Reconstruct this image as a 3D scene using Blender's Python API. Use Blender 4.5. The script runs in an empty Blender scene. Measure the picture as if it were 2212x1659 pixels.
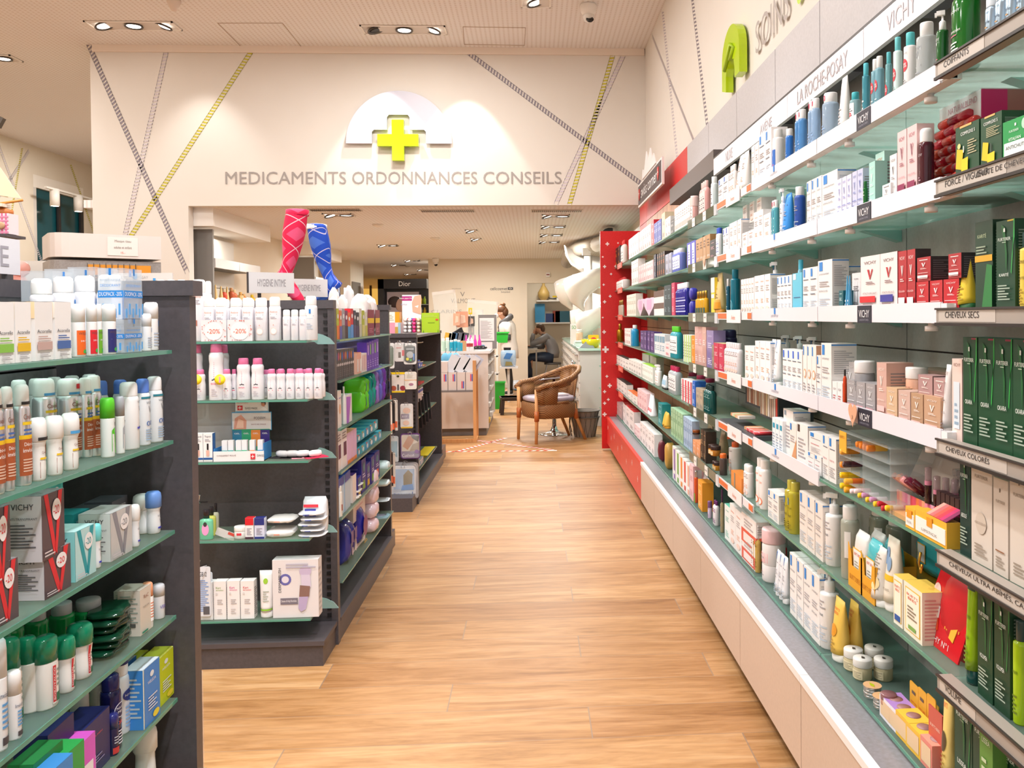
import bpy, bmesh, math, random
from mathutils import Matrix, Vector
random.seed(7)
PI = math.pi
SC = bpy.context.scene
COL = SC.collection
# ---------------------------------------------------------------- camera
F, PPX, PPY, W, HH = 1824.0, 1248.0, 712.0, 2212.0, 1659.0
YAW, PITCH, ROLL, EYE = math.radians(3.07), math.radians(.87), -.0095, 1.4
RC = Matrix.Rotation(-YAW, 3, 'Z') @ Matrix.Rotation(PI/2-PITCH, 3, 'X') @ Matrix.Rotation(ROLL, 3, 'Z')
cd = bpy.data.cameras.new('camera'); cam = bpy.data.objects.new('camera', cd); COL.objects.link(cam)
cam.matrix_world = Matrix.Translation((0, 0, EYE)) @ RC.to_4x4()
cd.sensor_width = 36; cd.lens = F/W*36
cd.shift_x = (W/2-PPX)/W; cd.shift_y = -(HH/2-PPY)/W
cd.clip_start = .05; cd.clip_end = 100
SC.camera = cam
def pt(px, py, X=None, Y=None, Z=None):
    d = RC @ Vector(((px-PPX)/F, -(py-PPY)/F, -1))
    t = X/d.x if X is not None else Y/d.y if Y is not None else (Z-EYE)/d.z
    return Vector((d.x*t, d.y*t, d.z*t+EYE))
RCT = RC.transposed()
def pj(x, y, z):
    c = RCT @ Vector((x, y, z-EYE))
    return PPX-F*c.x/c.z, PPY+F*c.y/c.z
# ---------------------------------------------------------------- exposure, world, lamps
SC.view_settings.view_transform = 'Standard'; SC.view_settings.look = 'None'
SC.view_settings.gamma = 1; SC.view_settings.exposure = -0.2
SC.view_settings.use_curve_mapping = False
SC.cycles.max_bounces = 7; SC.cycles.diffuse_bounces = 4; SC.cycles.glossy_bounces = 3
SC.cycles.transmission_bounces = 4; SC.cycles.transparent_max_bounces = 10
SC.cycles.caustics_reflective = False; SC.cycles.caustics_refractive = False
SC.cycles.sample_clamp_indirect = 4
wd = bpy.data.worlds.new('shop_ambient'); SC.world = wd; wd.use_nodes = True
wd.node_tree.nodes['Background'].inputs[0].default_value = (1, .98, .96, 1)
wd.node_tree.nodes['Background'].inputs[1].default_value = 1.1
def lamp(kind, loc, to, power, size, col=(1, .93, .84), ang=70, blend=.6):
    ld = bpy.data.lights.new('lamp_light', kind); ld.energy = power; ld.color = col
    if kind == 'SPOT': ld.spot_size = math.radians(ang); ld.spot_blend = blend; ld.shadow_soft_size = size
    else: ld.shape = 'DISK'; ld.size = size
    o = bpy.data.objects.new('lamp_light', ld); COL.objects.link(o); o.location = loc
    o.rotation_euler = (Vector(to)-Vector(loc)).to_track_quat('-Z', 'Y').to_euler()
    return o
CZ = 4.2
WARM = (1, .97, .94); COOL = (.94, .97, 1)
for y in (.4, 2.0, 3.6, 5.2, 6.8): lamp('SPOT', (-.55, y, CZ-.05), (1.0, y+.25, .8), 150, .05, COOL, 48, .75)
for y in (.9, 3.0, 5.2): lamp('SPOT', (1.0 if 0 else .1, y, CZ-.05), (-.95, y+.9, .9), 215, .05, COOL, 60, .7)  # unseen ceiling spots, added to brighten the left-hand goods
for x, y in ((-1.1, 2.2), (-1.1, 4.8), (-1.1, 7.2), (-2.9, 2), (-2.9, 5)): lamp('AREA', (x, y, CZ-.04), (x, y, 0), 75, .5, WARM)  # area lights above the frame, added for overall brightness
lamp('SPOT', (.3, -.6, CZ-.05), (-1.0, 1.7, 1.0), 330, .05, COOL, 60, .7)  # unseen spot behind the camera, put in to light the nearest unit
lamp('SPOT', (.2, .9, CZ-.05), (-1.0, 1.9, .8), 200, .05, COOL, 50, .7)  # second out-of-frame spot, added to lift the dim goods there
for x, y in ((-5.5, 3), (-6, 8), (-6, 13)): lamp('AREA', (x, y, CZ-.04), (x, y, 0), 110, .6, WARM)
lamp('SPOT', (-.3, 5.4, CZ-.05), (-1.05, 8.2, .6), 170, .04, COOL, 36, .6)  # added spot that brightens the dark far panel of the hook unit
for x in (-1.5, -.66): lamp('SPOT', (x, 8.45, CZ-.05), (x, 8.72, 2.2), 75, .03, WARM, 62, .25)
lamp('SPOT', (-3.3, 8.3, CZ-.05), (-3.3, 8.8, 2.4), 40, .04, WARM, 75, .8)
for x, y, p in ((-2.2, 9.7, 48), (.28, 9.9, 50), (.28, 12.4, 54), (-.7, 12.6, 54), (-.9, 15.3, 54), (-2.4, 13.5, 48), (-2.3, 17.8, 40), (-2.9, 21, 50)):
    lamp('AREA', (x, y, 2.52), (x, y, 0), p, .4, (1, .97, .92))
lamp('AREA', (.3, 18.3, 2.45), (.3, 18.3, 0), 14, .4, (1, .94, .84))
# ---------------------------------------------------------------- materials
MC = {}
def lin(h): return [((int(h[i:i+2], 16)/255+.055)/1.055)**2.4 if int(h[i:i+2], 16) > 10 else int(h[i:i+2], 16)/255/12.92 for i in (0, 2, 4)]
def nmat(name):
    m = bpy.data.materials.new(name); m.use_nodes = True
    return m, m.node_tree.nodes, m.node_tree.links, m.node_tree.nodes['Principled BSDF']
def mat(k):
    """'rrggbb' or 'rrggbb:x': p plastic, g gloss, m metal, w matte, t see-through, T faint film, E light"""
    if not isinstance(k, str): return k
    if k in MC: return MC[k]
    h, _, t = k.partition(':'); c = (*lin(h), 1)
    if t[:1] == 'G':                                        # tinted sheet glass: mostly clear, a little glow from light passing through
        m, N, L, b = nmat('sheet_glass_'+h); N.remove(b); out = N['Material Output']
        tr = N.new('ShaderNodeBsdfTransparent'); tr.inputs[0].default_value = (.86, .96, .93, 1); tl = N.new('ShaderNodeBsdfTranslucent'); tl.inputs[0].default_value = c
        di = N.new('ShaderNodeBsdfDiffuse'); di.inputs[0].default_value = c; gl = N.new('ShaderNodeBsdfGlossy'); gl.inputs['Roughness'].default_value = .08
        a1, a2, a3 = [N.new('ShaderNodeMixShader') for _ in range(3)]
        a1.inputs[0].default_value = .3; L.new(tl.outputs[0], a1.inputs[1]); L.new(di.outputs[0], a1.inputs[2])
        a2.inputs[0].default_value = float(t[1:]); L.new(tr.outputs[0], a2.inputs[1]); L.new(a1.outputs[0], a2.inputs[2])
        a3.inputs[0].default_value = .07; L.new(a2.outputs[0], a3.inputs[1]); L.new(gl.outputs[0], a3.inputs[2]); L.new(a3.outputs[0], out.inputs[0]); MC[k] = m; return m
    m, N, L, b = nmat('finish_'+k.replace(':', '_'))
    b.inputs['Base Color'].default_value = c
    b.inputs['Roughness'].default_value = {'': .45, 'p': .35, 'g': .14, 'm': .28, 'w': .8, 't': .08, 'T': .1, 'c': .05}.get(t[:1], .45)
    if t[:1] == 'm': b.inputs['Metallic'].default_value = .9
    if t[:1] == 'c': b.inputs['Metallic'].default_value = 1
    if t[:1] == 't': b.inputs['Alpha'].default_value = float(t[1:] or .62)
    if t[:1] == 'T': b.inputs['Alpha'].default_value = float(t[1:] or .16)
    if t[:1] == 'E':
        b.inputs['Emission Color'].default_value = c; b.inputs['Emission Strength'].default_value = float(t[1:] or 4)
    MC[k] = m; return m
def node(N, t, **k):
    n = N.new(t)
    for a, v in k.items(): setattr(n, a, v)
    return n
def mth(N, L, op, a, b=None, c=None):
    n = N.new('ShaderNodeMath'); n.operation = op
    for i, v in enumerate((a, b, c)):
        if v is None: continue
        if isinstance(v, (int, float)): n.inputs[i].default_value = v
        else: L.new(v, n.inputs[i])
    return n.outputs[0]
def ramp(N, L, fac, stops):
    r = N.new('ShaderNodeValToRGB'); e = r.color_ramp.elements
    while len(e) < len(stops): e.new(.5)
    for i, (p, h) in enumerate(stops): e[i].position = p; e[i].color = (*lin(h), 1)
    L.new(fac, r.inputs[0]); return r.outputs[0]
def mixc(N, L, f, a, b, bt='MIX'):
    n = N.new('ShaderNodeMix'); n.data_type = 'RGBA'; n.blend_type = bt
    for i, v in ((0, f), (6, a), (7, b)):
        if isinstance(v, (int, float)): n.inputs[i].default_value = v
        elif isinstance(v, str): n.inputs[i].default_value = (*lin(v), 1)
        else: L.new(v, n.inputs[i])
    return n.outputs[2]
def xyz(N, L):
    g = N.new('ShaderNodeTexCoord'); s = N.new('ShaderNodeSeparateXYZ'); L.new(g.outputs['Object'], s.inputs[0]); return s.outputs, g.outputs['Object']
def floor_mat():
    m, N, L, b = nmat('oak_plank_floor'); (x, y, z), P = xyz(N, L)
    r = mth(N, L, 'DIVIDE', mth(N, L, 'SUBTRACT', y, 3.002), .2252); row = mth(N, L, 'FLOOR', r); fr = mth(N, L, 'FRACT', r)
    u = mth(N, L, 'DIVIDE', mth(N, L, 'ADD', mth(N, L, 'ADD', x, .32), mth(N, L, 'MULTIPLY', mth(N, L, 'SUBTRACT', row, 3), .5033)), 1.51)
    ui = mth(N, L, 'FLOOR', u); fu = mth(N, L, 'FRACT', u)
    cv = node(N, 'ShaderNodeCombineXYZ'); L.new(row, cv.inputs[0]); L.new(ui, cv.inputs[1])
    wn = node(N, 'ShaderNodeTexWhiteNoise'); L.new(cv.outputs[0], wn.inputs['Vector'])
    mp = node(N, 'ShaderNodeMapping'); mp.inputs['Scale'].default_value = (1.1, 9, 1); L.new(P, mp.inputs[0])
    ad = node(N, 'ShaderNodeVectorMath', operation='ADD'); L.new(mp.outputs[0], ad.inputs[0])
    sc = node(N, 'ShaderNodeVectorMath', operation='SCALE'); L.new(wn.outputs['Color'], sc.inputs[0]); sc.inputs['Scale'].default_value = 40; L.new(sc.outputs[0], ad.inputs[1])
    n1 = node(N, 'ShaderNodeTexNoise'); n1.inputs['Scale'].default_value = 1.6; n1.inputs['Detail'].default_value = 7; n1.inputs['Roughness'].default_value = .62; n1.inputs['Distortion'].default_value = 1.1; L.new(ad.outputs[0], n1.inputs[0])
    n2 = node(N, 'ShaderNodeTexNoise'); n2.inputs['Scale'].default_value = 9; n2.inputs['Detail'].default_value = 4; L.new(ad.outputs[0], n2.inputs[0])
    c = ramp(N, L, n1.outputs[0], [(.25, '7d522e'), (.4, 'a97b4a'), (.55, 'c49768'), (.75, 'd6b288')])
    c = mixc(N, L, .28, c, ramp(N, L, n2.outputs[0], [(.35, '9a6e40'), (.6, 'cea06a')]))
    tint = ramp(N, L, wn.outputs['Value'], [(0, 'ded2c6'), (1, 'ffffff')]); c = mixc(N, L, 1.0, c, tint, 'MULTIPLY')
    j = mth(N, L, 'MAXIMUM', mth(N, L, 'LESS_THAN', fr, .012), mth(N, L, 'LESS_THAN', fu, .0032))
    c = mixc(N, L, mth(N, L, 'MULTIPLY', j, .75), c, '8d7866')
    L.new(c, b.inputs['Base Color']); L.new(mth(N, L, 'MULTIPLY_ADD', n2.outputs[0], .08, .4), b.inputs['Roughness'])
    bp = node(N, 'ShaderNodeBump'); bp.inputs['Strength'].default_value = .03; bp.inputs['Distance'].default_value = .002; L.new(n1.outputs[0], bp.inputs['Height']); L.new(bp.outputs[0], b.inputs['Normal'])
    return m
def ceil_mat():
    m, N, L, b = nmat('perforated_ceiling'); (x, y, z), P = xyz(N, L)
    fx = mth(N, L, 'FRACT', mth(N, L, 'MULTIPLY', x, 22)); fy = mth(N, L, 'FRACT', mth(N, L, 'MULTIPLY', y, 22))
    q = mth(N, L, 'MULTIPLY', mth(N, L, 'LESS_THAN', mth(N, L, 'ABSOLUTE', mth(N, L, 'SUBTRACT', fx, .5)), .2), mth(N, L, 'LESS_THAN', mth(N, L, 'ABSOLUTE', mth(N, L, 'SUBTRACT', fy, .5)), .32))
    L.new(mixc(N, L, mth(N, L, 'MULTIPLY', q, .55), 'eeeae8', 'cfc2b8'), b.inputs['Base Color']); b.inputs['Roughness'].default_value = .9
    return m
def wall_mat(name, h, h2):
    m, N, L, b = nmat(name); _, P = xyz(N, L)
    n = node(N, 'ShaderNodeTexNoise'); n.inputs['Scale'].default_value = 1.2; n.inputs['Detail'].default_value = 3; L.new(P, n.inputs[0])
    L.new(ramp(N, L, n.outputs[0], [(.3, h), (.7, h2)]), b.inputs['Base Color']); b.inputs['Roughness'].default_value = .85
    return m
def wood_mat(name, a, c2, vert=True, s=1.0):
    m, N, L, b = nmat(name); _, P = xyz(N, L)
    mp = node(N, 'ShaderNodeMapping'); mp.inputs['Scale'].default_value = (14*s, 14*s, .7*s) if vert else (.8*s, 14*s, 14*s); L.new(P, mp.inputs[0])
    n = node(N, 'ShaderNodeTexNoise'); n.inputs['Scale'].default_value = 2.2; n.inputs['Detail'].default_value = 5; L.new(mp.outputs[0], n.inputs[0])
    L.new(ramp(N, L, n.outputs[0], [(.3, a), (.7, c2)]), b.inputs['Base Color']); b.inputs['Roughness'].default_value = .45
    return m
def brushed_mat(name, h, h2, rough=.5):
    m, N, L, b = nmat(name); _, P = xyz(N, L)
    n = node(N, 'ShaderNodeTexNoise'); n.inputs['Scale'].default_value = 90; n.inputs['Detail'].default_value = 2; L.new(P, n.inputs[0])
    L.new(ramp(N, L, n.outputs[0], [(.3, h), (.7, h2)]), b.inputs['Base Color']); b.inputs['Roughness'].default_value = rough
    return m
def wicker_mat():
    m, N, L, b = nmat('woven_rattan'); (x, y, z), P = xyz(N, L)
    a = mth(N, L, 'SINE', mth(N, L, 'MULTIPLY', mth(N, L, 'ADD', x, y), 210)); c = mth(N, L, 'SINE', mth(N, L, 'MULTIPLY', z, 330))
    f = mth(N, L, 'MULTIPLY_ADD', mth(N, L, 'MULTIPLY', a, c), .5, .5)
    L.new(ramp(N, L, f, [(.1, '5a3818'), (.5, '8d6038'), (.95, 'b88a58')]), b.inputs['Base Color'])
    bp = node(N, 'ShaderNodeBump'); bp.inputs['Strength'].default_value = .6; bp.inputs['Distance'].default_value = .004; L.new(f, bp.inputs['Height']); L.new(bp.outputs[0], b.inputs['Normal'])
    b.inputs['Roughness'].default_value = .55; return m
def argyle_mat(name, base, pale, dark):
    m, N, L, b = nmat(name); (x, y, z), P = xyz(N, L)
    th = mth(N, L, 'DIVIDE', mth(N, L, 'ARCTAN2', y, x), PI/1.5)
    zz = mth(N, L, 'MULTIPLY', z, 7.2)
    p = mth(N, L, 'ADD', th, zz); q = mth(N, L, 'SUBTRACT', th, zz)
    ch = mth(N, L, 'MULTIPLY', mth(N, L, 'LESS_THAN', mth(N, L, 'FRACT', p), .5), mth(N, L, 'LESS_THAN', mth(N, L, 'FRACT', q), .5))
    l1 = mth(N, L, 'LESS_THAN', mth(N, L, 'FRACT', mth(N, L, 'ADD', p, .25)), .035); l2 = mth(N, L, 'LESS_THAN', mth(N, L, 'FRACT', mth(N, L, 'ADD', q, .25)), .035)
    c = mixc(N, L, mth(N, L, 'MULTIPLY', ch, .55), base, pale); c = mixc(N, L, mth(N, L, 'MULTIPLY', mth(N, L, 'MAXIMUM', l1, l2), .7), c, 'f4e6ee')
    L.new(c, b.inputs['Base Color']); b.inputs['Roughness'].default_value = .75
    return m
FLOOR, CEIL = floor_mat(), ceil_mat()
WALL = wall_mat('cream_plaster', 'e6e0d8', 'e2dbd1'); WALLB = wall_mat('pale_plaster', 'e6dccb', 'e2d6c3')
WOOD = wood_mat('walnut_panel', '9a6a4c', 'c29472'); BEECH = wood_mat('beech_wood', 'c98d55', 'e0a970')
RATTAN = wicker_mat(); GREY = brushed_mat('grey_back_panel', 'a5a29e', 'adaaa6', .4); CHAR = brushed_mat('charcoal_laminate', '4c474a', '544e52', .38)
BEIGE = brushed_mat('beige_laminate', 'cdb7a6', 'd2bcab', .5); RED = brushed_mat('red_laminate', 'cf1f22', 'd62627', .35); STEEL = brushed_mat('grey_metal_ledge', '8b8789', '96929a', .35)
GLASS = 'cdeee4:G.32'; EDGE = '5f9f8a:t.85'; CLR = 'eef6f6:T.16'
# ---------------------------------------------------------------- mesh builder
TXT = {}
FONT = None
def text_tris(s):
    if s not in TXT:
        cu = bpy.data.curves.new('t', 'FONT'); cu.body = s
        if FONT: cu.font = FONT
        cu.resolution_u = 3; cu.size = 1
        o = bpy.data.objects.new('t', cu); COL.objects.link(o)
        dg = bpy.context.evaluated_depsgraph_get(); me = bpy.data.meshes.new_from_object(o.evaluated_get(dg))
        vs = [(v.co.x, v.co.y) for v in me.vertices]; fs = [tuple(p.vertices) for p in me.polygons]
        bpy.data.objects.remove(o); bpy.data.curves.remove(cu); bpy.data.meshes.remove(me)
        if vs:
            x0 = min(v[0] for v in vs); x1 = max(v[0] for v in vs); y0 = min(v[1] for v in vs); y1 = max(v[1] for v in vs)
            vs = [((v[0]-x0)/(x1-x0)-.5, (v[1]-y0)/(y1-y0)-.5) for v in vs]
        TXT[s] = (vs, fs)
    return TXT[s]
class MB:
    def __init__(s): s.v = []; s.f = []; s.m = []; s.sm = []; s.mats = []
    def mi(s, m):
        if m not in s.mats: s.mats.append(m)
        return s.mats.index(m)
    def add(s, vs, fs, m, sm=False, T=None):
        o = len(s.v); s.v += [tuple(T @ Vector(v)) for v in vs] if T else [tuple(v) for v in vs]
        i = s.mi(m)
        for f in fs: s.f.append(tuple(a+o for a in f)); s.m.append(i); s.sm.append(sm)
        return s
    def box(s, x0, x1, y0, y1, z0, z1, m, T=None):
        vs = [(x, y, z) for x in (x0, x1) for y in (y0, y1) for z in (z0, z1)]
        return s.add(vs, [(0, 1, 3, 2), (4, 6, 7, 5), (0, 4, 5, 1), (2, 3, 7, 6), (0, 2, 6, 4), (1, 5, 7, 3)], m, False, T)
    def prism(s, pts, z0, z1, m, T=None, sm=False):
        n = len(pts); vs = [(x, y, z0) for x, y in pts]+[(x, y, z1) for x, y in pts]
        s.add(vs, [(i, (i+1) % n, n+(i+1) % n, n+i) for i in range(n)], m, sm, T)
        return s.add([v for v in vs], [tuple(range(n))[::-1], tuple(range(n, 2*n))], m, False, T)
    def loft(s, rings, m, sm=True, cap=True, T=None, close=True):
        n = len(rings[0]); vs = [v for r in rings for v in r]; fs = []
        for k in range(len(rings)-1):
            for i in range(n if close else n-1):
                j = (i+1) % n; fs.append((k*n+i, k*n+j, (k+1)*n+j, (k+1)*n+i))
        if cap: fs += [tuple(range(n))[::-1], tuple((len(rings)-1)*n+i for i in range(n))]
        return s.add(vs, fs, m, sm, T)
    def lathe(s, prof, m, R=1, H=1, n=20, sy=1, T=None, cap=True):
        cap = cap and not (len(prof) == 2 and prof[0][1] == prof[1][1])
        return s.loft([[(r*R*math.cos(a*2*PI/n), r*R*sy*math.sin(a*2*PI/n), z*H) for a in range(n)] for r, z in prof], m, True, cap, T)
    def tube(s, pts, r, m, n=8, T=None, closed=False):
        rings = []; P = [Vector(p) for p in pts]; K = len(P)
        up = None
        for i, p in enumerate(P):
            a = P[(i-1) % K] if closed or i else p; b = P[(i+1) % K] if closed or i < K-1 else p
            d = (b-a).normalized()
            if up is None: up = d.orthogonal().normalized()
            e = up-d*up.dot(d); e = e.normalized() if e.length > 1e-6 else d.orthogonal().normalized(); up = e; g = d.cross(e)
            rr = r[i] if isinstance(r, (list, tuple)) else r
            rings.append([tuple(p+(e*math.cos(2*PI*k/n)+g*math.sin(2*PI*k/n))*rr) for k in range(n)])
        if closed: rings.append(rings[0])
        return s.loft(rings, m, True, not closed, T)
    def text(s, str_, cx, cz, w, h, m, T=None, y=0, rot=0, dep=0):
        vs, fs = text_tris(str_); c, q = math.cos(rot), math.sin(rot)
        P = [(cx+c*a*w-q*b*h, y, cz+q*a*w+c*b*h) for a, b in vs]
        s.add(P, fs, m, False, T)
        if dep:
            from collections import Counter
            ed = Counter(tuple(sorted((f[i], f[(i+1) % len(f)]))) for f in fs for i in range(len(f)))
            o = [(x, yy+dep, z) for x, yy, z in P]; n = len(P)
            s.add(P+o, [(a, b, b+n, a+n) for (a, b), k in ed.items() if k == 1], m, False, T)
        return s
    def mesh(s, name='mesh'):
        me = bpy.data.meshes.new(name); me.from_pydata(s.v, [], s.f)
        for m in s.mats: me.materials.append(mat(m))
        me.polygons.foreach_set('material_index', s.m); me.polygons.foreach_set('use_smooth', s.sm)
        me.update()
        return me
    def obj(s, name, parent=None, loc=(0, 0, 0), rz=0, label=None, cat=None, group=None, kind=None):
        o = bpy.data.objects.new(name, s.mesh(name)); COL.objects.link(o); o.location = loc; o.rotation_euler = (0, 0, rz); o.parent = parent
        return tag(o, label, cat, group, kind)
LABELS = {}
def tag(o, label=None, cat=None, group=None, kind=None):
    if label: o['label'] = label; LABELS.setdefault(label, []).append(o.name)
    if cat: o['category'] = cat
    if group: o['group'] = group
    if kind: o['kind'] = kind
    return o
def root(name, loc, rz=0, label=None, cat=None, group=None):
    o = bpy.data.objects.new(name, None); COL.objects.link(o); o.location = loc; o.rotation_euler = (0, 0, rz); o.empty_display_size = .05
    return tag(o, label, cat, group)
def struct(name, mb): return mb.obj(name, kind='structure')
def box_obj(name, b, m, parent=None, **k): return MB().box(*b, m).obj(name, parent, **k)
# ================================================================ the setting
XB, XF, YW = 1.13, .86, 8.85
struct('floor', MB().box(-8, 2, -3, 26, -.1, 0, FLOOR))
struct('ceiling', MB().box(-8, 1.4, -3, 8.95, CZ, CZ+.1, CEIL).box(-8, -4.45, 8.95, 18, CZ, CZ+.1, CEIL))
struct('wall_right', MB().box(1.21, 1.4, -3, 8.85, 0, CZ, WALL).box(1.3, 1.4, 8.85, 17, 0, 2.6, WALLB))
wb = MB().box(-4.45, -3.5, YW, YW+.12, 0, CZ, WALL).box(-3.5, 1.21, YW, YW+.12, 2.57, CZ, WALL)
wall_back = struct('wall_back', wb)
struct('wall_left', MB().box(-8, -7.9, -3, 13.9, 0, CZ, WALLB).box(-8, -7.9, 15.4, 18, 0, CZ, WALLB).box(-8, -7.9, 13.9, 15.4, 0, 1.1, WALLB).box(-8, -7.9, 13.9, 15.4, 3.75, CZ, WALLB))
struct('wall_far_left', MB().box(-8, -4.45, 17.9, 18, 0, CZ, WALLB))
struct('wall_partition', MB().box(-4.45, -3.7, 8.97, 14.9, 0, 2.57, WALLB).box(-4.6, -4.2, 14.9, 17, 0, 2.57, WALLB).box(-4.6, -3.6, 17, 18.3, 0, 2.57, WALLB).box(-4.5, -4.45, 8.97, 17.9, 2.57, CZ, WALLB))
struct('ceiling_low', MB().box(-4.6, 1.4, 8.97, 18, 2.57, 2.65, CEIL).box(-8, 1.4, 18, 26, 2.57, 2.65, CEIL))
struct('wall_deep', MB().box(-8, 1.4, 25.9, 26, 0, 2.6, WALLB).box(-8, -7.9, 18, 26, 0, 2.6, WALLB))
rear = struct('wall_rear', MB().box(-2.05, -.1, 16.9, 17.05, 0, 2.57, WALLB).box(-.1, 1.0, 16.9, 17.05, 2.08, 2.57, WALLB).box(1.0, 1.3, 16.9, 17.05, 0, 2.57, WALLB).box(-2.05, -1.9, 17.05, 26, 0, 2.57, WALLB))
struct('wall_office', MB().box(-.75, -.6, 17.05, 19.3, 0, 2.57, WALLB).box(-.75, 1.5, 19.2, 19.3, 0, 2.57, WALLB).box(1.3, 1.4, 17, 19.3, 0, 2.57, WALLB))
struct('trim_1', MB().box(-2.06, -.1, 16.88, 16.9, 0, .07, 'd9cfc2'))
struct('trim_2', MB().box(-4.42, 1.2, YW-.02, YW-.001, 4.13, CZ, 'f0e2d4'))
win = root('window_1', (0, 0, 0)); win['kind'] = 'structure'
MB().box(-7.93, -7.9, 13.9, 13.98, 1.1, 3.55, 'd8d2ca').box(-7.93, -7.9, 14.6, 14.68, 1.1, 3.55, '2c2a2c').box(-7.93, -7.9, 15.3, 15.4, 1.1, 3.55, '2c2a2c').box(-7.99, -7.9, 13.9, 15.4, 3.55, 3.75, 'f6efe4').obj('window_frame', win)
MB().box(-7.96, -7.95, 13.9, 15.4, 1.1, 3.55, '17525c:g').obj('window_pane', win)
# striped ribbons applied to the walls (surface graphics of the wall)
def ribbon(p0, p1, c, w=.046, bars=True, pitch=.035):
    b = MB(); A = Vector(p0); B = Vector(p1); d = (B-A); L = d.length; d.normalize(); n = Vector((0, 1, 0)).cross(d) if abs(d.y) < .5 else Vector((1, 0, 0)).cross(d)
    n.normalize(); k = int(L/pitch)
    if bars:
        for i in range(k):
            a = A+d*(i*pitch); q = [a-n*w/2, a+n*w/2+d*pitch*.55, a+n*w/2+d*pitch*1.05, a-n*w/2+d*pitch*.5]
            b.add([tuple(v) for v in q], [(0, 1, 2, 3)], c)
    for s in (-1, 1):
        q = [A+n*s*w*.5, B+n*s*w*.5, B+n*s*w*.42, A+n*s*w*.42]; b.add([tuple(v) for v in q], [(0, 1, 2, 3)], c)
    return b
yy = YW-.003
for nm, a, e, c in (('grey_ribbon_stripe', (190, 93), (405, 590), '8d8590'), ('lime_ribbon_stripe', (550, 100), (250, 560), 'c9c03a'), ('lilac_ribbon_stripe', (362, 98), (262, 545), 'd5cdd2'),
                    ('grey_ribbon_stripe', (1000, 105), (1392, 402), '8d8590'), ('lime_ribbon_stripe', (1327, 108), (1230, 442), 'd0c640'), ('lilac_ribbon_stripe', (1352, 108), (1200, 442), 'd9cfd6')):
    ribbon(pt(*a, Y=yy), pt(*e, Y=yy), c).obj(nm, wall_back)
for i, (y0, z0, y1, z1, c) in enumerate(((7.6, 4.15, 6.9, 2.7, 'd5cdd2'), (8.3, 4.15, 6.2, 2.68, 'cfc7cc'), (6.4, 4.15, 5.7, 2.68, '9c949c'))):
    ribbon((1.207, y0, z0), (1.207, y1, z1), c, .03).obj('ribbon_stripe', bpy.data.objects['wall_right'])
for y0, z0, y1, z1, c in ((13.6, 4.1, 12.9, 1.7, 'c9c03a'), (15.0, 4.1, 16.0, 2.6, 'c9c03a'), (13.0, 4.1, 14.2, 2.2, 'd2cad0'), (13.8, 4.1, 12.4, 2.6, 'd2cad0')):
    ribbon((-7.897, y0, z0), (-7.897, y1, z1), c, .05).obj('ribbon_stripe', bpy.data.objects['wall_left'])
# lettering and emblem on the back wall
b = MB(); p0 = pt(487, 398, Y=yy); p1 = pt(1213, 372, Y=yy)
ww = p1.x-p0.x; names = (('MEDICAMENTS', 487, 748), ('ORDONNANCES', 761, 1031), ('CONSEILS', 1044, 1213))
for s, a, e in names:
    xa = pt(a, 385, Y=yy).x; xe = pt(e, 385, Y=yy).x
    b.text(s, (xa+xe)/2, 2.855, xe-xa, .128, '9d9590', Matrix.Translation((0, YW-.006, 0)))
b.obj('wall_lettering', label='grey MEDICAMENTS ORDONNANCES CONSEILS lettering on the cream wall', cat='sign')
t = root('emblem_sign', (-1.35, YW, 3.2), label='lilac half-dome sign with lime green cross above the grey lettering', cat='sign')
R = .54; N = 28; cut = [(.46-.17, 0), (.29, .0)]
arc = [(R*math.cos(PI*i/N), R*1.0*math.sin(PI*i/N)) for i in range(N+1)]
inner = [(-.275, 0), (-.275, .12), (-.255, .14), (-.12, .14), (-.12, .27), (-.1, .295), (.09, .295), (.11, .27), (.11, .14), (.255, .14), (.275, .12), (.275, 0)]
MX = Matrix.Rotation(PI/2, 4, 'X')
MB().prism(arc+inner, .03, .055, 'c9c9d6', MX).obj('dome_panel', t)
def cross(s, a): return [(-a, -s), (a, -s), (a, -a), (s, -a), (s, a), (a, a), (a, s), (-a, s), (-a, a), (-s, a), (-s, -a), (-a, -a)]
MB().prism([(x-.005, y+.025) for x, y in cross(.208, .061)], .04, .1, 'b9d813:g', MX).obj('cross', t)
# right wall lettering and lime emblem
TR = Matrix.Translation((1.2, 0, 0)) @ Matrix.Rotation(-PI/2, 4, 'Z')
t = root('arch_sign', (1.2, 4.82, 2.74), -PI/2, label='lime green arched hand emblem high on the wall above the shelves', cat='sign')
arc = [(.21*math.cos(PI*i/16), .15+.17*math.sin(PI*i/16)) for i in range(17)]
MB().prism([(.21, 0)]+arc+[(-.21, 0), (-.11, -.03), (-.11, .06), (-.08, .1), (0, .13), (.08, .11), (.1, .06), (.1, 0)], .005, .05, 'b9d813:g', MX).obj('arch_panel', t)
MB().tube([(-.12, -.055, .1), (-.03, -.06, .14), (.05, -.06, .2), (.1, -.055, .17), (.02, -.055, .12)], .012, 'a6c40e').obj('hand_outline', t)
b = MB()
b.text('SOINS', -(4.44+3.86)/2, 2.86, .58, .165, 'a9a09a', TR, y=-.004)
b.obj('wall_lettering', label='grey SOINS lettering on the wall above the shelves', cat='sign')
MB().text('&', -3.68, 2.86, .12, .165, 'b9d813', TR, y=-.004).obj('ampersand_lettering', label='lime green ampersand beside the SOINS lettering', cat='sign')
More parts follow.
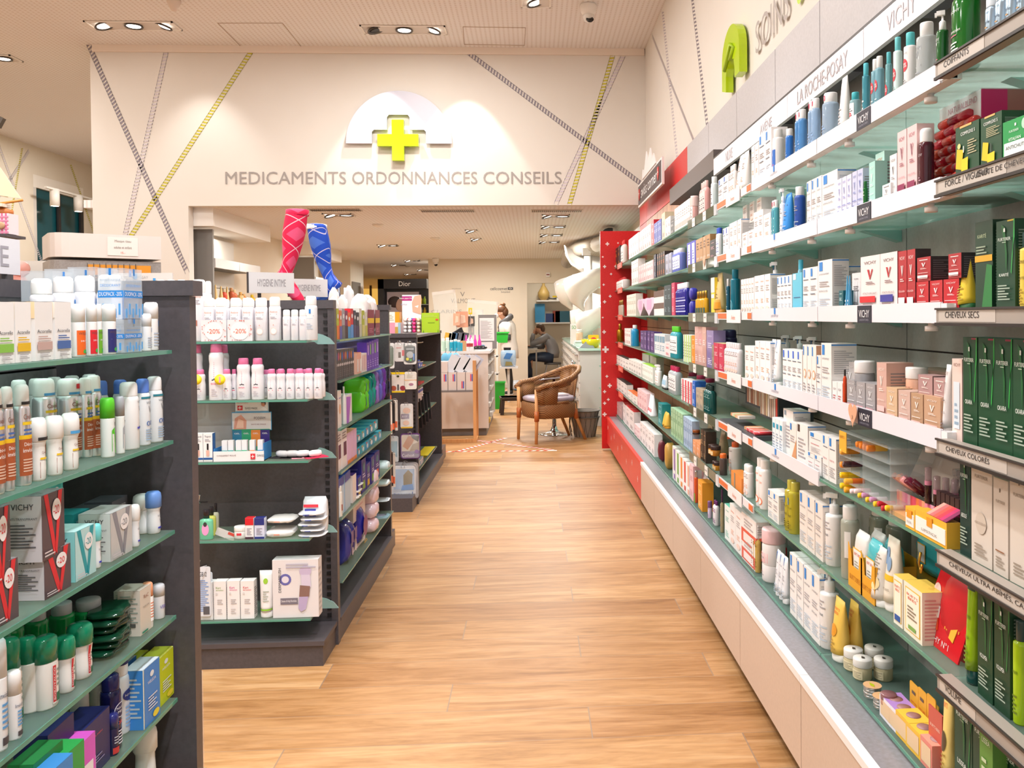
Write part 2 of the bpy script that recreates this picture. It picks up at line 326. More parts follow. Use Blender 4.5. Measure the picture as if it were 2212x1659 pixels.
# ceiling fittings
def downlight(x, y, z, n, label, w=.27, emit='fff4e6:E9', dark=()):
    t = root('ceiling_light', (x, y, z), label=label, cat='ceiling light', group='recessed ceiling spotlights')
    L = w*n; b = MB()
    b.box(-L/2, L/2, -.12, -.105, -.012, .0, 'f3ece4').box(-L/2, L/2, .105, .12, -.012, 0, 'f3ece4').box(-L/2, -L/2+.015, -.12, .12, -.012, 0, 'f3ece4').box(L/2-.015, L/2, -.12, .12, -.012, 0, 'f3ece4').box(-L/2, L/2, -.12, .12, -.003, -.001, 'd9cfc6')
    b.obj('frame', t)
    for i in range(n):
        cx = -L/2+w*(i+.5); T = Matrix.Translation((cx, 0, -.02))@Matrix.Rotation(.3*(i-1), 4, 'Y')
        h = MB().lathe([(.9, 1), (1, .3), (.95, 0), (.8, .25), (.72, .5)], '5a5450:m', .085, .02, 16, T=T, cap=False).obj('spot_ring', t)
        MB().lathe([(.74, .45), (.3, .35)], '2a2624' if i in dark else emit, .085, .02, 16, T=T).obj('lamp', t)
for x, y, n, l, dk in ((-3.74, 8.25, 3, 'triple recessed spotlight above the crossing grey and lime ribbons', ()), (-1.21, 8.3, 3, 'triple recessed spotlight above the half-dome sign', (0,)), (.06, 7.55, 1, 'small square recessed spotlight beside the domed ceiling camera', ()),
                      (-5.7, 9.3, 2, 'double recessed spotlight over the far left room, farther one', ()), (-5.0, 7.6, 2, 'double recessed spotlight at the left ceiling edge, nearer one', ())):
    downlight(x, y, CZ, n, l, dark=dk)
for i, (x, y, n) in enumerate(((-2.15, 9.6, 2), (.28, 9.75, 2), (.28, 10.9, 2), (.28, 12.0, 2), (.27, 13.1, 2), (-2.28, 13.6, 2), (-.8, 11.4, 1), (-.82, 12.6, 1), (-2.4, 17.2, 2), (-2.9, 18.6, 2), (-2.6, 20.5, 2), (-3.2, 22.5, 2))):
    downlight(x, y, 2.57, n, 'recessed spotlight in the low ceiling, %s' % ('behind the leg mannequins', 'in the row over the cane chair, nearest', 'in the row over the cane chair, second', 'in the row over the cane chair, third', 'in the row over the cane chair, farthest', 'beside the smoke detectors near the pillar', 'single one before the counter camera', 'single one over the counter', 'before the black cosmetics stand', 'above the black cosmetics stand', 'behind the black stand, middle', 'behind the black stand, farthest')[i], .16)
def vent(x0, x1, y, label):
    t = root('ceiling_vent', ((x0+x1)/2, y, 2.57), label=label, cat='air vent', group='long air vents in the low ceiling'); L = (x1-x0)/2
    MB().box(-L, L, -.1, .1, -.006, 0, 'cbbfb2').obj('frame', t)
    b = MB()
    for i in range(int(L*2/.022)): b.box(-L+.012+i*.022, -L+.022+i*.022, -.06, .06, -.012, -.0065, '5f564e')
    b.obj('slats', t)
vent(-2.36, -1.82, 9.17, 'long slatted air vent above the leg mannequins'); vent(-1.2, -.62, 9.28, 'long slatted air vent, middle of three'); vent(0, .56, 9.3, 'long slatted air vent nearest the red panel')
def dome_camera(x, y, z, s, label):
    t = root('security_camera', (x, y, z), label=label, cat='camera')
    MB().lathe([(.9, 0), (1, -.15), (.9, -.8), (.6, -1.1)], 'efe9e2', .075*s, .09*s, 20).obj('housing', t)
    MB().lathe([(.0, -1.9), (.5, -1.7), (.75, -1.3), (.7, -.95), (.2, -.8)], 'e6e0d8:g', .07*s, .09*s, 16).obj('ball', t)
    MB().lathe([(0, 0), (.8, .1), (1, .3)], '191718:g', .035*s, .05*s, 14, T=Matrix.Translation((0.01, -.035*s, -.155*s))@Matrix.Rotation(1.1, 4, 'X')).obj('lens', t)
dome_camera(.53, 7.6, CZ, 1, 'white domed security camera on the high ceiling'); dome_camera(-1.87, 16.6, 2.57, .9, 'white security camera above the counter wall corner')
t = root('ceiling_sensor', (-3.1, 7.6, CZ), label='white cone shaped sensor on the high ceiling', cat='sensor'); MB().lathe([(1, 0), (.95, -.3), (.4, -1), (0, -1.1)], 'e2d3c6', .06, .09, 16).obj('cone', t)
for x, y, l in ((-1.9, 10.6, 'near the air vent'), (-1.4, 12.4, 'near the counter'), (-2.75, 19, 'in front of the black stand')):
    tag(MB().lathe([(1, 0), (.95, -.3), (.5, -.7), (0, -.8)], 'e8dccd', .07, .05, 16).obj('smoke_detector', loc=(x, y, 2.57)), 'round smoke detector on the low ceiling '+l, 'smoke detector')
t = root('wall_spotlight', (-6.0, 9.9, 3.6), label='dark angled bracket lamp hanging in the far left room', cat='lamp')
MB().tube([(0, 0, .6), (0, 0, .1)], .012, '6b635c').obj('rod', t); MB().box(-.12, .02, -.03, .03, .0, .12, '5b544e', Matrix.Rotation(.5, 4, 'Y')).obj('lamp_head', t)
for y in (13.95, 14.65):
    t = root('track_spotlight', (-7.6, y, 3.25), label='white cylinder spotlight at the teal window, %s' % ('nearer' if y < 14 else 'farther'), cat='lamp')
    MB().lathe([(1, 0), (1, .27)], 'ece6dd', .07, 1, 14).obj('lamp_shade', t); MB().lathe([(0, -.002), (.8, -.003)], 'fff4e6:E8', .07, 1, 14).obj('lamp', t)
MB().box(-7.62, -7.58, 13.7, 15.3, 3.5, 3.53, 'ece6dd').obj('spotlight_track', label='white lamp track over the teal window', cat='lamp track')
# ceiling access hatches: seam lines
for q in (((470, 50), (610, 50), (650, 100), (520, 100)), ((1000, 58), (1135, 60), (1133, 98), (1003, 96))):
    P = [pt(*a, Z=CZ-.002) for a in q]; b = MB()
    for i in range(4): b.tube([P[i], P[(i+1) % 4]], .003, 'bfa790', 4)
    b.obj('hatch_seam', bpy.data.objects['ceiling'])
# ================================================================ right-hand wall shelving
LV = [1.905, 1.665, 1.403, 1.135, .905, .645, .375]
BY = [.9, 1.70, 2.495, 3.252, 3.857, 4.594, 5.33, 6.07, 6.8, 7.53, 8.26, 8.78]
BN = ['dark green hair-care bay', 'white-fronted bay beside the hair-care bay', 'white-fronted bay with small blue marks', 'orange-strip bay', 'dark-green-strip bay', 'plain glass bay next to the green strips', 'plain glass bay before the walnut panels', 'first walnut-backed bay', 'second walnut-backed bay', 'third walnut-backed bay', 'red-backed bay with salmon tags']
ONE = ['top', 'second', 'third', 'fourth', 'fifth', 'sixth', 'bottom']
RTEXT = ['COIFFANTS', 'FORCE / VIGUEUR', 'CHEVEUX SECS', 'CHEVEUX COLORÉS', 'CHEVEUX ULTRA ABÎMÉS, CASSANTS', 'VOLUME', '']
TF = lambda y: Matrix.Translation((XF, y, 0)) @ Matrix.Rotation(-PI/2, 4, 'Z')     # local x runs toward the camera
for k in range(11):
    y0, y1 = BY[k], BY[k+1]; m = 'shelving_bay'
    t = root(m, (0, 0, 0), label='tall glass-shelved wall unit: '+BN[k], cat='shelving unit', group='wall shelving bays on the aisle side')
    back = RED if k == 10 else WOOD if k >= 7 else GREY; b = MB()
    for za, zb_ in ((.3, .98), (.985, 1.29), (1.295, 1.9), (1.905, 2.33)): b.box(XB, XB+.02, y0+.003, y1-.003, za, zb_, back)
    b.box(XB+.02, XB+.06, y0, y1, .3, 2.33, '3a3634').obj('back_panel', t)
    tp = RED if k >= 7 else brushed_mat('pale_grey_panel', 'b9b6b8', 'c2bfc1') if k == 0 else bpy.data.materials['pale_grey_panel']
    MB().box(XB, XB+.07, y0+.003, y1-.003, 2.335, 2.625, tp).obj('upper_panel', t)
    if k < 5:
        h = MB().box(1.0, 1.015, y0+.002, y1-.002, 2.165, 2.255, 'ece8ec').box(1.0, 1.13, y0, y1, 2.256, 2.264, '3a3634')
        s = ('', 'VICHY', 'LA ROCHE-POSAY', 'AVÈNE', 'NUXE')[k]
        if s: h.text(s, -(y0+y1)/2-(.14 if k == 1 else 0), 2.21, .045*len(s)*.8, .05, 'b9b2b6', Matrix.Translation((.9985, 0, 0))@Matrix.Rotation(-PI/2, 4, 'Z'))
        h.obj('header_sign', t)
        MB().box(1.05, 1.1, y0+.25, y1-.25, 2.2, 2.22, '6a6870').obj('lamp_housing', t)
    elif k < 7: MB().box(1.0, 1.13, y0, y1, 2.2, 2.31, '6b6260').obj('header_sign', t)
    for i, z in enumerate(LV):
        if k == 0 and i == 6: continue
        sh = MB().box(XF+.003, XB-.002, y0+.002, y1-.002, z-.008, z, GLASS).box(XF, XF+.003, y0+.002, y1-.002, z-.008, z, EDGE).obj('glass_shelf', t)
        br = MB()
        for yb in (y0+.03,): br.prism([(0, 0), (.12, 0), (.0, -.035)], -.02, .02, '9fd8cc:t.6', Matrix.Translation((XB-.001, yb+.02, z-.01))@Matrix.Rotation(PI, 4, 'Z')@Matrix.Rotation(PI/2, 4, 'X'))
        br.obj('bracket', sh)
        T = TF(0)
        if k == 0:
            q = MB().box(XF-.028, XF+.002, y0, y1, z-.024, z+.006, 'a59a90').box(XF-.032, XF-.027, y0, y1, z-.028, z-.022, '2c2623').box(XF-.032, XF-.027, y0, y1, z+.004, z+.008, '3a3330')
            s = RTEXT[i]
            if s: q.text(s, -y1+.03+len(s)*.0062, z-.006, len(s)*.0108, .0125, '2e2826', T, y=-.0296); q.box(XF-.0288, XF-.0278, y1-.08-len(s)*.012, y1-.012, z-.02, z+.003, 'c4bab0')
            if i == 1: q.text('CHUTE DE CHEVEUX RÉACT', -y1+.28, z-.006, .24, .0125, '2e2826', T, y=-.0296)
            q.obj('label_rail', sh)
        elif (k == 1 and i < 4) or (k == 2 and i < 5):
            q = MB().box(XF-.004, XF+.001, y0+(.03 if k == 1 else .003), y1-.003, z-.024, z+.021, 'efebf3:g').box(XF+.001, XF+.03, y0+.003, y1-.003, z-.022, z-.008, 'f3f0f2')
            if k == 1: q.box(XF-.004, XF+.02, y0+.003, y0+.028, z-.02, z+.018, 'f7f5f6:g')
            q.obj('fascia', sh)
            if k == 1:
                MB().box(XF-.006, XF-.0045, 2.09, 2.18, z-.026, z+.019, '232536').text('VICHY', -2.135, z-.002, .068, .019, 'f4f2f4', T, y=-.0065).text('LABORATOIRES', -2.135, z-.018, .06, .005, '8f90a0', T, y=-.0065).obj('brand_tag', sh)
            else: MB().box(XF-.006, XF-.0045, 2.935, 2.95, z-.0, z+.021, '2f86d6').text('LA ROCHE-POSAY', -2.945, z-.006, .09, .008, '6a7484', T, y=-.0055).obj('brand_tag', sh)
            for yb in (y0+.12, y1-.2): MB().lathe([(.5, 0), (.5, .4), (1, .45), (1, 1), (.8, 1)], 'f0ecea', .014, -.02, 12, T=Matrix.Translation((XF+.02, yb, z-.022))).obj('foot_knob', sh)
        elif k == 3 and i < 6:
            q = MB().box(XF-.006, XF, y0+.003, y1-.003, z-.022, z+.01, 'e9e2e4').box(XF-.0075, XF-.006, y0+.2, y1-.01, z-.017, z+.006, 'e0703a').box(XF-.0075, XF-.006, y0+.003, y0+.06, z-.017, z+.006, 'e0703a')
            q.box(XF-.012, XF-.009, y0+.16, y0+.4, z-.035, z+.02, 'f1ebec').text('Avène', -(y0+.28), z-.012, .07, .02, 'e79a7c', T, y=-.0125).obj('label_rail', sh)
        elif k == 4 and i < 6:
            q = MB().box(XF-.006, XF, y0+.06, y1-.003, z-.034, z+.012, '4f5f4c:t.86')
            for yb in (y0+.24, y0+.52): q.box(XF-.009, XF-.0065, yb, yb+.07, z-.036, z+.008, 'eae6e0').text('NUXE', -(yb+.035), z-.012, .045, .008, '4c4640', T, y=-.0095)
            q.box(XF-.009, XF+.0, y0+.0, y0+.055, z-.04, z+.01, 'e8eef4:t.8').obj('label_rail', sh)
        elif k == 10 and i < 6: MB().box(XF-.012, XF-.006, y0-.3, y0+.1, z-.04, z+.012, 'dd5a48').text('swiss', -(y0-.1), z-.014, .16, .018, 'f4d8d0', T, y=-.0125).obj('label_rail', sh)
# swiss corner sign
t = root('hanging_sign', (1.03, 0, 0), -PI/2, label='dark grey swiss corner sign with white mountain cut-out above red panels', cat='sign')
MB().box(-8.1, -6.62, -.0, .02, 2.44, 2.655, 'f0ecec').box(-8.07, -6.65, -.004, .0, 2.46, 2.635, '4d4346').text('swiss corner', -7.36, 2.55, 1.0, .1, 'f6f2f2', y=-.006).obj('panel', t)
MB().prism([(-7.75, 2.655), (-7.7, 2.74), (-7.62, 2.69), (-7.45, 2.86), (-7.36, 2.76), (-7.2, 2.84), (-7.1, 2.72), (-7.02, 2.76), (-6.9, 2.655)], -.0, .01, 'eeeaea', MX).obj('mountain_cutout', t)
MB().prism([(-7.47, 2.8), (-7.45, 2.85), (-7.4, 2.8), (-7.42, 2.72)], .001, .003, '4a4446', MX).prism([(-7.22, 2.78), (-7.2, 2.83), (-7.15, 2.78), (-7.17, 2.7)], .001, .003, '4a4446', MX).obj('mountain_shading', t)
for x in (-7.97, -6.78): MB().prism([(x-.04, 2.6), (x+.04, 2.6), (x+.04, 2.54), (x, 2.49), (x-.04, 2.54)], .006, .009, 'd8403c', MX).text('+', x, 2.56, .04, .05, 'ffffff', y=-.01).obj('shield', t)
# base cabinets under the shelving
PY = [.9, 1.65, 2.39, 3.11, 3.85, 4.62, 5.34, 6.0, 6.75, 7.45, 8.1, 8.78]; PX_ = .765
for k in range(11):
    y0, y1 = PY[k], PY[k+1]; red = k >= 7
    t = root('base_cabinet', (0, 0, 0), label='low %s base cabinet under the %s' % ('red' if red else 'beige', BN[k]), cat='cabinet', group='base cabinets under the wall shelving')
    fp = RED if red else BEIGE
    b = MB().box(PX_, PX_+.018, y0+.002, y1-.002, .08, .335, fp)
    if red:
        for j in range(2): b.prism([(a*.6-(y0+.18+j*.35), c+.2+.06*j) for a, c in cross(.022, .007)], .001, .002, 'f3d9d6', Matrix.Translation((PX_, 0, 0))@Matrix.Rotation(-PI/2, 4, 'Z')@MX)
    b.obj('door_panel', t)
    MB().box(PX_-.004, PX_+.022, y0+.001, y1-.001, .336, .358, 'dc3a30' if red else 'efeceb').obj('edge_trim', t)
    MB().box(PX_+.022, XF+.015, y0, y1, .335, .354, STEEL).box(XF+.015, XB, y0, y1, .26, .27, '4c4a48').obj('top_ledge', t)
    MB().box(PX_+.1, XB, y0, y1, 0, .26, '1d1a19').obj('toe_kick', t)
# red end panel with white crosses
t = root('red_end_panel', (0, 0, 0), label='tall red end panel with scattered white crosses beside the cane chair', cat='panel')
MB().box(.715, XB+.08, 8.785, 8.83, .02, 2.29, RED).obj('panel', t)
for i, (px, py, s) in enumerate(((1312, 527, 4), (1335, 525, 2), (1302, 555, 2), (1306, 576, 3.5), (1320, 592, 2.5), (1304, 615, 2.5), (1306, 652, 3.5), (1302, 686, 2), (1305, 717, 4), (1308, 755, 7), (1306, 783, 2.5), (1311, 813, 3), (1317, 833, 4.5), (1306, 846, 3.5), (1314, 863, 3), (1306, 871, 3.5), (1306, 895, 4.5), (1318, 640, 3), (1330, 575, 3))):
    p = pt(px, py, Y=8.784); w = s*8.78/1824
    MB().prism([(a+p.x, c+p.z) for a, c in cross(w, w*.32)], -8.784, -8.782, 'f5e9ea', MX).obj('white_cross', t)
# ================================================================ products: shapes and printed faces
def prof_r(prof, z):
    for (r0, z0), (r1, z1) in zip(prof, prof[1:]):
        if z0 <= z <= z1 and z1 > z0: return r0+(r1-r0)*(z-z0)/(z1-z0)
    return prof[-1][0]
def art(b, A, w, h, place, ppm, base=0):
    """A: list of print elements in face units (u, v in 0..1); place(x, z, layer) gives the 3-D point"""
    ly = 1
    for e in A:
        k = e[0]; ly += 1
        if k == 'r':
            _, u0, v0, u1, v1, c = e; nu = int((u1-u0)*16)+1 if base else 1; nv = 3 if base and v1-v0 > .15 else 1
            vs = [place((u0+(u1-u0)*i/nu-.5)*w, (v0+(v1-v0)*j/nv)*h, ly) for j in range(nv+1) for i in range(nu+1)]
            b.add(vs, [(j*(nu+1)+i, j*(nu+1)+i+1, (j+1)*(nu+1)+i+1, (j+1)*(nu+1)+i) for j in range(nv) for i in range(nu)], c, base > 0)
        elif k == 'p': b.add([place((u-.5)*w, v*h, ly) for u, v in e[1]], [tuple(range(len(e[1])))], e[2])
        elif k == 'e':
            _, u, v, ru, rv, c = e; n = 16; K = 3 if base else 1
            b.add([place((u-.5+ru*f*math.cos(2*PI*i/n))*w, (v+rv*f*math.sin(2*PI*i/n))*h, ly) for f in [(K-q)/K for q in range(K)] for i in range(n)],
                  [(q*n+i, q*n+(i+1) % n, (q+1)*n+(i+1) % n, (q+1)*n+i) for q in range(K-1) for i in range(n)]+[tuple((K-1)*n+i for i in range(n))], c, base > 0)
        elif k == 'l':
            _, u0, v0, u1, v1, n, c = e; d = (v1-v0)/n
            for i in range(n):
                ue = u1-(u1-u0)*(.0, .25, .1, .4)[i % 4]; va = v0+d*i; K = int((ue-u0)*16)+1 if base else 1
                b.add([place((u0+(ue-u0)*q/K-.5)*w, v*h, ly) for v in (va, va+d*.45) for q in range(K+1)], [(q, q+1, K+q+2, K+q+1) for q in range(K)], c)
        elif k == 't':
            s, u, v, wf, hf, c = e[1:7]; rot = e[7] if len(e) > 7 else 0
            if hf*h*ppm < 3.2: 
                b.add([place((u-.5+a*wf/2)*w, (v+q*hf*.3)*h, ly) for a, q in ((-1, -1), (1, -1), (1, 1), (-1, 1))], [(0, 1, 2, 3)], c); continue
            vs, fs = text_tris(s)
            if rot: P = [place((u-.5)*w-y*wf*w, v*h+x*hf*h, ly) for x, y in vs]
            else: P = [place((u-.5+x*wf)*w, (v+y*hf)*h, ly) for x, y in vs]
            b.add(P, fs, c)
def flat(d, ep=.0004): return lambda x, z, l: (x, -d/2-ep*l, z)
def side(w, s, ep=.0004): return (lambda x, z, l: (w/2+ep*l, x, z)) if s > 0 else (lambda x, z, l: (-w/2-ep*l, -x, z))
def curved(prof, R, H, sy=1, ep=.0005):
    def f(x, z, l):
        a = x/R; ep_ = .0006+.00012*l; r = prof_r(prof, min(max(z/H, 0), 1))*R+ep_
        return (r*math.sin(a), -r*math.cos(a)*sy-(ep_ if sy != 1 else 0), z)
    return f
PROF = {
 'can': ([(.0, .0), (.93, 0), (1, .02), (1, .72), (.97, .755), (.86, .785), (.8, .79)], [(.86, .785), (.87, .8), (.87, .93), (.8, .975), (.6, .995), (0, 1)]),
 'evian': ([(0, 0), (.97, 0), (1, .01), (1, .5), (.93, .58), (.9, .64), (.96, .72), (.96, .79), (.84, .835), (.7, .845)], [(.72, .845), (.75, .85), (.7, .97), (.62, .995), (0, 1)]),
 'bottle': ([(0, 0), (.93, 0), (1, .02), (1, .68), (.95, .75), (.7, .8), (.46, .825), (.44, .85)], [(.5, .83), (.52, .84), (.52, .98), (.48, 1), (0, 1)]),
 'wide': ([(0, 0), (.94, 0), (1, .02), (1, .76), (.96, .795), (.8, .815), (.72, .82)], [(.76, .815), (.78, .82), (.78, .98), (.74, 1), (0, 1)]),
 'toner': ([(0, 0), (.95, 0), (1, .015), (1, .76), (.97, .785), (.6, .8), (.55, .81)], [(.62, .8), (.66, .805), (.66, .98), (.62, 1), (0, 1)]),
 'rollon': ([(0, 0), (.72, 0), (.82, .03), (.86, .2), (.8, .42), (.78, .55), (.9, .6), (.9, .62)], [(.93, .62), (1, .63), (1, .86), (.92, .95), (.7, .99), (0, 1)]),
 'stick': ([(0, 0), (.9, 0), (.95, .02), (.97, .64), (.97, .66)], [(1, .66), (1, .9), (.93, .97), (.7, 1), (0, 1)]),
 'pump': ([(0, 0), (.93, 0), (1, .015), (1, .66), (.95, .69), (.55, .7), (.5, .71)], [(.52, .7), (.56, .705), (.55, .82), (.4, .835), (.2, .84), (.17, .92)]),
 'jar': ([(0, 0), (.93, 0), (1, .05), (1, .55), (.94, .62), (.9, .64)], [(1, .62), (1.02, .64), (1.02, .95), (.98, 1), (0, 1)]),
 'tin': ([(0, 0), (.98, 0), (1, .04), (1, .5)], [(1.02, .5), (1.03, .52), (1.03, .95), (1, 1), (0, 1)]),
 'flask': ([(0, 0), (.95, 0), (1, .02), (1, .6), (.9, .66), (.5, .69), (.42, .7)], [(.42, .7), (.45, .7), (.45, .99), (.4, 1), (0, 1)]),
 'cone': ([(0, 0), (1, 0), (.96, .06), (.2, .97), (0, 1)], None),
}
def build(shape, w, d, h, c, c2, A, S, ppm, px):
    """returns [(part name or None, mesh)]"""
    out = []; b = MB(); n = 10 if px < 14 else 16 if px < 40 else 24
    if shape == 'box':
        b.box(-w/2, w/2, -d/2, d/2, 0, h, c)
        art(b, A, w, h, flat(d), ppm)
        if c2: b.add([(-w/2, -d/2, h+.0004), (w/2, -d/2, h+.0004), (w/2, d/2, h+.0004), (-w/2, d/2, h+.0004)], [(0, 1, 2, 3)], c2)
        for s in (-1, 1):
            if S: art(b, S, d, h, side(w, s), ppm)
        out = [(None, b)]
    elif shape in PROF:
        bp, cp = PROF[shape]; R = w/2; sy = d/w
        b.lathe(bp, c, R, h, n, sy); art(b, A, 2.6*R, h, curved(bp, R, h, sy), ppm, 7); out = [(None, b)]
        if cp:
            q = MB().lathe(cp, c2 or c, R, h, n, min(sy, 1) if shape != 'pump' else 1, cap=True)
            if shape == 'pump':
                T = Matrix.Rotation(-.5, 4, 'Z')
                q.prism([(-R*.25, -R*.95), (R*.25, -R*.95), (R*.36, -R*.3), (R*.36, R*.4), (-R*.36, R*.4), (-R*.36, -R*.3)], h*.92, h*.985, c2 or c, T)
                q.box(-R*.16, R*.16, -R*1.25, -R*.9, h*.9, h*.965, c2 or c, T)
            if S: art(q, S, 2.0*R, h, curved(cp, R, h), ppm, 5)
            out.append(('pump_head' if shape == 'pump' else 'lid' if shape in ('jar', 'tin') else 'cap', q))
    elif shape in ('tube', 'hang'):
        k = 8; rs = []; z0 = h*.13 if shape == 'tube' else 0
        for i in range(k+1):
            t = i/k; z = z0+(h-z0)*t; sx = (w/2)*(.86+.14*t); sy = (d/2)*(1-t)**.6+.0015
            rs.append([(sx*math.cos(a*2*PI/n), sy*math.sin(a*2*PI/n), z) for a in range(n)])
        b.loft(rs, c); 
        def pl(x, z, l):
            t = min(max((z-z0)/(h-z0), 0), 1); sx = (w/2)*(.86+.14*t); sy = (d/2)*(1-t)**.6+.0015; q = min(abs(x)/sx, .999)
            return (x, -sy*math.sqrt(1-q*q)-.0006*l, z)
        art(b, A, w*.86, h, pl, ppm, 6); out = [(None, b)]
        if shape == 'tube': out.append(('cap', MB().lathe([(0, 0), (.84, 0), (.88, .02), (.88, .12), (.8, .135)], c2 or c, w/2, h, n, max(d/w, .6))))
    elif shape == 'pack':
        rs = []; K = 9; rnd = random.Random(int(w*9e4))
        for i in range(K+1):
            t = i/K; e = math.sin(PI*t)**.35 if 0 < t < 1 else .0; z = h*t
            rs.append([((w/2)*(.86+.14*e+rnd.uniform(-.012, .012))*math.copysign(abs(math.cos(a*2*PI/20))**.55, math.cos(a*2*PI/20)), (d/2)*(.06+.94*e)*math.copysign(abs(math.sin(a*2*PI/20))**.6, math.sin(a*2*PI/20))*(1+rnd.uniform(-.03, .03)), z) for a in range(20)])
        b.loft(rs, c); art(b, A, w, h, flat(d*1.04), ppm); out = [(None, b)]
    elif shape == 'puff':                                  # soft pack lying or standing, crumpled film
        rnd = random.Random(int(h*7e4)+int(w*1e4)); rs = []; K = 9; sg = lambda v, p: math.copysign(abs(v)**p, v)
        for i in range(K+1):
            t = i/K; e = max(math.sin(PI*t), .0)**.25
            rs.append([((w/2)*sg(2*t-1, .8), (d/2)*(.5+.5*e)*sg(math.cos(a*2*PI/20), .55)*(1+rnd.uniform(-.07, .07)), h/2+(h/2)*(.12+.88*e)*sg(math.sin(a*2*PI/20), .6)*(1+rnd.uniform(-.06, .06))) for a in range(20)])
        b.loft(rs, c); art(b, A, w, h, flat(d*1.05), ppm); out = [(None, b)]
    elif shape in ('card', 'blister'):
        r = min(w, h)*.14; P = []
        for cx, cy, a0 in ((w/2-r, h-r, 0), (-w/2+r, h-r, 90), (-w/2+r, r, 180), (w/2-r, r, 270)):
            P += [(cx+r*math.cos(math.radians(a0+a)), cy+r*math.sin(math.radians(a0+a))) for a in (0, 30, 60, 90)]
        b.prism(P, -.001, .001, c, MX); art(b, A, w, h, flat(.002), ppm); out = [(None, b)]
        if shape == 'blister': out.append(('blister_shell', MB().loft([[(x*s, -y, (z-h/2)*s+h/2) for x, z in P] for s, y in ((.94, .002), (.9, d*.8), (.8, d))], CLR)))
    elif shape == 'heart':
        P = [(w/2*math.sin(t)**3, h*.5+h/2*(13*math.cos(t)-5*math.cos(2*t)-2*math.cos(3*t)-math.cos(4*t))/15) for t in [2*PI*i/24 for i in range(24)]]
        b.prism(P[::-1], -d/2, d/2, c, MX); art(b, A, w, h, flat(d), ppm); out = [(None, b)]
    elif shape == 'arch':
        P = [(w/2, 0)]+[(w/2*math.cos(PI*i/14), h*.62+h*.38*math.sin(PI*i/14)) for i in range(15)]+[(-w/2, 0)]
        b.prism(P, -d/2, d/2, c, MX); art(b, A, w, h, flat(d), ppm); out = [(None, b)]
    return out
# printed faces of each product family ------------------------------------------------
BL = '2f86d6'; G1c = 'a9a5a8'; G2c = '8a8688'
def lrp(n='', c=BL): return [('r', .1, .8, .34, .97, c), ('t', 'LA ROCHE-POSAY', .45, .74, .7, .03, '5d6a7a'), ('l', .12, .5, .8, .62, 3, G1c), ('t', n or 'EFFACLAR', .4, .42, .6, .03, '55606e'), ('l', .12, .1, .85, .3, 5, 'b9c6d2')]
LRS = [('r', 0, .965, 1, .985, BL), ('l', .1, .5, .9, .9, 12, 'b4b2b4'), ('l', .1, .12, .9, .4, 6, 'c0bec0')]
def vic(t='5a5456', n='LIFTACTIV', band=None, vc=None):
    a = [('t', 'VICHY', .5, .88, .62, .055, t), ('p', [(.36, .76), (.46, .76), (.51, .62), (.49, .58)], vc or t), ('p', [(.6, .76), (.66, .76), (.51, .58), (.49, .6)], vc or t), ('l', .3, .5, .75, .56, 2, t), ('t', n, .5, .34, .72, .03, t), ('l', .15, .1, .85, .26, 4, t)]
    return a+([('r', .12, .14, .88, .24, band)] if band else [])
VS = [('l', .15, .1, .85, .85, 14, '8d8688')]
def fur(n, g='1f8a3c', top='c9b02e'):
    return [('r', .62, .98, .95, .995, top), ('p', [(.95, 1), (1, 1), (1, .8), (.86, .62), (.8, .42), (.84, .4), (.9, .6)], g), ('p', [(.3, .96), (.5, .92), (.62, .62), (.58, .4), (.54, .5), (.5, .7)], '175f2d'),
            ('r', .44, .87, .48, .91, 'dfe6dc'), ('r', .5, .87, .54, .91, 'dfe6dc'), ('t', 'FURTERER', .5, .79, .66, .035, 'e3eadf'), ('t', 'PARIS', .5, .755, .2, .012, 'b9c9b4'), ('t', n, .5, .4, .5, .04, 'eef2ea'), ('l', .18, .12, .82, .3, 6, 'a9b8a6')]
FS = [('l', .12, .08, .88, .9, 26, '7f8d80')]
AV = [('t', 'Avène', .5, .84, .6, .05, 'e8906c'), ('l', .2, .6, .8, .76, 3, 'b5adad'), ('l', .25, .3, .75, .42, 3, 'eab49c'), ('e', .5, .15, .3, .06, 'f4d2c4')]
def lab(c='ffffff', t='6a6466', u=(.15, .85), v=(.15, .7)): return [('r', u[0], v[0], u[1], v[1], c), ('l', u[0]+.1, v[0]+.08, u[1]-.1, v[1]-.1, 6, t)]
def plain(t='9a9496'): return [('t', 'SOIN', .5, .85, .5, .04, t), ('l', .2, .55, .8, .7, 3, t), ('l', .2, .12, .8, .3, 4, t)]
def pct(s='-20%', c='e8263a', tc='ffffff', v=.55, r=.2): return [('e', .5, v, r*1.3, r*.5, c), ('t', s, .5, v, r*1.9, r*.34, tc)]
BURT = [('r', .1, .08, .9, .92, 'f3c24a'), ('r', .14, .1, .86, .9, 'fbf3e0'), ('t', "BURT'S", .5, .8, .6, .05, 'd8542e'), ('t', 'BEES', .5, .73, .45, .05, 'd8542e'), ('l', .25, .35, .75, .62, 4, '8a7f6a'), ('r', .3, .14, .7, .22, '7fae5a')]
CARDN = {}
ORD = ['', 'first', 'second', 'third', 'fourth', 'fifth', 'sixth', 'seventh', 'eighth', 'ninth', 'tenth', 'eleventh', 'twelfth']
NUM = ['', 'one', 'two', 'three', 'four', 'five', 'six', 'seven', 'eight', 'nine', 'ten', 'eleven', 'twelve']
CATS = {'carton': 'box', 'blister_pack': 'pack', 'spray_can': 'can'}
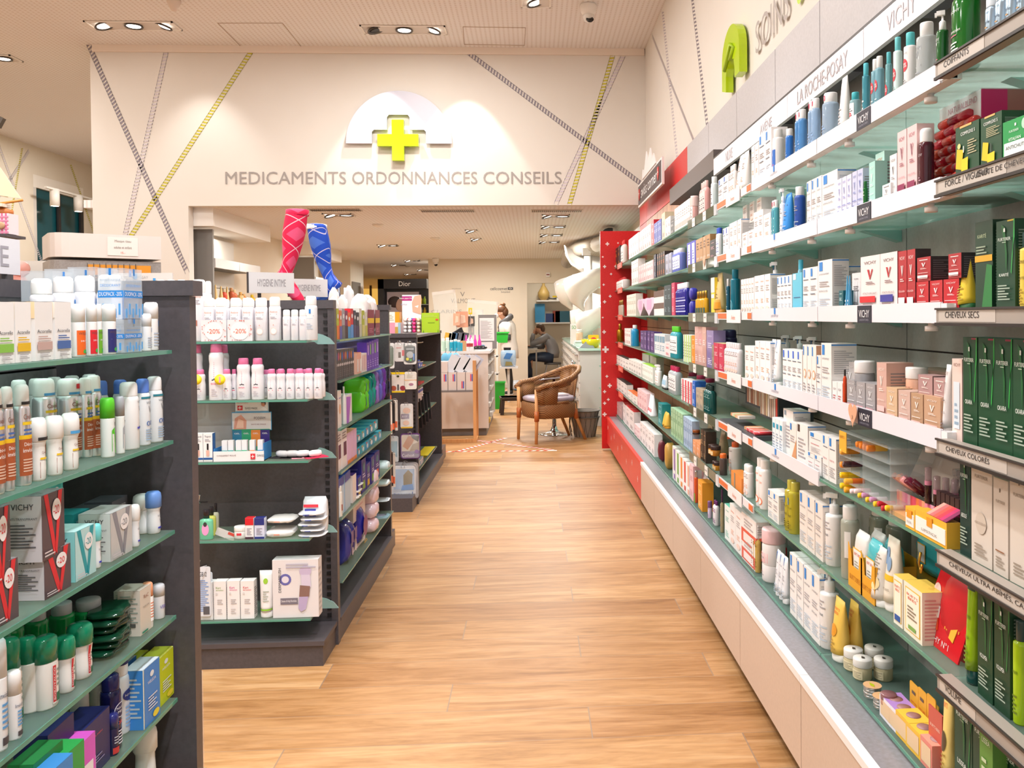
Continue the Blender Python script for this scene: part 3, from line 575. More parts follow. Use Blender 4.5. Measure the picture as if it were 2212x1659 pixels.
class Shelf:
    """a product row: face R (front toward -X), L (front toward +X) or F (front toward the camera)"""
    def __init__(s, face, pl, z, name, end='near end'): s.face, s.pl, s.z, s.name, s.end = face, pl, z, name, end
    def at(s, px, dep=0, z=None):
        z = s.z if z is None else z
        if s.face == 'F':
            lo, hi = -8, 4
            for _ in range(34):
                m = (lo+hi)/2
                if pj(m, s.pl+dep, z)[0] < px: lo = m
                else: hi = m
            return lo
        X = s.pl+dep*(1 if s.face == 'R' else -1); lo, hi = .3, 20
        for _ in range(40):
            m = (lo+hi)/2; q = pj(X, m, z)[0]
            if (q > px) == (s.face == 'R'): lo = m
            else: hi = m
        return lo
def run(sh, nm, shape, c, c2, A, xa, xb, n, yt, desc, S=None, d=None, dep=0, z=None, cat=None, rows=1, tilt=0, jit=2, ar=None, gap=.96, w=None, yb=None, rowh=0, wh='', turn=0, grp=None):
    """place n products side by side between pixel columns xa and xb; yt is the pixel row of their tops"""
    z = sh.z if z is None else z
    a, e = sh.at(xa, dep, z), sh.at(xb, dep, z); xm = (xa+xb)/2
    if sh.face == 'F': P = pt(xm, yt, Y=sh.pl+dep); Q = pt(xm, yb, Y=sh.pl+dep) if yb else None
    else:
        X = sh.pl+dep*(1 if sh.face == 'R' else -1); P = pt(xm, yt, X=X); Q = pt(xm, yb, X=X) if yb else None
    if Q: z = Q.z
    h = P.z-z; span = abs(e-a); pitch = span/n; own = None
    if sh.face != 'F' and shape not in ('box', 'card', 'blister', 'heart', 'arch') and w is None:
        Y = (a+e)/2; k = sh.pl/Y; sy = {'tube': .36, 'pack': .5, 'puff': .6}.get(shape, .75 if d else 1); q = math.hypot(sy, k)
        w = abs(xb-xa)*Y/F/((n-1)*abs(k)/gap+q); own = 1
        if not d: w = min(w, .095)
    w = w or pitch*gap
    dd = d or (w if shape not in ('box', 'tube', 'pack', 'card', 'blister', 'heart') else min(max(w*.8, .03), .06)); dist = (sh.pl if sh.face == 'F' else abs(a+e)/2); ppm = F/dist
    if own: hp = w*F/Y*q/2; ca = sh.at(xa+hp, dep+dd/2, z); ce = sh.at(xb-hp, dep+dd/2, z); own = [ca+(ce-ca)*(i/(n-1) if n > 1 else .5) for i in range(n)]
    parts = [(q, b.mesh(nm if not q else q)) for q, b in build(shape, w, dd, h, c, c2, A, S, ppm, w*ppm)]
    first = None
    for r in range(rows):
        for i in range(n):
            t = (i+.5)/n; off = dep+dd/2+.004+r*(dd+.012)
            if sh.face == 'F': loc = (a+(e-a)*t, sh.pl+off, z+.0006); rz = 0; near = i+1
            elif sh.face == 'R': loc = (sh.pl+off, own[i] if own else a+(e-a)*t, z+.0006); rz = -PI/2; near = n-i
            else: loc = (sh.pl-off, own[i] if own else a+(e-a)*t, z+.0006); rz = PI/2; near = i+1
            L = desc
            if n > 1: L += (', %s of %s from left' % (ORD[near], NUM[n])) if sh.face == 'F' else ', %snearest of %s' % ('' if near == 1 else ORD[near]+' ', NUM[n])
            if rows > 1: L += ' in %s row' % ('front' if r == 0 else 'back' if r == rows-1 else 'middle')
            L += wh or (' on '+sh.name)
            if first is None:
                o = bpy.data.objects.new(nm, parts[0][1]); COL.objects.link(o); first = o
                for q, me in parts[1:]:
                    p = bpy.data.objects.new(q, me); COL.objects.link(p); p.parent = o
            else:
                o = first.copy(); COL.objects.link(o)
                for ch in [x for x in first.children]:
                    p = ch.copy(); p.parent = o; COL.objects.link(p)
            o.location = loc; o.rotation_euler = (0, tilt, rz+turn+math.radians(random.uniform(-jit, jit)))
            tag(o, L, cat or CATS.get(nm, nm.split('_')[-1]), grp or (desc+' on '+sh.name if n*rows > 1 else None))
    return first

def put(nm, shape, c, c2, A, px, pyb, wpx, hpx, z, label, face='R', d=None, S=None, cat=None, grp=None, turn=0):
    """stand one product so that its base front edge is seen at pixel (px, pyb) on the level z"""
    p = pt(px, pyb, Z=z); k = p.y/F; w = wpx*k/math.hypot(1, p.x/p.y) if shape in PROF else wpx*k; h = hpx*k; dd = d or w
    rz = {'R': -PI/2, 'L': PI/2, 'F': 0}[face]+turn; parts = build(shape, w, dd, h, c, c2, A, S, 1/k, wpx)
    o = parts[0][1].obj(nm, loc=(p.x+p.x/p.y*dd*.35, p.y+dd*.45, z+.0006), rz=rz)
    for q, b in parts[1:]: b.obj(q, o)
    return tag(o, label, cat or CATS.get(nm, nm.split('_')[-1]), grp)
# ================================================================ goods on the right-hand wall
R1, R2, R3, R4, R5, R6, R7 = [Shelf('R', XF+.012, z, n+' right-wall shelf') for z, n in zip(LV, ('top', 'second', 'third', 'fourth', 'fifth', 'sixth', 'bottom'))]
def crt(sh, c, c2, A, xa, xb, n, yt, desc, **k): return run(sh, k.pop('nm', 'carton'), 'box', c, c2, A, xa, xb, n, yt, desc, **k)
def btl(sh, shape, c, c2, A, xa, xb, n, yt, desc, **k): return run(sh, k.pop('nm', {'tube': 'cream_tube', 'jar': 'cream_jar', 'pump': 'pump_bottle', 'can': 'spray_can', 'tin': 'balm_tin'}.get(shape, 'bottle')), shape, c, c2, A, xa, xb, n, yt, desc, **k)
WH = 'f4efee'; W2 = 'e6e0de'
# --- top shelf
btl(R1, 'can', 'a9c2d6:m', 'dfe8ef', [('t', 'Style', .5, .5, .4, .08, '3c4f66'), ('t', 'FURTERER', .5, .68, .4, .03, '3c4f66'), ('r', .42, .4, .58, .42, 'e79a3c'), ('l', .3, .1, .7, .3, 4, '5a6f86')], 2121, 2234, 4, -45, 'silver blue hair spray can')
btl(R1, 'bottle', '0d6a1f:g', 'f1efee', [('t', 'VICHY', .5, .62, .4, .03, 'f2f2f2'), ('t', 'NORMADERM', .5, .4, .42, .025, 'f2f2f2'), ('r', .33, .35, .6, .36, 'e85a8a'), ('l', .3, .05, .65, .3, 7, 'dfe9df')], 2048, 2118, 1, -70, 'large translucent green gel bottle', nm='gel_bottle', d=.05)
btl(R1, 'pump', '1c5e2a:g', 'f5f3f2', [('t', 'VICHY', .5, .56, .4, .04, 'f2f2f2'), ('t', 'V', .5, .5, .2, .06, 'f2f2f2'), ('r', .33, .27, .6, .28, 'e85a8a'), ('l', .3, .03, .65, .25, 7, 'dfe9df')], 2018, 2047, 1, 12, 'dark green gel bottle with white pump')
btl(R1, 'toner', 'd9dfe0:t.6', 'f6f4f2', [('t', 'VICHY', .5, .62, .5, .04, '7a7d84'), ('t', 'V', .5, .52, .24, .1, '7a7d84'), ('t', 'NORMADERM', .5, .36, .5, .02, '8f9298'), ('l', .25, .1, .7, .28, 5, '9fa2a8')], 1979, 2018, 1, 34, 'clear square-shouldered bottle with green-rimmed white lid', d=.045)
btl(R1, 'toner', 'f3f1ef', '56c4c8', pct(v=.5)+[('t', 'VICHY', .5, .68, .5, .03, '7a7d84'), ('l', .25, .08, .7, .3, 6, 'a9aeb2')], 1948, 1979, 1, 61, 'white lotion bottle with teal lid and red sticker')
btl(R1, 'toner', 'd9efec', '6ccbd0', pct(v=.44)+[('l', .25, .08, .7, .28, 6, '8fb4b4')], 1926, 1947, 1, 74, 'pale mint lotion bottle with red sticker')
btl(R1, 'toner', '7fb8be:t.75', '58bcc4', pct(v=.33), 1909, 1925, 1, 108, 'teal lotion bottle with red sticker')
btl(R1, 'toner', '8cc0cf:t.7', 'f0efed', pct(v=.5)+[('l', .25, .08, .7, .3, 5, 'd8ecee')], 1878, 1908, 2, 118, 'pale blue tonic bottle')
btl(R1, 'toner', '4fa6b8:t.7', '59c3d2', [('l', .25, .1, .7, .4, 5, 'd8ecee')], 1859, 1877, 1, 131, 'slim aqua tonic bottle with teal lid')
btl(R1, 'toner', 'a8cfd6:t.7', '45b9c4', lab()+pct(v=.4, r=.12), 1832, 1858, 1, 192, 'small aqua bottle with teal lid')
btl(R1, 'tube', 'f1efec', 'f1efec', [('t', 'VICHY', .5, .8, .5, .03, '7a7d84'), ('t', 'V', .5, .7, .2, .05, '7a7d84'), ('l', .25, .2, .7, .5, 5, 'b5b0b2')], 1814, 1832, 1, 156, 'upright white cream tube')
mic = [('t', 'LA ROCHE-POSAY', .5, .52, .5, .02, '5b7fa8'), ('r', .3, .56, .4, .68, BL), ('l', .25, .08, .7, .42, 6, '8fb0d8')]
btl(R1, 'wide', 'bcd4ec:t.55', 'f3f1f0', mic, 1772, 1812, 1, 188, 'large clear micellar bottle with pink sticker', S=[('r', .35, .86, .65, .95, 'd8315e'), ('t', '20%', .5, .905, .24, .05, 'ffffff')])
btl(R1, 'wide', 'a9c9ea:t.6', 'f3f1f0', mic, 1742, 1771, 2, 208, 'clear blue micellar bottle with pink sticker', S=[('r', .35, .86, .65, .95, 'd8315e')])
btl(R1, 'wide', '5f9fdc:t.7', 'f3f1f0', mic, 1714, 1742, 2, 232, 'mid-blue micellar bottle', S=[('r', .35, .86, .65, .95, 'd8315e')])
btl(R1, 'wide', '2f74c6:g', 'f3f1f0', mic, 1694, 1713, 1, 272, 'deep blue lotion bottle with white lid')
btl(R1, 'wide', 'f1f0f0', 'f4f3f2', [('r', .2, .08, .8, .55, '2a6bc4'), ('p', [(.45, .5), (.6, .55), (.5, .4), (.35, .36)], 'f0f4fa'), ('t', '-20%', .5, .2, .4, .07, 'ff8aa8')], 1666, 1692, 1, 270, 'white bottle with large blue label')
crt(R1, WH, None, lrp(), 1638, 1665, 2, 284, 'tall white carton near the blue bottles')
crt(R1, WH, None, AV, 1621, 1637, 2, 312, 'white carton with orange print')
btl(R1, 'tube', 'f6f0ed', 'f2ece9', AV, 1594, 1620, 2, 320, 'white sun-cream tube')
btl(R1, 'bottle', 'f6f1ee', 'f4efec', AV, 1573, 1593, 3, 352, 'small white flacon beside sun-cream tubes')
crt(R1, 'eceaea', None, lrp(c='6f8fd0'), 1550, 1572, 2, 382, 'pale carton with blue print')
btl(R1, 'wide', 'dce8ea', 'f0f6f6', lab(), 1534, 1550, 1, 376, 'pale blue bottle beside pink bottles')
btl(R1, 'bottle', 'efb0ac:g', 'f2c6c2', lab('f6d6d2'), 1509, 1534, 3, 386, 'rose pink lotion bottle')
btl(R1, 'jar', 'eab2ac', 'f4d4d0', lab('f8e6e2'), 1490, 1508, 1, 417, 'rose pink jar')
crt(R1, 'f2eeec', None, [('r', 0, .12, 1, .3, 'b8aea6'), ('l', .2, .5, .8, .8, 3, 'b5adad')], 1456, 1489, 8, 440, 'slim white carton with taupe band')
crt(R1, '33302f', None, plain('c9c4c2'), 1447, 1456, 1, 474, 'black carton')
crt(R1, 'f0eceb', None, plain(), 1436, 1447, 2, 470, 'narrow white carton')
crt(R1, 'cdbb9c', None, plain(), 1428, 1436, 1, 460, 'sand-coloured carton')
crt(R1, '3a4aa8', None, plain('c9d0f0'), 1412, 1427, 4, 478, 'cobalt blue carton')
crt(R1, 'd3202e', 'e8484a', plain('f0c9cc'), 1406, 1412, 1, 476, 'scarlet carton')
crt(R1, 'f4d9d8', None, plain('d98a8a'), 1380, 1405, 6, 492, 'blush pink carton')
crt(R1, 'f3efee', None, plain(), 1357, 1379, 5, 510, 'plain white carton past the pink row')
btl(R1, 'bottle', 'f0e6e4', 'd5282c', lab(), 1340, 1356, 3, 514, 'white bottle with red lid')
crt(R1, '2e2624', 'e79a34', plain('e79a34'), 1328, 1339, 2, 534, 'black and amber carton')
# --- second shelf
crt(R2, '1c4a2c', None, [('r', .2, .96, .7, 1, 'd9b26a'), ('t', 'COMPLEXE 5', .55, .85, .6, .06, 'f2f2ee'), ('l', .55, .45, .92, .72, 6, 'b9b08a'), ('p', [(.04, .25), (.3, .2), (.38, .55), (.1, .6)], 'f0c419'), ('e', .2, .64, .07, .05, 'f0d98a'), ('r', .38, .5, .42, .62, 'd9e0d8'), ('p', [(.3, .02), (.58, .02), (.6, .4), (.33, .38)], 'f5cf1c')], 2060, 2111, 1, 268, 'dark green carton with yellow phial picture', S=FS, d=.035, dep=-.01)
crt(R2, '1c4a2c', None, [('r', .2, .965, .7, 1, 'd9b26a'), ('t', 'COMPLEXE 5', .5, .87, .66, .055, 'f2f2ee'), ('l', .3, .62, .92, .8, 6, 'b9b08a'), ('p', [(.08, .25), (.36, .2), (.42, .52), (.15, .56)], 'f0c419'), ('p', [(.36, .05), (.7, .05), (.72, .34), (.38, .32)], 'f5cf1c'), ('r', .5, .35, .56, .5, '3a4a3c')], 2114, 2160, 1, 248, 'taller dark green carton with yellow phial picture', S=FS, d=.045, dep=-.01)
crt(R2, '16984a', None, [('r', .44, .84, .5, .9, 'f2f6f2'), ('t', 'FURTERER', .42, .74, .34, .05, 'e6f4ea'), ('t', 'VITALFAN', .45, .56, .44, .07, 'f6faf6'), ('r', .08, .2, .92, .5, 'eef0ee'), ('t', 'ANTICHUTE', .5, .38, .7, .08, '5a6a60'), ('e', .82, .82, .1, .12, 'b9e0c6')], 2162, 2222, 1, 255, 'bright green hair-loss capsule carton', S=FS, d=.03, dep=-.015)
t = root('lip_balm_display', (XF+.14, R2.at(2045, .1), R2.z), -PI/2, 'white and magenta counter display stacked with red lip balms', 'display')
MB().box(-.09, .1, .0, .11, 0, .235, 'f3ecee').text('NATURALBLEND', .02, .215, .13, .014, 'd8a0ac', y=-.001).box(-.085, -.02, -.0015, -.0005, .03, .18, 'e9c9cf').obj('backing_box', t)
MB().box(.1005, .102, .001, .06, .05, .234, 'dd1c68').box(.1005, .102, .06, .109, .1, .234, 'b26a62').obj('side_print', t)
MB().box(-.09, .1, -.09, 0, 0, .008, 'f6f2f2').obj('tray', t)
k = 0
for j in range(8):
    for i in range(4 if j < 7 else 3):
        x = -.075+.047*i+.004*(j % 2); z = .012+.0245*j; y = -.055+.007*j
        c = ('d8342e', 'e0483a', 'd02a4a', 'a8203a', 'e66a4a', 'c8283c')[(i*2+j) % 6]; k += 1
        o = MB().lathe([(0, 0), (.7, .0), (1, .12), (1, .85), (.7, 1), (0, 1)], c+':g', .0115, .046, 12, T=Matrix.Rotation(PI/2, 4, 'Y')).obj('lip_balm', loc=tuple(t.matrix_world @ Vector((0, 0, 0))), rz=-PI/2)
        o.location = (XF+.14+y, t.location.y-x, R2.z+z+.004); o.data.materials[0] = mat(c+':g')
        tag(o, '%s lip balm, %s in the %s row of the magenta display' % ({'d8342e': 'red', 'e0483a': 'coral red', 'd02a4a': 'raspberry', 'a8203a': 'dark red', 'e66a4a': 'orange', 'c8283c': 'crimson'}[c], ORD[i+1], ORD[j+1]), 'lip balm', 'stacked lip balms in the magenta display')
btl(R2, 'can', '4a1524:g', 'f4efee', [('t', 'VICHY', .5, .6, .4, .04, 'd9c2c8'), ('l', .3, .06, .6, .3, 6, 'b98a98')], 1980, 2016, 1, 270, 'maroon cylinder bottle with white lid', nm='bottle', cat='bottle')
crt(R2, 'eec9c9', None, vic('a06a78', 'IDÉALIA PEELING', '8e2050'), 1935, 1978, 2, 277, 'pale pink tall carton', S=VS)
crt(R2, 'f0eded', None, vic('7a7d84', 'SLOW AGE'), 1919, 1934, 1, 334, 'white carton beside the pale pink pair')
crt(R2, 'f4f2f1', None, vic('8a8d94', 'SLOW ÂGE'), 1902, 1922, 1, 398, 'short white carton', dep=-.006)
crt(R2, 'b6e0d6', None, vic('d88a6a', 'NORMADERM'), 1888, 1908, 1, 330, 'mint carton with coral lettering', S=VS, dep=.03)
crt(R2, 'a9dcd2', None, vic('f0f6f4', 'NORMADERM'), 1874, 1888, 1, 350, 'mint carton with white lettering')
btl(R2, 'toner', '0f6a2a:g', '0f6a2a', plain('e0efe0'), 1861, 1872, 1, 390, 'small green bottle')
crt(R2, 'c6cbe6', None, vic('6a76b4', 'IDÉALIA'), 1838, 1861, 2, 368, 'lilac-blue carton', S=VS)
crt(R2, 'dcdcf0', None, vic('7f88c0', 'SERENITÉ'), 1806, 1837, 3, 382, 'pale lavender carton')
crt(R2, 'efebe9', None, lrp('EFFACLAR'), 1774, 1806, 1, 372, 'large white carton with blue corner stripe', S=LRS, d=.055)
crt(R2, 'efebe9', None, lrp('EFFACLAR'), 1740, 1773, 3, 386, 'medium white carton with blue corner stripe', S=LRS)
btl(R2, 'wide', '2350a8', 'f1f1f3', lrp('LIPIKAR'), 1713, 1739, 1, 398, 'royal blue flip-top bottle')
btl(R2, 'tube', '2f8fe0', 'f3f3f5', lrp('EFFACLAR'), 1694, 1712, 1, 411, 'sky blue cream tube')
btl(R2, 'pump', 'eef0f2', 'f4f4f5', lrp('EFFACLAR', '2a4fa8'), 1682, 1697, 1, 402, 'white pump bottle')
btl(R2, 'wide', '5fb9c9:t.7', 'f1f3f4', [('r', .3, .6, .5, .75, BL), ('l', .2, .1, .7, .4, 4, 'd9eef2')], 1664, 1682, 2, 430, 'aqua gel bottle with pink sticker', S=[('r', .3, .86, .7, .96, 'd8315e')])
crt(R2, WH, None, AV, 1647, 1663, 1, 462, 'white carton leaning on aqua bottles')
crt(R2, WH, None, AV, 1627, 1646, 2, 456, 'tall white carton with orange dot')
crt(R2, 'ece6e3', None, AV, 1600, 1646, 3, 436, 'flat carton lying on top', z=R2.z+.118, dep=.03, w=.075, wh=', stacked high on second right-wall shelf')
crt(R2, WH, None, AV, 1601, 1627, 2, 500, 'short white carton pair')
crt(R2, 'f2eeec', None, AV, 1574, 1600, 3, 478, 'white carton with blue lower print', S=LRS)
crt(R2, 'f0f0f4', None, lrp(c='3a5ac8'), 1560, 1573, 2, 492, 'narrow white carton with blue print')
btl(R2, 'wide', 'eef0f5', '3457c8', lab('ffffff', '4a63b0'), 1545, 1560, 2, 490, 'white bottle with royal blue lid')
crt(R2, '2b2a2c', None, plain('c9a0a8'), 1532, 1544, 1, 518, 'black carton past the blue lids')
btl(R2, 'can', '0f3a34:g', '0f3a34', plain('d0e0da'), 1515, 1527, 1, 506, 'dark green cylinder', dep=.03)
crt(R2, 'b98a58', None, [('t', 'cattier', .5, .25, .8, .08, 'f4ece0', 1), ('l', .3, .6, .8, .9, 3, '6a4a2a')], 1502, 1532, 4, 512, 'kraft brown carton with white script')
crt(R2, '3b3fbe', None, [('r', .22, .08, .78, .92, 'f0f0f6'), ('l', .3, .3, .7, .7, 4, '6a6fb8')], 1483, 1501, 2, 522, 'violet-blue carton with white panel')
btl(R2, 'wide', '7a86d8', 'f0f0f8', lab('f2f3fb', '6a6fb8'), 1451, 1482, 4, 534, 'periwinkle bottle with white label')
crt(R2, 'aab0c4', None, plain(), 1436, 1450, 2, 548, 'silver-grey carton')
crt(R2, '3c2e28', 'e0622e', plain('e07a4a'), 1418, 1435, 4, 546, 'dark brown carton with orange top')
crt(R2, '20263a', None, plain('9aa4c4'), 1411, 1417, 1, 550, 'midnight blue carton')
crt(R2, 'f2d6d8', None, plain('c98a90'), 1379, 1410, 8, 568, 'pale pink carton')
crt(R2, 'f4f1ef', None, plain(), 1363, 1378, 4, 562, 'thin white carton')
btl(R2, 'bottle', 'e9dedd', 'c8262c', lab(), 1330, 1362, 5, 596, 'little white bottle with red lid')
# --- third shelf (eye level)
btl(R3, 'toner', 'f0cf55', '3c5a58:t.7', [('t', 'FURTERER', .5, .62, .6, .04, '4a4020'), ('t', 'KARITÉ', .5, .42, .5, .04, '4a4020'), ('l', .25, .08, .7, .3, 6, 'b0942a')], 2197, 2232, 1, 500, 'yellow oil bottle with dark lid')
crt(R3, '14412a', None, fur('KARITÉ', '2fa04a'), 2147, 2190, 1, 476, 'green karité carton standing straight', S=FS, d=.05)
crt(R3, '1a3c28', None, [('t', 'KARITÉ', .4, .84, .5, .05, 'b9c9a0'), ('r', 0, .55, 1, .62, 'd9a52c'), ('p', [(.4, .0), (1, 0), (1, .5), (.7, .52)], '2a7a3c'), ('l', .1, .64, .7, .74, 3, '9aa890')], 2102, 2142, 1, 478, 'green karité carton with amber band', S=FS, d=.045)
btl(R3, 'tube', 'f2cf35', '2a6a3c', [('t', 'FURTERER', .5, .6, .6, .04, '6a5a14'), ('l', .2, .2, .8, .5, 6, 'b0942a')], 2072, 2104, 1, 552, 'yellow tube with green cap leaning on a carton', tilt=-.13)
rv = lambda n='COLLAGEN SPECIALIST': vic('f4e2e0', n, 'f2eded', 'f6f2f2')
crt(R3, 'c4202a', None, rv(), 1975, 2067, 3, 606, 'small red cream box, lower row', S=[('r', 0, 0, 1, 1, '3a3235'), ('l', .1, .1, .9, .9, 9, '6a6065')], d=.05)
for px, nm in ((1977, 'farther'), (2044, 'nearer')): crt(R3, 'b02a30', None, rv(), px, px+30, 1, 548 if nm == 'nearer' else 556, '%s red cream box stacked on lower row' % nm, S=[('r', 0, 0, 1, 1, '3a3235'), ('l', .1, .1, .9, .9, 9, '6a6065')], z=R3.z+.069, d=.05)
crt(R3, 'b4242c', None, rv('COLLAGEN'), 1937, 1975, 2, 541, 'tall narrow red carton', S=[('r', 0, 0, 1, 1, '3a3235'), ('l', .1, .1, .9, .9, 9, '6a6065')])
crt(R3, 'efe8e6', None, vic('8a6a6c', 'LIFTACTIV SPECIALIST', None, 'c02430')+[('r', .05, .18, .8, .3, '3c3a9a')], 1898, 1936, 1, 546, 'white carton with red V and violet strip', S=[('r', 0, 0, 1, 1, 'c8242c')])
crt(R3, 'efe8e6', None, vic('8a6a6c', 'LIFTACTIV SPECIALIST', None, 'c02430')+[('r', .0, .18, .8, .29, 'd8262c')], 1857, 1897, 1, 553, 'white carton with red V and red strip', S=[('r', 0, 0, 1, 1, 'c8242c')])
crt(R3, 'e8e6e6', None, plain(), 1838, 1856, 1, 590, 'white carton behind the two phials', dep=.03, S=LRS)
btl(R3, 'cone', '4a9ac4:g', None, [('l', .3, .1, .7, .4, 3, 'f0f6fa')], 1821, 1840, 2, 594, 'blue phial with white tip', nm='phial')
crt(R3, '12606a', None, plain('c9e6e8'), 1809, 1819, 1, 628, 'small teal carton')
crt(R3, 'eeeae8', None, lrp(), 1796, 1825, 1, 576, 'wide white carton beside phials', S=LRS, dep=.045)
crt(R3, 'f0eceb', None, lrp(), 1765, 1795, 1, 562, 'tallest white carton with blue stripe', S=LRS, d=.05)
crt(R3, 'f0eceb', None, lrp(n='HYDRAPHASE'), 1732, 1764, 2, 578, 'stout white carton with blue stripe', S=LRS)
btl(R3, 'wide', '8fcfe4:t.75', '58bfd8', [('r', .3, .6, .5, .72, BL)], 1721, 1735, 1, 560, 'light aqua bottle among white cartons', dep=.03)
crt(R3, '5fc0dc', None, [('r', .1, .84, .4, .98, 'eaf6fa'), ('t', 'EFFACLAR', .5, .4, .7, .03, '3a6a9a')], 1709, 1731, 1, 590, 'turquoise carton among white cartons')
crt(R3, 'f1eeec', None, lrp(), 1677, 1708, 4, 596, 'thin white carton with blue stripe')
btl(R3, 'pump', 'efefef', 'e6e6e8', lrp(), 1663, 1684, 1, 562, 'white pump bottle with pink sticker', dep=.03)
crt(R3, 'f5f1ef', None, AV, 1628, 1662, 3, 594, 'broad white carton with orange logo', S=LRS)
crt(R3, 'f5f1ef', None, AV, 1599, 1627, 5, 602, 'slender white carton with orange logo')
btl(R3, 'toner', '0d6f86:g', '127a92', [('t', 'Avène', .4, .75, .3, .03, 'e85a5a'), ('e', .5, .2, .25, .13, '5fa6b8'), ('e', .5, .2, .18, .09, '0d6f86'), ('e', .5, .2, .12, .06, '5fa6b8')], 1576, 1598, 1, 580, 'petrol blue gel bottle')
btl(R3, 'toner', '145a74:g', 'e8e4e4', plain('c0dce6'), 1567, 1576, 1, 602, 'narrow petrol blue bottle')
btl(R3, 'tube', 'e0c48a', 'e0983a', [('t', 'NUXE', .5, .82, .55, .05, '5a4630'), ('t', 'Prodigieux', .45, .62, .6, .04, '6a5230'), ('l', .15, .4, .85, .56, 4, '8a7040'), ('r', .0, .14, 1, .3, 'e59a24'), ('r', 0, .3, 1, .36, 'e2b050')], 1541, 1569, 1, 587, 'large beige and amber shower tube')
crt(R3, 'f3d640', None, [('r', 0, .6, 1, 1, 'f4efe0'), ('r', .1, .45, .9, .55, 'ffffff')], 1535, 1542, 1, 600, 'slim yellow carton', d=.014)
btl(R3, 'flask', 'd9a423:t.85', 'c9a24a:m', [('r', .2, .1, .8, .3, '3f5a48')], 1497, 1534, 4, 628, 'golden oil flask with gold cap', d=.03)
btl(R3, 'bottle', '20208a:g', 'f0eff4', [('l', .2, .1, .8, .6, 6, 'c9cdf4')], 1458, 1492, 7, 610, 'navy bottle with white cap')
run(R3, 'gift_cracker', 'puff', '2c2a9a', None, [], 1478, 1500, 1, 650, 'shiny navy gift cracker, lower one', w=.07, d=.04, dep=-.012, yb=685); run(R3, 'gift_cracker', 'puff', '34329e', None, [], 1478, 1500, 1, 622, 'shiny navy gift cracker, upper one', w=.07, d=.04, dep=-.012, yb=648)
crt(R3, 'd8426a', None, plain('f4c4d0'), 1449, 1457, 1, 611, 'rose carton')
crt(R3, '2a4048', None, plain('8aa0a8'), 1434, 1448, 2, 616, 'slate carton like a book')
crt(R3, 'f0ecea', None, [('r', 0, .75, 1, 1, '6a5048'), ('r', 0, .28, 1, .5, '6a5048')], 1412, 1433, 3, 628, 'carton with brown and white blocks')
run(R3, 'heart_gift_box', 'heart', 'e9c6dc', None, [('r', .3, .3, .75, .8, 'd3a8cc')], 1374, 1411, 2, 640, 'lilac pink heart-shaped gift box', cat='gift box')
crt(R3, 'efeae0', None, plain('b0a890'), 1353, 1373, 5, 636, 'ivory carton')
btl(R3, 'flask', 'd9cfc0:t.7', 'b89a5a:m', [], 1331, 1352, 4, 648, 'small glass scent flask', d=.03)
# --- fourth shelf
crt(R4, '14472a', None, fur('OKARA', '2fae48', 'a02a4a'), 2076, 2224, 4, 732, 'dark green okara carton', S=FS, d=.05)
crt(R4, 'ecd2c8', None, [('t', 'VICHY', .5, .93, .7, .04, '9a7a70'), ('r', .2, .15, .8, .72, 'dce6ee'), ('l', .3, .2, .7, .5, 4, '9ab0c4')], 2053, 2074, 1, 776, 'tall peach carton with pale window')
btl(R4, 'tube', 'f0eae8', 'f4f0ee', vic('8a7a78', 'NEOVADIOL'), 2041, 2054, 1, 790, 'white tube beside the okara cartons')
tp = lambda: vic('f6ece4', 'NEOVADIOL', 'f0c9c4', 'f8f2ec')
for a_, e_, y_, c_, dn in ((1992, 2028, 857, 'c9a182', 'camel'), (1964, 1991, 851, 'bd9878', 'tan'), (1937, 1963, 845, 'd3b3a6', 'dusty rose'), (1911, 1936, 838, 'd9b894', 'sand')):
    crt(R4, c_, None, tp(), a_, e_, 1, y_, dn+' cream box in the bottom row', S=VS, d=.05)
for a_, e_, y_, dn in ((2012, 2042, 818, 'nearer'), (1980, 2010, 811, 'farther')): crt(R4, 'b89290', None, tp(), a_, e_, 1, y_, dn+' mauve cream box of the upper row', S=[('r', 0, 0, 1, 1, '8d7270')], z=R4.z+.066, d=.04, dep=.012)
btl(R4, 'jar', 'f0bca0:t.9', 'f6f2ef', [('t', 'VICHY', .5, .3, .4, .12, 'a07060')], 1951, 2003, 1, 797, 'peach gel jar with white lid', z=R4.z+.062, dep=.03)
btl(R4, 'jar', 'f2d9a0:t.9', 'f6f2ef', [('t', 'VICHY', .5, .3, .4, .12, 'a08a60')], 1922, 1958, 1, 794, 'cream yellow jar with white lid', z=R4.z+.058, dep=.045)
crt(R4, 'd6aea2', None, tp(), 1891, 1911, 1, 784, 'tall rosy carton', S=VS, d=.07)
crt(R4, 'a08878', 'b59c88', [], 1960, 2040, 2, 800, 'brown carton behind the jars', dep=.11, d=.08)
gv = vic('f2f0f0', 'LIFTACTIV', 'd8a0a8', 'f6f4f4')
crt(R4, 'a6a2a4', None, gv, 1827, 1888, 3, 826, 'silver-grey cream box', S=VS, d=.045)
btl(R4, 'jar', 'a6a6aa:t.9', 'f3f1f0', [('l', .3, .2, .8, .4, 3, '8a8a90')], 1841, 1889, 1, 783, 'grey jar with white lid', z=R4.z+.052)
crt(R4, 'c2bdbc', None, vic('f6f2f2', 'LIFTACTIV', 'e08a6a', 'ffffff'), 1822, 1846, 1, 782, 'grey carton behind the grey jar', dep=.05)
btl(R4, 'bottle', 'd8481c:g', '2a2422', [], 1818, 1827, 1, 799, 'orange dropper bottle', nm='dropper_bottle')
crt(R4, 'f0ecea', None, [('t', 'VICHY', .5, .7, .6, .1, '8a8488'), ('l', .2, .2, .8, .5, 3, 'c06a6a')], 1795, 1817, 2, 826, 'tiny white carton')
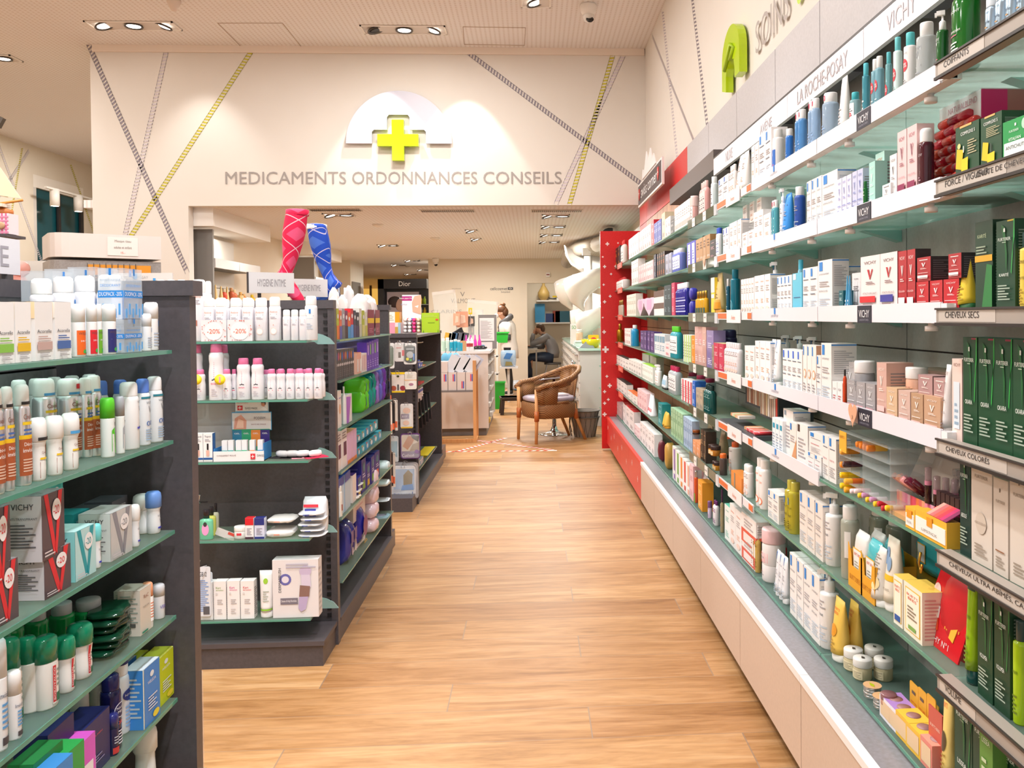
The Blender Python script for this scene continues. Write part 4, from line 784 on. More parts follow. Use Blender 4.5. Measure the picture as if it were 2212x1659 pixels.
crt(R4, 'f1edea', None, lrp('CICAPLAST'), 1771, 1795, 1, 742, 'extra tall white carton', S=LRS, d=.075, dep=.0)
crt(R4, 'eeeae8', None, lrp(), 1762, 1771, 1, 768, 'slim white carton beside the extra tall one')
crt(R4, 'f0ebe7', None, [('r', .1, .8, .3, .97, BL), ('e', .5, .45, .35, .09, 'f0b48a'), ('e', .5, .45, .24, .06, 'f0ebe7'), ('l', .2, .08, .8, .3, 4, '9a9496')], 1732, 1761, 3, 746, 'white carton with orange ring print', S=[('r', 0, 0, 1, 1, 'cf9a78')])
crt(R4, 'f1eeec', None, lrp('ANTHELIOS', '2a66d8'), 1689, 1731, 4, 756, 'white sun-care carton with blue print')
btl(R4, 'pump', 'f0f0f0', 'efefef', lrp(), 1676, 1760, 3, 725, 'white bottle with pink 20% tag', dep=.1, w=.04)
btl(R4, 'tube', 'f0efef', 'f4f3f2', lrp(), 1664, 1688, 2, 735, 'white and blue cream tube')
crt(R4, 'f6f2f0', None, AV, 1629, 1663, 3, 738, 'broad white carton with orange dots', S=LRS)
crt(R4, 'f4f0ee', None, AV, 1607, 1628, 2, 748, 'small white carton pair in front', yb=None)
btl(R4, 'bottle', 'f2ecf0', 'f0eaee', AV, 1562, 1606, 6, 742, 'slim white spray bottle')
crt(R4, 'cc3456', 'e8d5a0', plain('f6c0cc'), 1540, 1562, 2, 742, 'raspberry pink box')
crt(R4, '9a8c78', None, plain(), 1534, 1541, 1, 745, 'bronze carton')
btl(R4, 'can', '241a4a', '241a4a', [], 1556, 1592, 2, 713, 'dark purple drum', dep=.12, nm='gift_tin')
crt(R4, '9a8ac6:t.85', None, plain('e0d8f4'), 1525, 1540, 1, 714, 'translucent violet gift box')
crt(R4, 'e9b8ae:t.85', None, plain('f6e0dc'), 1500, 1524, 3, 706, 'salmon pink clear gift box')
crt(R4, 'ee8c14', None, plain('fbe0b0'), 1493, 1500, 1, 725, 'orange carton')
crt(R4, 'f3f4ec', None, [('r', .6, 0, 1, 1, 'a4cf3a'), ('l', .1, .2, .5, .8, 6, 'b0b4a8')], 1475, 1492, 4, 724, 'white carton with lime edge')
btl(R4, 'bottle', '2fa6b8:t.85', '5fd032', lab('f2f6f6'), 1446, 1475, 4, 706, 'turquoise mouthwash bottle with lime cap')
crt(R4, 'f2e2e4', None, plain('e07a8a'), 1436, 1446, 1, 739, 'short white-pink carton')
crt(R4, 'dfe6ea', None, [('r', .1, .6, .9, .9, '7aa0b8'), ('l', .2, .2, .8, .5, 3, '8aa8bc')], 1413, 1435, 4, 722, 'white carton with slate print')
crt(R4, '4a2a70', None, plain('c0a0e0'), 1383, 1412, 4, 716, 'deep purple carton')
btl(R4, 'bottle', '2a9ad0:t.85', 'e0e6ea', [], 1362, 1380, 2, 703, 'blue glass bottle')
crt(R4, 'f1edeb', None, plain('c06a6a'), 1348, 1361, 3, 710, 'white carton before the red panel')
btl(R4, 'flask', 'b8862a:m', 'c8a04a:m', [], 1327, 1347, 3, 700, 'golden flask')
# --- fifth shelf
crt(R5, 'dccfc2', None, [('t', 'FURTERER', .5, .8, .62, .03, '8a7866'), ('r', .44, .88, .5, .91, '6a5a4a'), ('e', .5, .38, .26, .1, 'cfc0b0'), ('t', 'ABSOLUE KÉRATINE', .5, .38, .6, .03, 'b0a090'), ('l', .2, .08, .8, .2, 4, 'a09080'), ('r', .2, .985, .8, 1, '7a6a5a')], 2094, 2139, 1, 985, 'tall cream-coloured keratin carton, farther', S=VS, d=.055)
crt(R5, 'd9ccbf', None, [('t', 'FURTERER', .5, .76, .62, .03, '8a7866'), ('r', .44, .86, .5, .9, '6a5a4a'), ('l', .2, .08, .8, .2, 4, 'a09080'), ('r', .2, .24, .8, .255, '9a6a4a')], 2141, 2175, 1, 1036, 'shorter cream-coloured keratin carton', S=VS, d=.045)
crt(R5, 'dccfc2', None, [('t', 'FURTERER', .5, .78, .62, .03, '8a7866'), ('r', .44, .87, .5, .9, '6a5a4a'), ('l', .2, .08, .8, .2, 4, 'a09080')], 2177, 2222, 1, 1018, 'tall cream-coloured keratin carton, nearer', S=VS, d=.05)
crt(R5, '1f3a34', None, fur('ABSOLUE', '2a5a48'), 2070, 2093, 1, 982, 'dark green keratin carton', S=FS)
lb = lambda: [('r', .1, .8, .35, .98, BL), ('t', 'LA ROCHE-POSAY', .5, .74, .7, .03, '5d6a7a'), ('t', 'SERUM 10', .45, .48, .6, .04, 'c05a6a'), ('l', .15, .12, .85, .36, 5, 'b0aeb0')]
crt(R5, 'f0ece9', None, lb(), 1774, 1803, 2, 944, 'white serum carton with blue stripe', S=LRS)
crt(R5, 'efebe8', None, lb(), 1742, 1772, 2, 982, 'squat white carton, lower one', S=LRS); crt(R5, 'efebe8', None, lb(), 1746, 1774, 1, 937, 'squat white carton stacked on two others', S=LRS, z=R5.z+.058)
crt(R5, 'efebe8', None, [('r', .1, .8, .3, .97, '4a3a34'), ('l', .15, .2, .8, .7, 6, 'a9a5a8')], 1719, 1742, 1, 917, 'white carton with brown stripe', S=LRS)
crt(R5, 'efe6e0', None, [('p', [(.2, 0), (1, 0), (1, .6)], 'd89a6a'), ('r', .1, .8, .3, .97, BL), ('l', .15, .5, .8, .7, 3, 'a9a5a8')], 1703, 1719, 1, 914, 'white carton with copper wedge')
crt(R5, 'efebe8', None, [('r', .1, .87, .3, .97, '8a9aa8'), ('l', .15, .2, .8, .7, 7, 'a9a5a8')], 1690, 1712, 1, 886, 'tallest white carton beside copper wedge', S=LRS, dep=.012)
crt(R5, 'e9edf0', None, [('r', .2, .7, .8, .85, '2a9ab8'), ('l', .15, .1, .8, .6, 6, '9aa8b8')], 1666, 1689, 3, 906, 'white carton with teal band')
btl(R5, 'bottle', '1f5a58:g', '1a3a3a', plain('8ab4b0'), 1518, 1547, 3, 836, 'dark teal bottle')
crt(R5, 'b8a890', None, plain(), 1502, 1517, 2, 840, 'taupe carton', S=VS)
crt(R5, '1f68c8', None, plain('e0ecfa'), 1494, 1501, 1, 824, 'bright blue carton')
crt(R5, 'f4e6e6', None, [('r', .6, 0, 1, 1, 'e0304a'), ('l', .1, .2, .5, .8, 6, 'b8a0a4')], 1470, 1493, 4, 822, 'white carton with red edge')
btl(R5, 'bottle', 'c6ccd2:t.7', 'd03060', lab('f0eef0'), 1442, 1474, 4, 795, 'clear micellar bottle with raspberry cap')
btl(R5, 'wide', 'b8c4c4:t.7', 'b02a54', lab('eceaea'), 1476, 1530, 3, 812, 'large clear bottle with dark pink cap', dep=.12, w=.07)
btl(R5, 'tube', 'dfe9f2', '1f1f22', [('r', .1, .35, .9, .7, 'a8cfe8')], 1431, 1442, 3, 814, 'white tube with black cap')
btl(R5, 'pump', 'f0eeec', 'f2f0ee', lab('ffffff', 'd88a6a'), 1414, 1430, 3, 790, 'small white pump bottle')
crt(R5, 'f4f6f0', 'a4d83a', plain('a8b0a0'), 1386, 1409, 7, 789, 'white carton with lime lid'); crt(R5, 'b9b2a6', '9ac832', [('r', .1, .1, .9, .2, '7ab02a')], 1386, 1419, 2, 768, 'grey-green gift carton', dep=.09)
crt(R5, 'efedea', None, plain(), 1358, 1384, 5, 780, 'pale carton with grey dots'); crt(R5, 'efedea', '3a3634', plain(), 1325, 1357, 6, 771, 'pale carton with black top')
# --- sixth shelf
btl(R6, 'toner', 'a8c820:g', '3a4a48:g', [('t', 'FURTERER', .5, .5, .5, .03, '4a5a14'), ('l', .3, .1, .7, .3, 5, '6a7a20')], 2182, 2220, 1, 1350, 'lime shampoo bottle with dark collar')
crt(R6, '123f26', None, fur('VOLUMEA', '1d7a38', 'a8c820'), 2107, 2142, 1, 1282, 'dark green volume carton, farther', S=FS, d=.05)
crt(R6, '1d3f28', None, fur('VOLUMEA', '1d7a38', 'a8c820'), 2143, 2178, 1, 1300, 'dark green volume carton, nearer', S=FS, d=.06)
btl(R6, 'tube', '8fb41c:g', '1f4a44:g', [('r', 0, .84, 1, .9, '2a4a3a'), ('t', 'FURTERER', .5, .6, .6, .03, '4a6a14'), ('t', 'VOLUMEA', .5, .42, .5, .03, '4a6a14'), ('l', .2, .2, .8, .36, 4, '6a8a20')], 2086, 2112, 1, 1246, 'tall lime green tube with dark cap')
t = root('gift_pouch', (XF+.045, R6.at(2030, .02), R6.z+.001), -PI/2, 'slanted bright red gift pouch printed VICHY below the lip-care display', 'pouch'); TT = Matrix.Rotation(-.18, 4, 'X')
q = MB().prism([(-.125, 0), (.06, -.0), (.105, .21), (-.06, .21)], -.0, .004, 'd5202a:g', TT@MX)
q.text('VICHY N°1', -.035, .018, .1, .014, 'f6eaea', TT, y=-.005).text('IHR PFLEGE-RITUAL', .01, .192, .12, .008, 'f6dada', TT, y=-.005).text('ANTI-AGE GLOBAL', .015, .176, .1, .008, 'f6dada', TT, y=-.005)
q.add([(-.07+.016*math.cos(a*.4), -.005, .12+.018*math.sin(a*.4)) for a in range(16)], [tuple(range(16))], 'f0d0d0', False, TT)
q.prism([(-.085, .06), (-.045, .065), (-.045, .09), (-.085, .095)], .0045, .006, 'f3eeee', TT@MX).prism([(-.085, .035), (-.04, .038), (-.045, .064), (-.085, .059)], .0045, .006, 'd84a24', TT@MX)
for k in range(14): a = random.uniform(-.035, .05); z = random.uniform(.05, .15); q.box(a, a+.004, -.0055, -.0048, z, z+.006, 'f0a83a', TT)
q.prism([(.01, .04), (.03, .035), (.045, .08), (.035, .11), (.02, .08)], .0045, .006, 'f2b83c', TT@MX); q.obj('front_card', t)
MB().loft([[((.09-.0*i)*math.cos(a*PI/8)*s-.01+.045*i*.25, .035+.03*math.sin(a*PI/8)*s, z) for a in range(16)] for i, (z, s) in enumerate(((.0, .9), (.04, 1.05), (.1, 1), (.15, .8), (.2, .35)))], 'c81a24').obj('fabric_bag', t)
MB().tube([(-.075, -.02, .205), (-.085, -.02, .18), (-.075, -.02, .16), (-.068, -.02, .18)], .003, 'c89a3a:m', 6).obj('zip_pull', t)
crt(R6, 'f4ecd8', 'f0cc5a', BURT, 1948, 1990, 1, 1268, 'cream box with yellow frame, larger', S=[('l', .1, .1, .9, .9, 12, 'd8a8a0')], d=.055)
crt(R6, 'f6efe0', 'f0cc5a', BURT[:4]+[('r', .2, .1, .8, .22, '2a5aa8')], 1927, 1946, 1, 1247, 'cream box with yellow frame, slimmer', S=[('l', .1, .1, .9, .9, 12, 'd8c8b0')])
btl(R6, 'tube', 'ece4d4', 'f3efea', [('r', .0, .42, 1, .5, 'f0c030'), ('e', .4, .75, .2, .12, '7a9ac0'), ('e', .65, .65, .15, .1, '8aa8c8'), ('t', "BURT'S BEES", .5, .3, .6, .03, '8a8070')], 1913, 1946, 1, 1176, 'tall tube with blue floral print and yellow band', dep=.012)
btl(R6, 'tube', 'dfdbd4', 'f4f2f0', [('l', .15, .3, .85, .9, 14, '9a968e'), ('e', .6, .4, .3, .12, 'f0dca8')], 1886, 1918, 1, 1196, 'grey-white tube with fine print', dep=-.004)
for a_, e_, c_, c2_, dn in ((1858, 1888, 'e9a62a', '58bcc4:g', 'teal'), (1831, 1861, 'e9a62a', 'e8e6e2:g', 'white')):
    ya = R6.at(a_, 0); ye = R6.at(e_, 0); w = abs(ya-ye); yc = (ya+ye)/2
    t = root('wipes_carton', (XF+.065, yc, R6.z+.001), -PI/2, 'open yellow carton holding the %s packs of wipes' % dn, 'box')
    P = [(-w/2, 0), (w/2, 0), (w/2, .1), (w*.3, .1), (w*.25, .06), (-w*.25, .06), (-w*.3, .09), (-w/2, .12)]
    MB().prism(P, .049, .051, c_, MX).text("BURT'S BEES", 0, .03, w*.75, .014, 'b8741a', y=-.052).obj('front_panel', t)
    MB().box(-w/2, -w/2+.001, -.05, .06, 0, .1, c_).box(w/2-.001, w/2, -.05, .06, 0, .1, c_).box(-w/2, w/2, .059, .06, 0, .12, c_).box(-w/2, w/2, -.05, .06, 0, .002, c_).obj('carton_walls', t)
    for j in range(2): 
        o = build('pack', w*.85, .04, .155, c2_, None, [('r', .14, .15, .86, .7, 'f0b93a'), ('r', .18, .17, .82, .68, 'eef0ec'), ('t', "BURT'S BEES", .5, .6, .5, .05, 'd8542e'), ('l', .3, .3, .7, .5, 4, '9aa098')], None, 700, 40)[0][1].obj('wipes_pack', loc=(XF+.042+.043*j, yc, R6.z+.004), rz=-PI/2)
        tag(o, '%s pack of facial wipes, %s in its yellow carton' % (dn, ('front one', 'back one')[j]), 'pack', 'packs of facial wipes')
t = build('puff', .15, .05, .1, '3fb6bf:g', None, [('r', .2, .3, .5, .8, 'f0b93a'), ('r', .22, .33, .48, .77, 'eef0ec')], None, 700, 40)[0][1].obj('wipes_pack', loc=(XF+.2, R6.at(1998, .16), R6.z+.06), rz=-PI/2)
tag(t, 'crumpled teal wipes pack behind the cream boxes', 'pack'); box_obj('yellow_tray', (-.1, .1, -.001, .09, 0, .06), 'e9a62a', loc=(XF+.13, R6.at(1998, .16), R6.z+.001), rz=-PI/2, label='open yellow tray under the crumpled teal wipes pack', cat='tray')
gel = [('r', .1, .2, .34, .62, 'f0f0ee'), ('l', .14, .25, .3, .55, 4, 'c05a4a'), ('r', .72, .3, .98, .66, 'e6e6e4')]
btl(R6, 'wide', 'b9bcae:t.72', 'eceae8', gel, 1812, 1856, 1, 1105, 'front clear gel bottle with grey cap')
btl(R6, 'wide', '8c9282:t.75', 'e6e4e2', gel, 1860, 1932, 2, 1098, 'rear clear gel bottle', dep=.11, w=.068)
btl(R6, 'pump', 'ece9e7', 'e9e6e4', lrp('LIPIKAR'), 1779, 1822, 1, 1075, 'white pump bottle with blue stripe')
btl(R6, 'wide', 'e2e0de', 'e9e7e5', [], 1822, 1846, 1, 1092, 'white bottle behind the gel bottle', dep=.1)
crt(R6, 'e9e1da', None, lrp('LIPIKAR'), 1725, 1776, 3, 1076, 'big white carton with blue stripe', S=LRS+[('l', .1, .1, .9, .5, 8, 'b4b2b4')], d=.065)
btl(R6, 'wide', 'c6b83a:t.8', 'd9cf5a:t.8', [('r', .3, .56, .55, .7, BL), ('t', 'LA ROCHE-POSAY', .5, .5, .6, .03, '4a4a20'), ('t', 'LIPIKAR', .5, .35, .5, .04, '4a4a20'), ('l', .2, .08, .8, .25, 4, '8a8230')], 1698, 1727, 2, 1050, 'yellow cleansing oil bottle with blue label', d=.05)
crt(R6, 'ece7e3', None, lrp(), 1657, 1680, 2, 1064, 'medium white carton by orange rail', S=LRS, d=.06)
btl(R6, 'wide', 'f3efed', 'f1edeb', [('e', .5, .16, .3, .08, 'e8835a'), ('e', .5, .16, .22, .06, 'f3efed'), ('t', 'XeraCalm', .5, .55, .5, .05, 'e08a6a'), ('t', 'Avène', .5, .7, .5, .05, 'e8906c')], 1630, 1666, 2, 1000, 'large white bottle with orange arc')
btl(R6, 'can', 'f4f0ee', 'f4f0ee', AV, 1604, 1628, 2, 1010, 'white can with orange print')
crt(R6, 'e58b3a', None, [('r', .3, 0, .4, 1, '8a8a7a')], 1576, 1602, 1, 1025, 'small orange soap box', d=.05)
btl(R6, 'pump', 'f2ece8', 'e0622e', AV, 1572, 1602, 1, 950, 'white pump bottle with orange head', dep=.05)
btl(R6, 'can', '5a4c48:g', 'e8702a', [], 1552, 1570, 1, 986, 'brown can with orange cap')
btl(R6, 'jar', 'd28a2a:t.9', '3a2420', [('r', .2, .1, .8, .5, 'e0c090')], 1537, 1555, 2, 1003, 'amber jar with dark brown lid'); btl(R6, 'jar', 'c8802a:t.9', '3a2420', [('r', .2, .1, .8, .5, 'ead0a0')], 1528, 1556, 2, 970, 'amber jar stacked above another', z=R6.z+.06)
btl(R6, 'tube', 'd9bb94', '4a3020', [('t', 'NUXE', .5, .6, .5, .05, '4a3426'), ('l', .2, .2, .8, .5, 4, '8a6a48')], 1526, 1570, 2, 930, 'beige body tube with brown cap', dep=.1)
crt(R6, '3a2a20', None, plain('c8a070'), 1512, 1524, 2, 930, 'dark brown carton'); crt(R6, 'e59a6a', None, plain('f6e0d0'), 1495, 1511, 2, 955, 'coral carton by the brown ones'); btl(R6, 'jar', '8a4a20:g', '2e201c', [], 1494, 1511, 1, 944, 'brown jar on the coral carton', z=R6.z+.125)
crt(R6, 'a8c0dc', 'c4d8ec', plain('6a86a8'), 1475, 1494, 5, 905, 'pale blue carton'); crt(R6, 'a6cba4', 'b4d8b4', plain('6a926a'), 1448, 1474, 5, 888, 'pistachio green carton')
btl(R6, 'tube', 'f0c050', 'e0982a', [], 1430, 1447, 3, 896, 'honey yellow tube'); crt(R6, '1a8a90', '1a8a90', plain('b0e0e0'), 1421, 1429, 1, 872, 'teal carton')
btl(R6, 'cone', 'f0eef4', None, [('r', .3, .2, .7, .35, 'd83a3a')], 1397, 1420, 3, 858, 'white cone-tipped bottle'); crt(R6, 'f0cfd4', None, plain('d08a96'), 1376, 1396, 4, 845, 'baby pink carton')
crt(R6, 'f3f0ee', 'e8702a', plain(), 1355, 1375, 3, 850, 'white carton with orange top'); crt(R6, 'e9e4e2', '3a3634', plain(), 1325, 1354, 5, 822, 'white carton with dark top')
# --- bottom shelf
crt(R7, '163f28', None, fur('LISSEA', '1d7a38', '7a4ab8'), 2058, 2140, 2, 1515, 'dark green lissea carton', S=FS, d=.05)
crt(R7, '5a8a3a', '14402a', [('t', 'LISSEA', .5, .85, .6, .04, 'dfe9d0'), ('r', .3, .1, .7, .4, '2fa08a'), ('l', .2, .5, .8, .75, 4, 'c0d0a8')], 2112, 2140, 1, 1560, 'olive green lissea carton', d=.04, dep=-.03); crt(R7, '163f28', None, fur('LISSEA', '1d7a38', '7a4ab8'), 2142, 2200, 1, 1575, 'wide dark green carton at the corner', S=FS, d=.06)
btl(R7, 'tube', 'f0d27c', 'f4f1ea', [('t', "BURT'S", .5, .8, .5, .05, 'd8542e'), ('e', .5, .45, .3, .1, '5a4630'), ('l', .2, .15, .8, .35, 5, 'a8883a')], 2036, 2058, 1, 1492, 'tall honey tube beside the dark green cartons')
for a_, e_, y_, c_, c2_, dn in ((1984, 2010, 1600, 'e58a7a', 'f0a08a', 'coral'), (1953, 1984, 1573, 'f0bd3a', 'f4c548', 'yellow, nearest'), (1931, 1961, 1548, 'f0bd3a', 'f4c548', 'yellow, second'), (1912, 1940, 1530, 'efe9f2', 'b48ad0', 'lilac, second'), (1896, 1922, 1512, 'efe9f2', 'b48ad0', 'lilac, farthest')):
    q = crt(R7, c_, c2_, [('r', .1, .15, .9, .85, 'e9c8a0')], a_, e_, 1, y_, 'flat powder box, %s,' % dn, d=.055, nm='powder_box')
    me = q.data; hh = max(v.co.z for v in me.vertices)
    MB().lathe([(1, 0), (1, .001), (0, .001)], 'a87a78', .017, 1, 16, T=Matrix.Translation((0, 0, hh))).obj('powder_window', q)
JL = [('r', .05, .08, .95, .5, 'e6d9b4'), ('l', .5, .14, .9, .44, 5, 'a0947a')]
for px, py, dn in ((1845, 1453, 'front left'), (1865, 1473, 'front'), (1890, 1449, 'back'), (1910, 1474, 'right-hand')):
    o = put('cream_jar', 'jar', 'c9bd98:g', 'e9e6e0', JL, px, py, 44, 46, R7.z, '%s glass body-butter jar of the four' % dn, cat='jar')
    me = o.data; h_ = 46*o.location.y/F; b = MB(); b.prism([(-.008, 0), (0, .006), (.009, .002), (.004, -.005)], h_+.001, h_+.0012, '4a4640').obj('lid_print', o)
for px, py, dn in ((1886, 1512, 'farther'), (1907, 1536, 'nearer')):
    for j in range(2):
        o = put('balm_tin', 'tin', 'c9c4c0:m', 'c9c4c0:m', [], px, py, 41, 12, R7.z, '%s %s balm tin with lime leaf print' % ('upper' if j else 'lower', dn), cat='tin'); h_ = 12*o.location.y/F; o.location.z += j*(h_+.001)
        if j: MB().lathe([(0, 0), (.9, 0)], 'e0b080', .027, 1, 18, T=Matrix.Translation((0, 0, h_+.0006))).prism([(-.014, -.003), (0, .005), (.015, .0), (.004, -.007)], h_+.001, h_+.0015, 'b8c01a').obj('lid_print', o)
o = put('powder_jar', 'tin', 'c09078:t.95', '8d6064:g', [], 1921, 1528, 37, 24, R7.z+.034, 'mauve-lidded powder jar on a lilac box', cat='jar')
for i_, (xx, dp) in enumerate(((1945, .05), (1963, .05), (1983, .05), (1990, .13), (2025, .13))):
    run(R7, 'hang_card', 'card', 'f0b43a', None, [('t', "BURT'S BEES", .5, .5, .7, .05, 'd8542e'), ('r', .3, .72, .7, .8, '6a5a4a'), ('r', 0, .1, 1, .36, '5a4a78')], xx, xx+20, 1, 1478+i_*14, 'yellow hanging card behind powder boxes', dep=dp, cat='card', wh=', '+ORD[5-i_]+' nearest of five')
run(R7, 'lip_balm_card', 'box', 'c85a4a', None, [('t', "BURT'S BEES", .5, .7, .7, .05, 'f6dccc'), ('e', .7, .3, .15, .08, 'f4ece0')], 2002, 2032, 1, 1535, 'rust-red lip balm card standing in its coral box', dep=.02, d=.004, cat='card', wh='')
btl(R7, 'tube', 'efc65a', 'f4f1ea', [('t', "BURT'S", .5, .84, .6, .04, 'd8542e'), ('t', 'BEES', .5, .78, .5, .04, 'd8542e'), ('e', .5, .5, .3, .1, 'e0982a'), ('l', .2, .2, .8, .38, 4, 'a8883a')], 1800, 1828, 1, 1314, 'golden honey hand-cream tube, front'); btl(R7, 'tube', 'efc65a', 'f4f1ea', [('t', "BURT'S", .5, .84, .6, .04, 'd8542e'), ('t', 'BEES', .5, .78, .5, .04, 'd8542e'), ('e', .5, .5, .3, .1, 'e0982a'), ('l', .2, .2, .8, .38, 4, 'a8883a')], 1832, 1856, 1, 1316, 'golden honey hand-cream tube, rear', dep=.045)
btl(R7, 'pump', 'ece9e7', 'e9e6e4', lrp('LIPIKAR'), 1767, 1813, 1, 1245, 'white pump bottle with blue stripe')
crt(R7, 'ece7e4', 'f1eeec', lrp('EFFACLAR'), 1704, 1768, 4, 1222, 'big white carton with blue stripe', S=LRS, d=.05)
btl(R7, 'tube', 'e9e9ec', 'eceaea', lrp(), 1676, 1703, 3, 1206, 'white tube with blue stripe')
for j, y_ in enumerate((1215, 1165)): btl(R7, 'jar', 'ece4e2', 'edc4c6', [('l', .3, .2, .6, .4, 2, 'b0a8a8')], 1642, 1697, 1, y_, '%s wide jar with powder-pink lid' % ('lower', 'upper')[j], z=R7.z+.062*j)
btl(R7, 'flask', 'cfae5a:t.8', 'f0eeee', plain('8a6a2a'), 1621, 1643, 3, 1138, 'golden oil spray with white cap'); btl(R7, 'wide', 'd9d4cc:t.8', 'e9e6e4', [], 1655, 1700, 2, 1140, 'clear bottle behind the pink lids', dep=.12)
for j in range(2): crt(R7, 'f0e9e6', None, [('r', 0, .05, 1, .5, 'dc5a44'), ('r', .15, .12, .85, .4, 'f0e0dc'), ('l', .2, .6, .8, .9, 3, 'b0a8a8')], 1601, 1630, 1, 1165-48*j, '%s white box with vermilion band' % ('lower', 'upper')[j], z=R7.z+.072*j, S=[('r', 0, .05, 1, .5, 'dc5a44'), ('r', .3, .1, .7, .4, '4a4446'), ('l', .1, .6, .9, .9, 4, 'b0a8a8')], d=.055)
crt(R7, 'c02a2c', None, [], 1625, 1668, 2, 1165, 'dark red box behind the white ones', dep=.11, S=[('r', .2, .2, .8, .5, 'e6dcdc')]); crt(R7, 'f0ebe8', None, AV, 1575, 1600, 2, 1098, 'tall white carton with coral print', S=LRS, d=.05); crt(R7, 'f0f2ef', '6ac0a8', plain('8ac0b0'), 1564, 1575, 1, 1093, 'white carton with mint top')
btl(R7, 'flask', 'b0a07a:t.85', '5a2a5a', plain(), 1554, 1563, 1, 1062, 'tall flask with plum collar'); btl(R7, 'bottle', 'f0e9ec', '6a2a6a', plain('8a4a8a'), 1538, 1553, 2, 1088, 'small white bottle with plum cap'); btl(R7, 'jar', 'e0c8e0', '7a5080', plain('6a3a6a'), 1527, 1537, 1, 1088, 'lilac jar'); btl(R7, 'tube', 'd9c9c6', 'e9dcd9', [('l', .3, .4, .7, .9, 4, '8a8486')], 1517, 1534, 2, 1040, 'rosy grey tube', dep=.03)
crt(R7, 'eb9a24', None, plain('fbe0a0'), 1506, 1516, 1, 1040, 'marigold carton'); btl(R7, 'toner', 'd8562a:g', 'c9c4c0:m', [('r', .2, .0, .8, .3, '7aa83a')], 1498, 1507, 1, 1022, 'red-orange scent bottle')
crt(R7, 'eec0c4', None, plain('c88a90'), 1488, 1497, 1, 1005, 'rosy pink carton by scent bottle', S=[('r', .2, .2, .8, .9, 'dfe3e8')])
for i_, (c_, dn) in enumerate((('8a5ab0', 'violet'), ('6aa83a', 'leaf green'), ('e88a2a', 'orange'), ('d8483a', 'tomato red'), ('e8a890', 'salmon'))): crt(R7, 'f2eeea', None, [('r', .5, .3, .95, .95, c_), ('r', .5, .05, .95, .2, c_)], 1451+i_*7.4, 1458.2+i_*7.4, 1, 966+i_*9, 'slim white and %s carton' % dn)
run(R7, 'gift_bag', 'puff', 'c89a4a', None, [], 1424, 1447, 1, 958, 'golden ribboned gift bag', w=.09, d=.07, cat='gift bag'); run(R7, 'gift_bag', 'pack', '6a2030', None, [], 1415, 1426, 1, 952, 'wine-red gift bag', w=.07, d=.06, cat='gift bag')
crt(R7, 'f1ecec', None, plain(), 1382, 1413, 5, 925, 'white lying carton row'); crt(R7, 'f4dfe2', None, plain('d0a0a8'), 1370, 1381, 2, 920, 'pale pink carton by white row'); crt(R7, 'ece6e6', 'c8202a', plain(), 1344, 1368, 3, 880, 'white carton with red top'); crt(R7, 'b8a0a0', None, plain('e0d0d0'), 1330, 1343, 2, 872, 'mauve framed carton')
# lip-care display of clear racks on the fifth shelf
t = root('lip_balm_rack', (0, 0, 0), label='clear acrylic lip balm rack under the white shelf front', cat='rack'); b = MB(); ya, ye = R5.at(1815, 0), R5.at(1925, 0); xa_ = XF+.01
for y in (ya, (ya+ye)/2, ye): b.box(xa_, XB-.03, y-.0015, y+.0015, R5.z+.001, 1.07, CLR)
for z in (.93, .965, 1.0, 1.03, 1.068): b.box(xa_, XB-.03, ye, ya, z, z+.002, 'e4eeec:T.22')
b.obj('rack_frame', t); MB().box(xa_-.001, xa_+.001, ya-.055, ya-.002, 1.012, 1.07, 'f0b43a').text("BURT'S", -(ya-.028), 1.055, .035, .008, 'a05a1a', TF(0), y=-.0125+.02).obj('price_card', t)
BC = (('e8a02a', 'orange'), ('f0c420', 'yellow'), ('3a2024', 'dark brown'), ('e8702a', 'tangerine'))
def stick(loc, c, dn, lbl, L=.055, r=.0085, ax='Y', c2=None, grp='lip balm tubes in the clear rack'):
    T = Matrix.Rotation(-PI/2, 4, 'Y')
    o = MB().lathe([(0, 0), (.9, 0), (1, .05), (1, .62)], c+':g', r, L, 12, T=T, cap=False).obj('lip_balm_tube', loc=loc)
    MB().lathe([(1.02, .62), (1.04, .64), (1.04, .96), (.9, 1), (0, 1)], (c2 or c)+':g', r, L, 12, T=T).obj('cap', o)
    return tag(o, lbl, 'lip balm', grp)
for j in range(4): stick((XF+.075+.0, ya-.1-.024*j, 1.044), 'efae3a', '', 'amber lip balm tube on top rack level, %s' % ('farthest', 'third nearest', 'second nearest', 'nearest')[j], c2='e07a1a')
for j, (z, c, c2, dn) in enumerate(((1.012, 'e8902a', 'efa838', 'red-tipped orange'), (.975, 'efae3a', 'e8861a', 'orange'), (.945, 'f0cc20', 'f0c010', 'yellow upper'), (.915, 'f0cc20', 'f2c81a', 'yellow lower'))): stick((XF+.06, ya-.02, z), c, '', dn+' lip balm tube in farthest rack column', c2=c2)
for j, (z, c, c2, dn) in enumerate(((.982, '4a2028', '3a1a1e', 'dark pink-ringed'), (.936, 'e8702a', 'efb030', 'orange tube'), (.913, 'efae3a', 'f0a820', 'amber tube'))): stick((XF+.055, ya-.055-.01*(j > 0), z), c, '', dn+' lip balm in second rack column', c2=c2)
for j in range(10):
    c, c2, dn = (('f4a8b4', 'f8dce0', 'pink'), ('f4ead8', 'f0c420', 'cream and yellow'), ('d02a3a', 'c02030', 'red'), ('e8d8e4', 'c890b8', 'lilac'))[(0, 0, 1, 3, 1, 3, 1, 2, 2, 1)[j]]
    px = 1850+j*8.6; stick((XF+.05, R5.at(px, .01), R5.z+.01+.006*(j % 2)), c, '', 'loose %s lip balm at front shelf edge, %s from far end' % (dn, ORD[j+1]), .045, .007, c2=c2, grp='loose lip balms along the shelf edge')
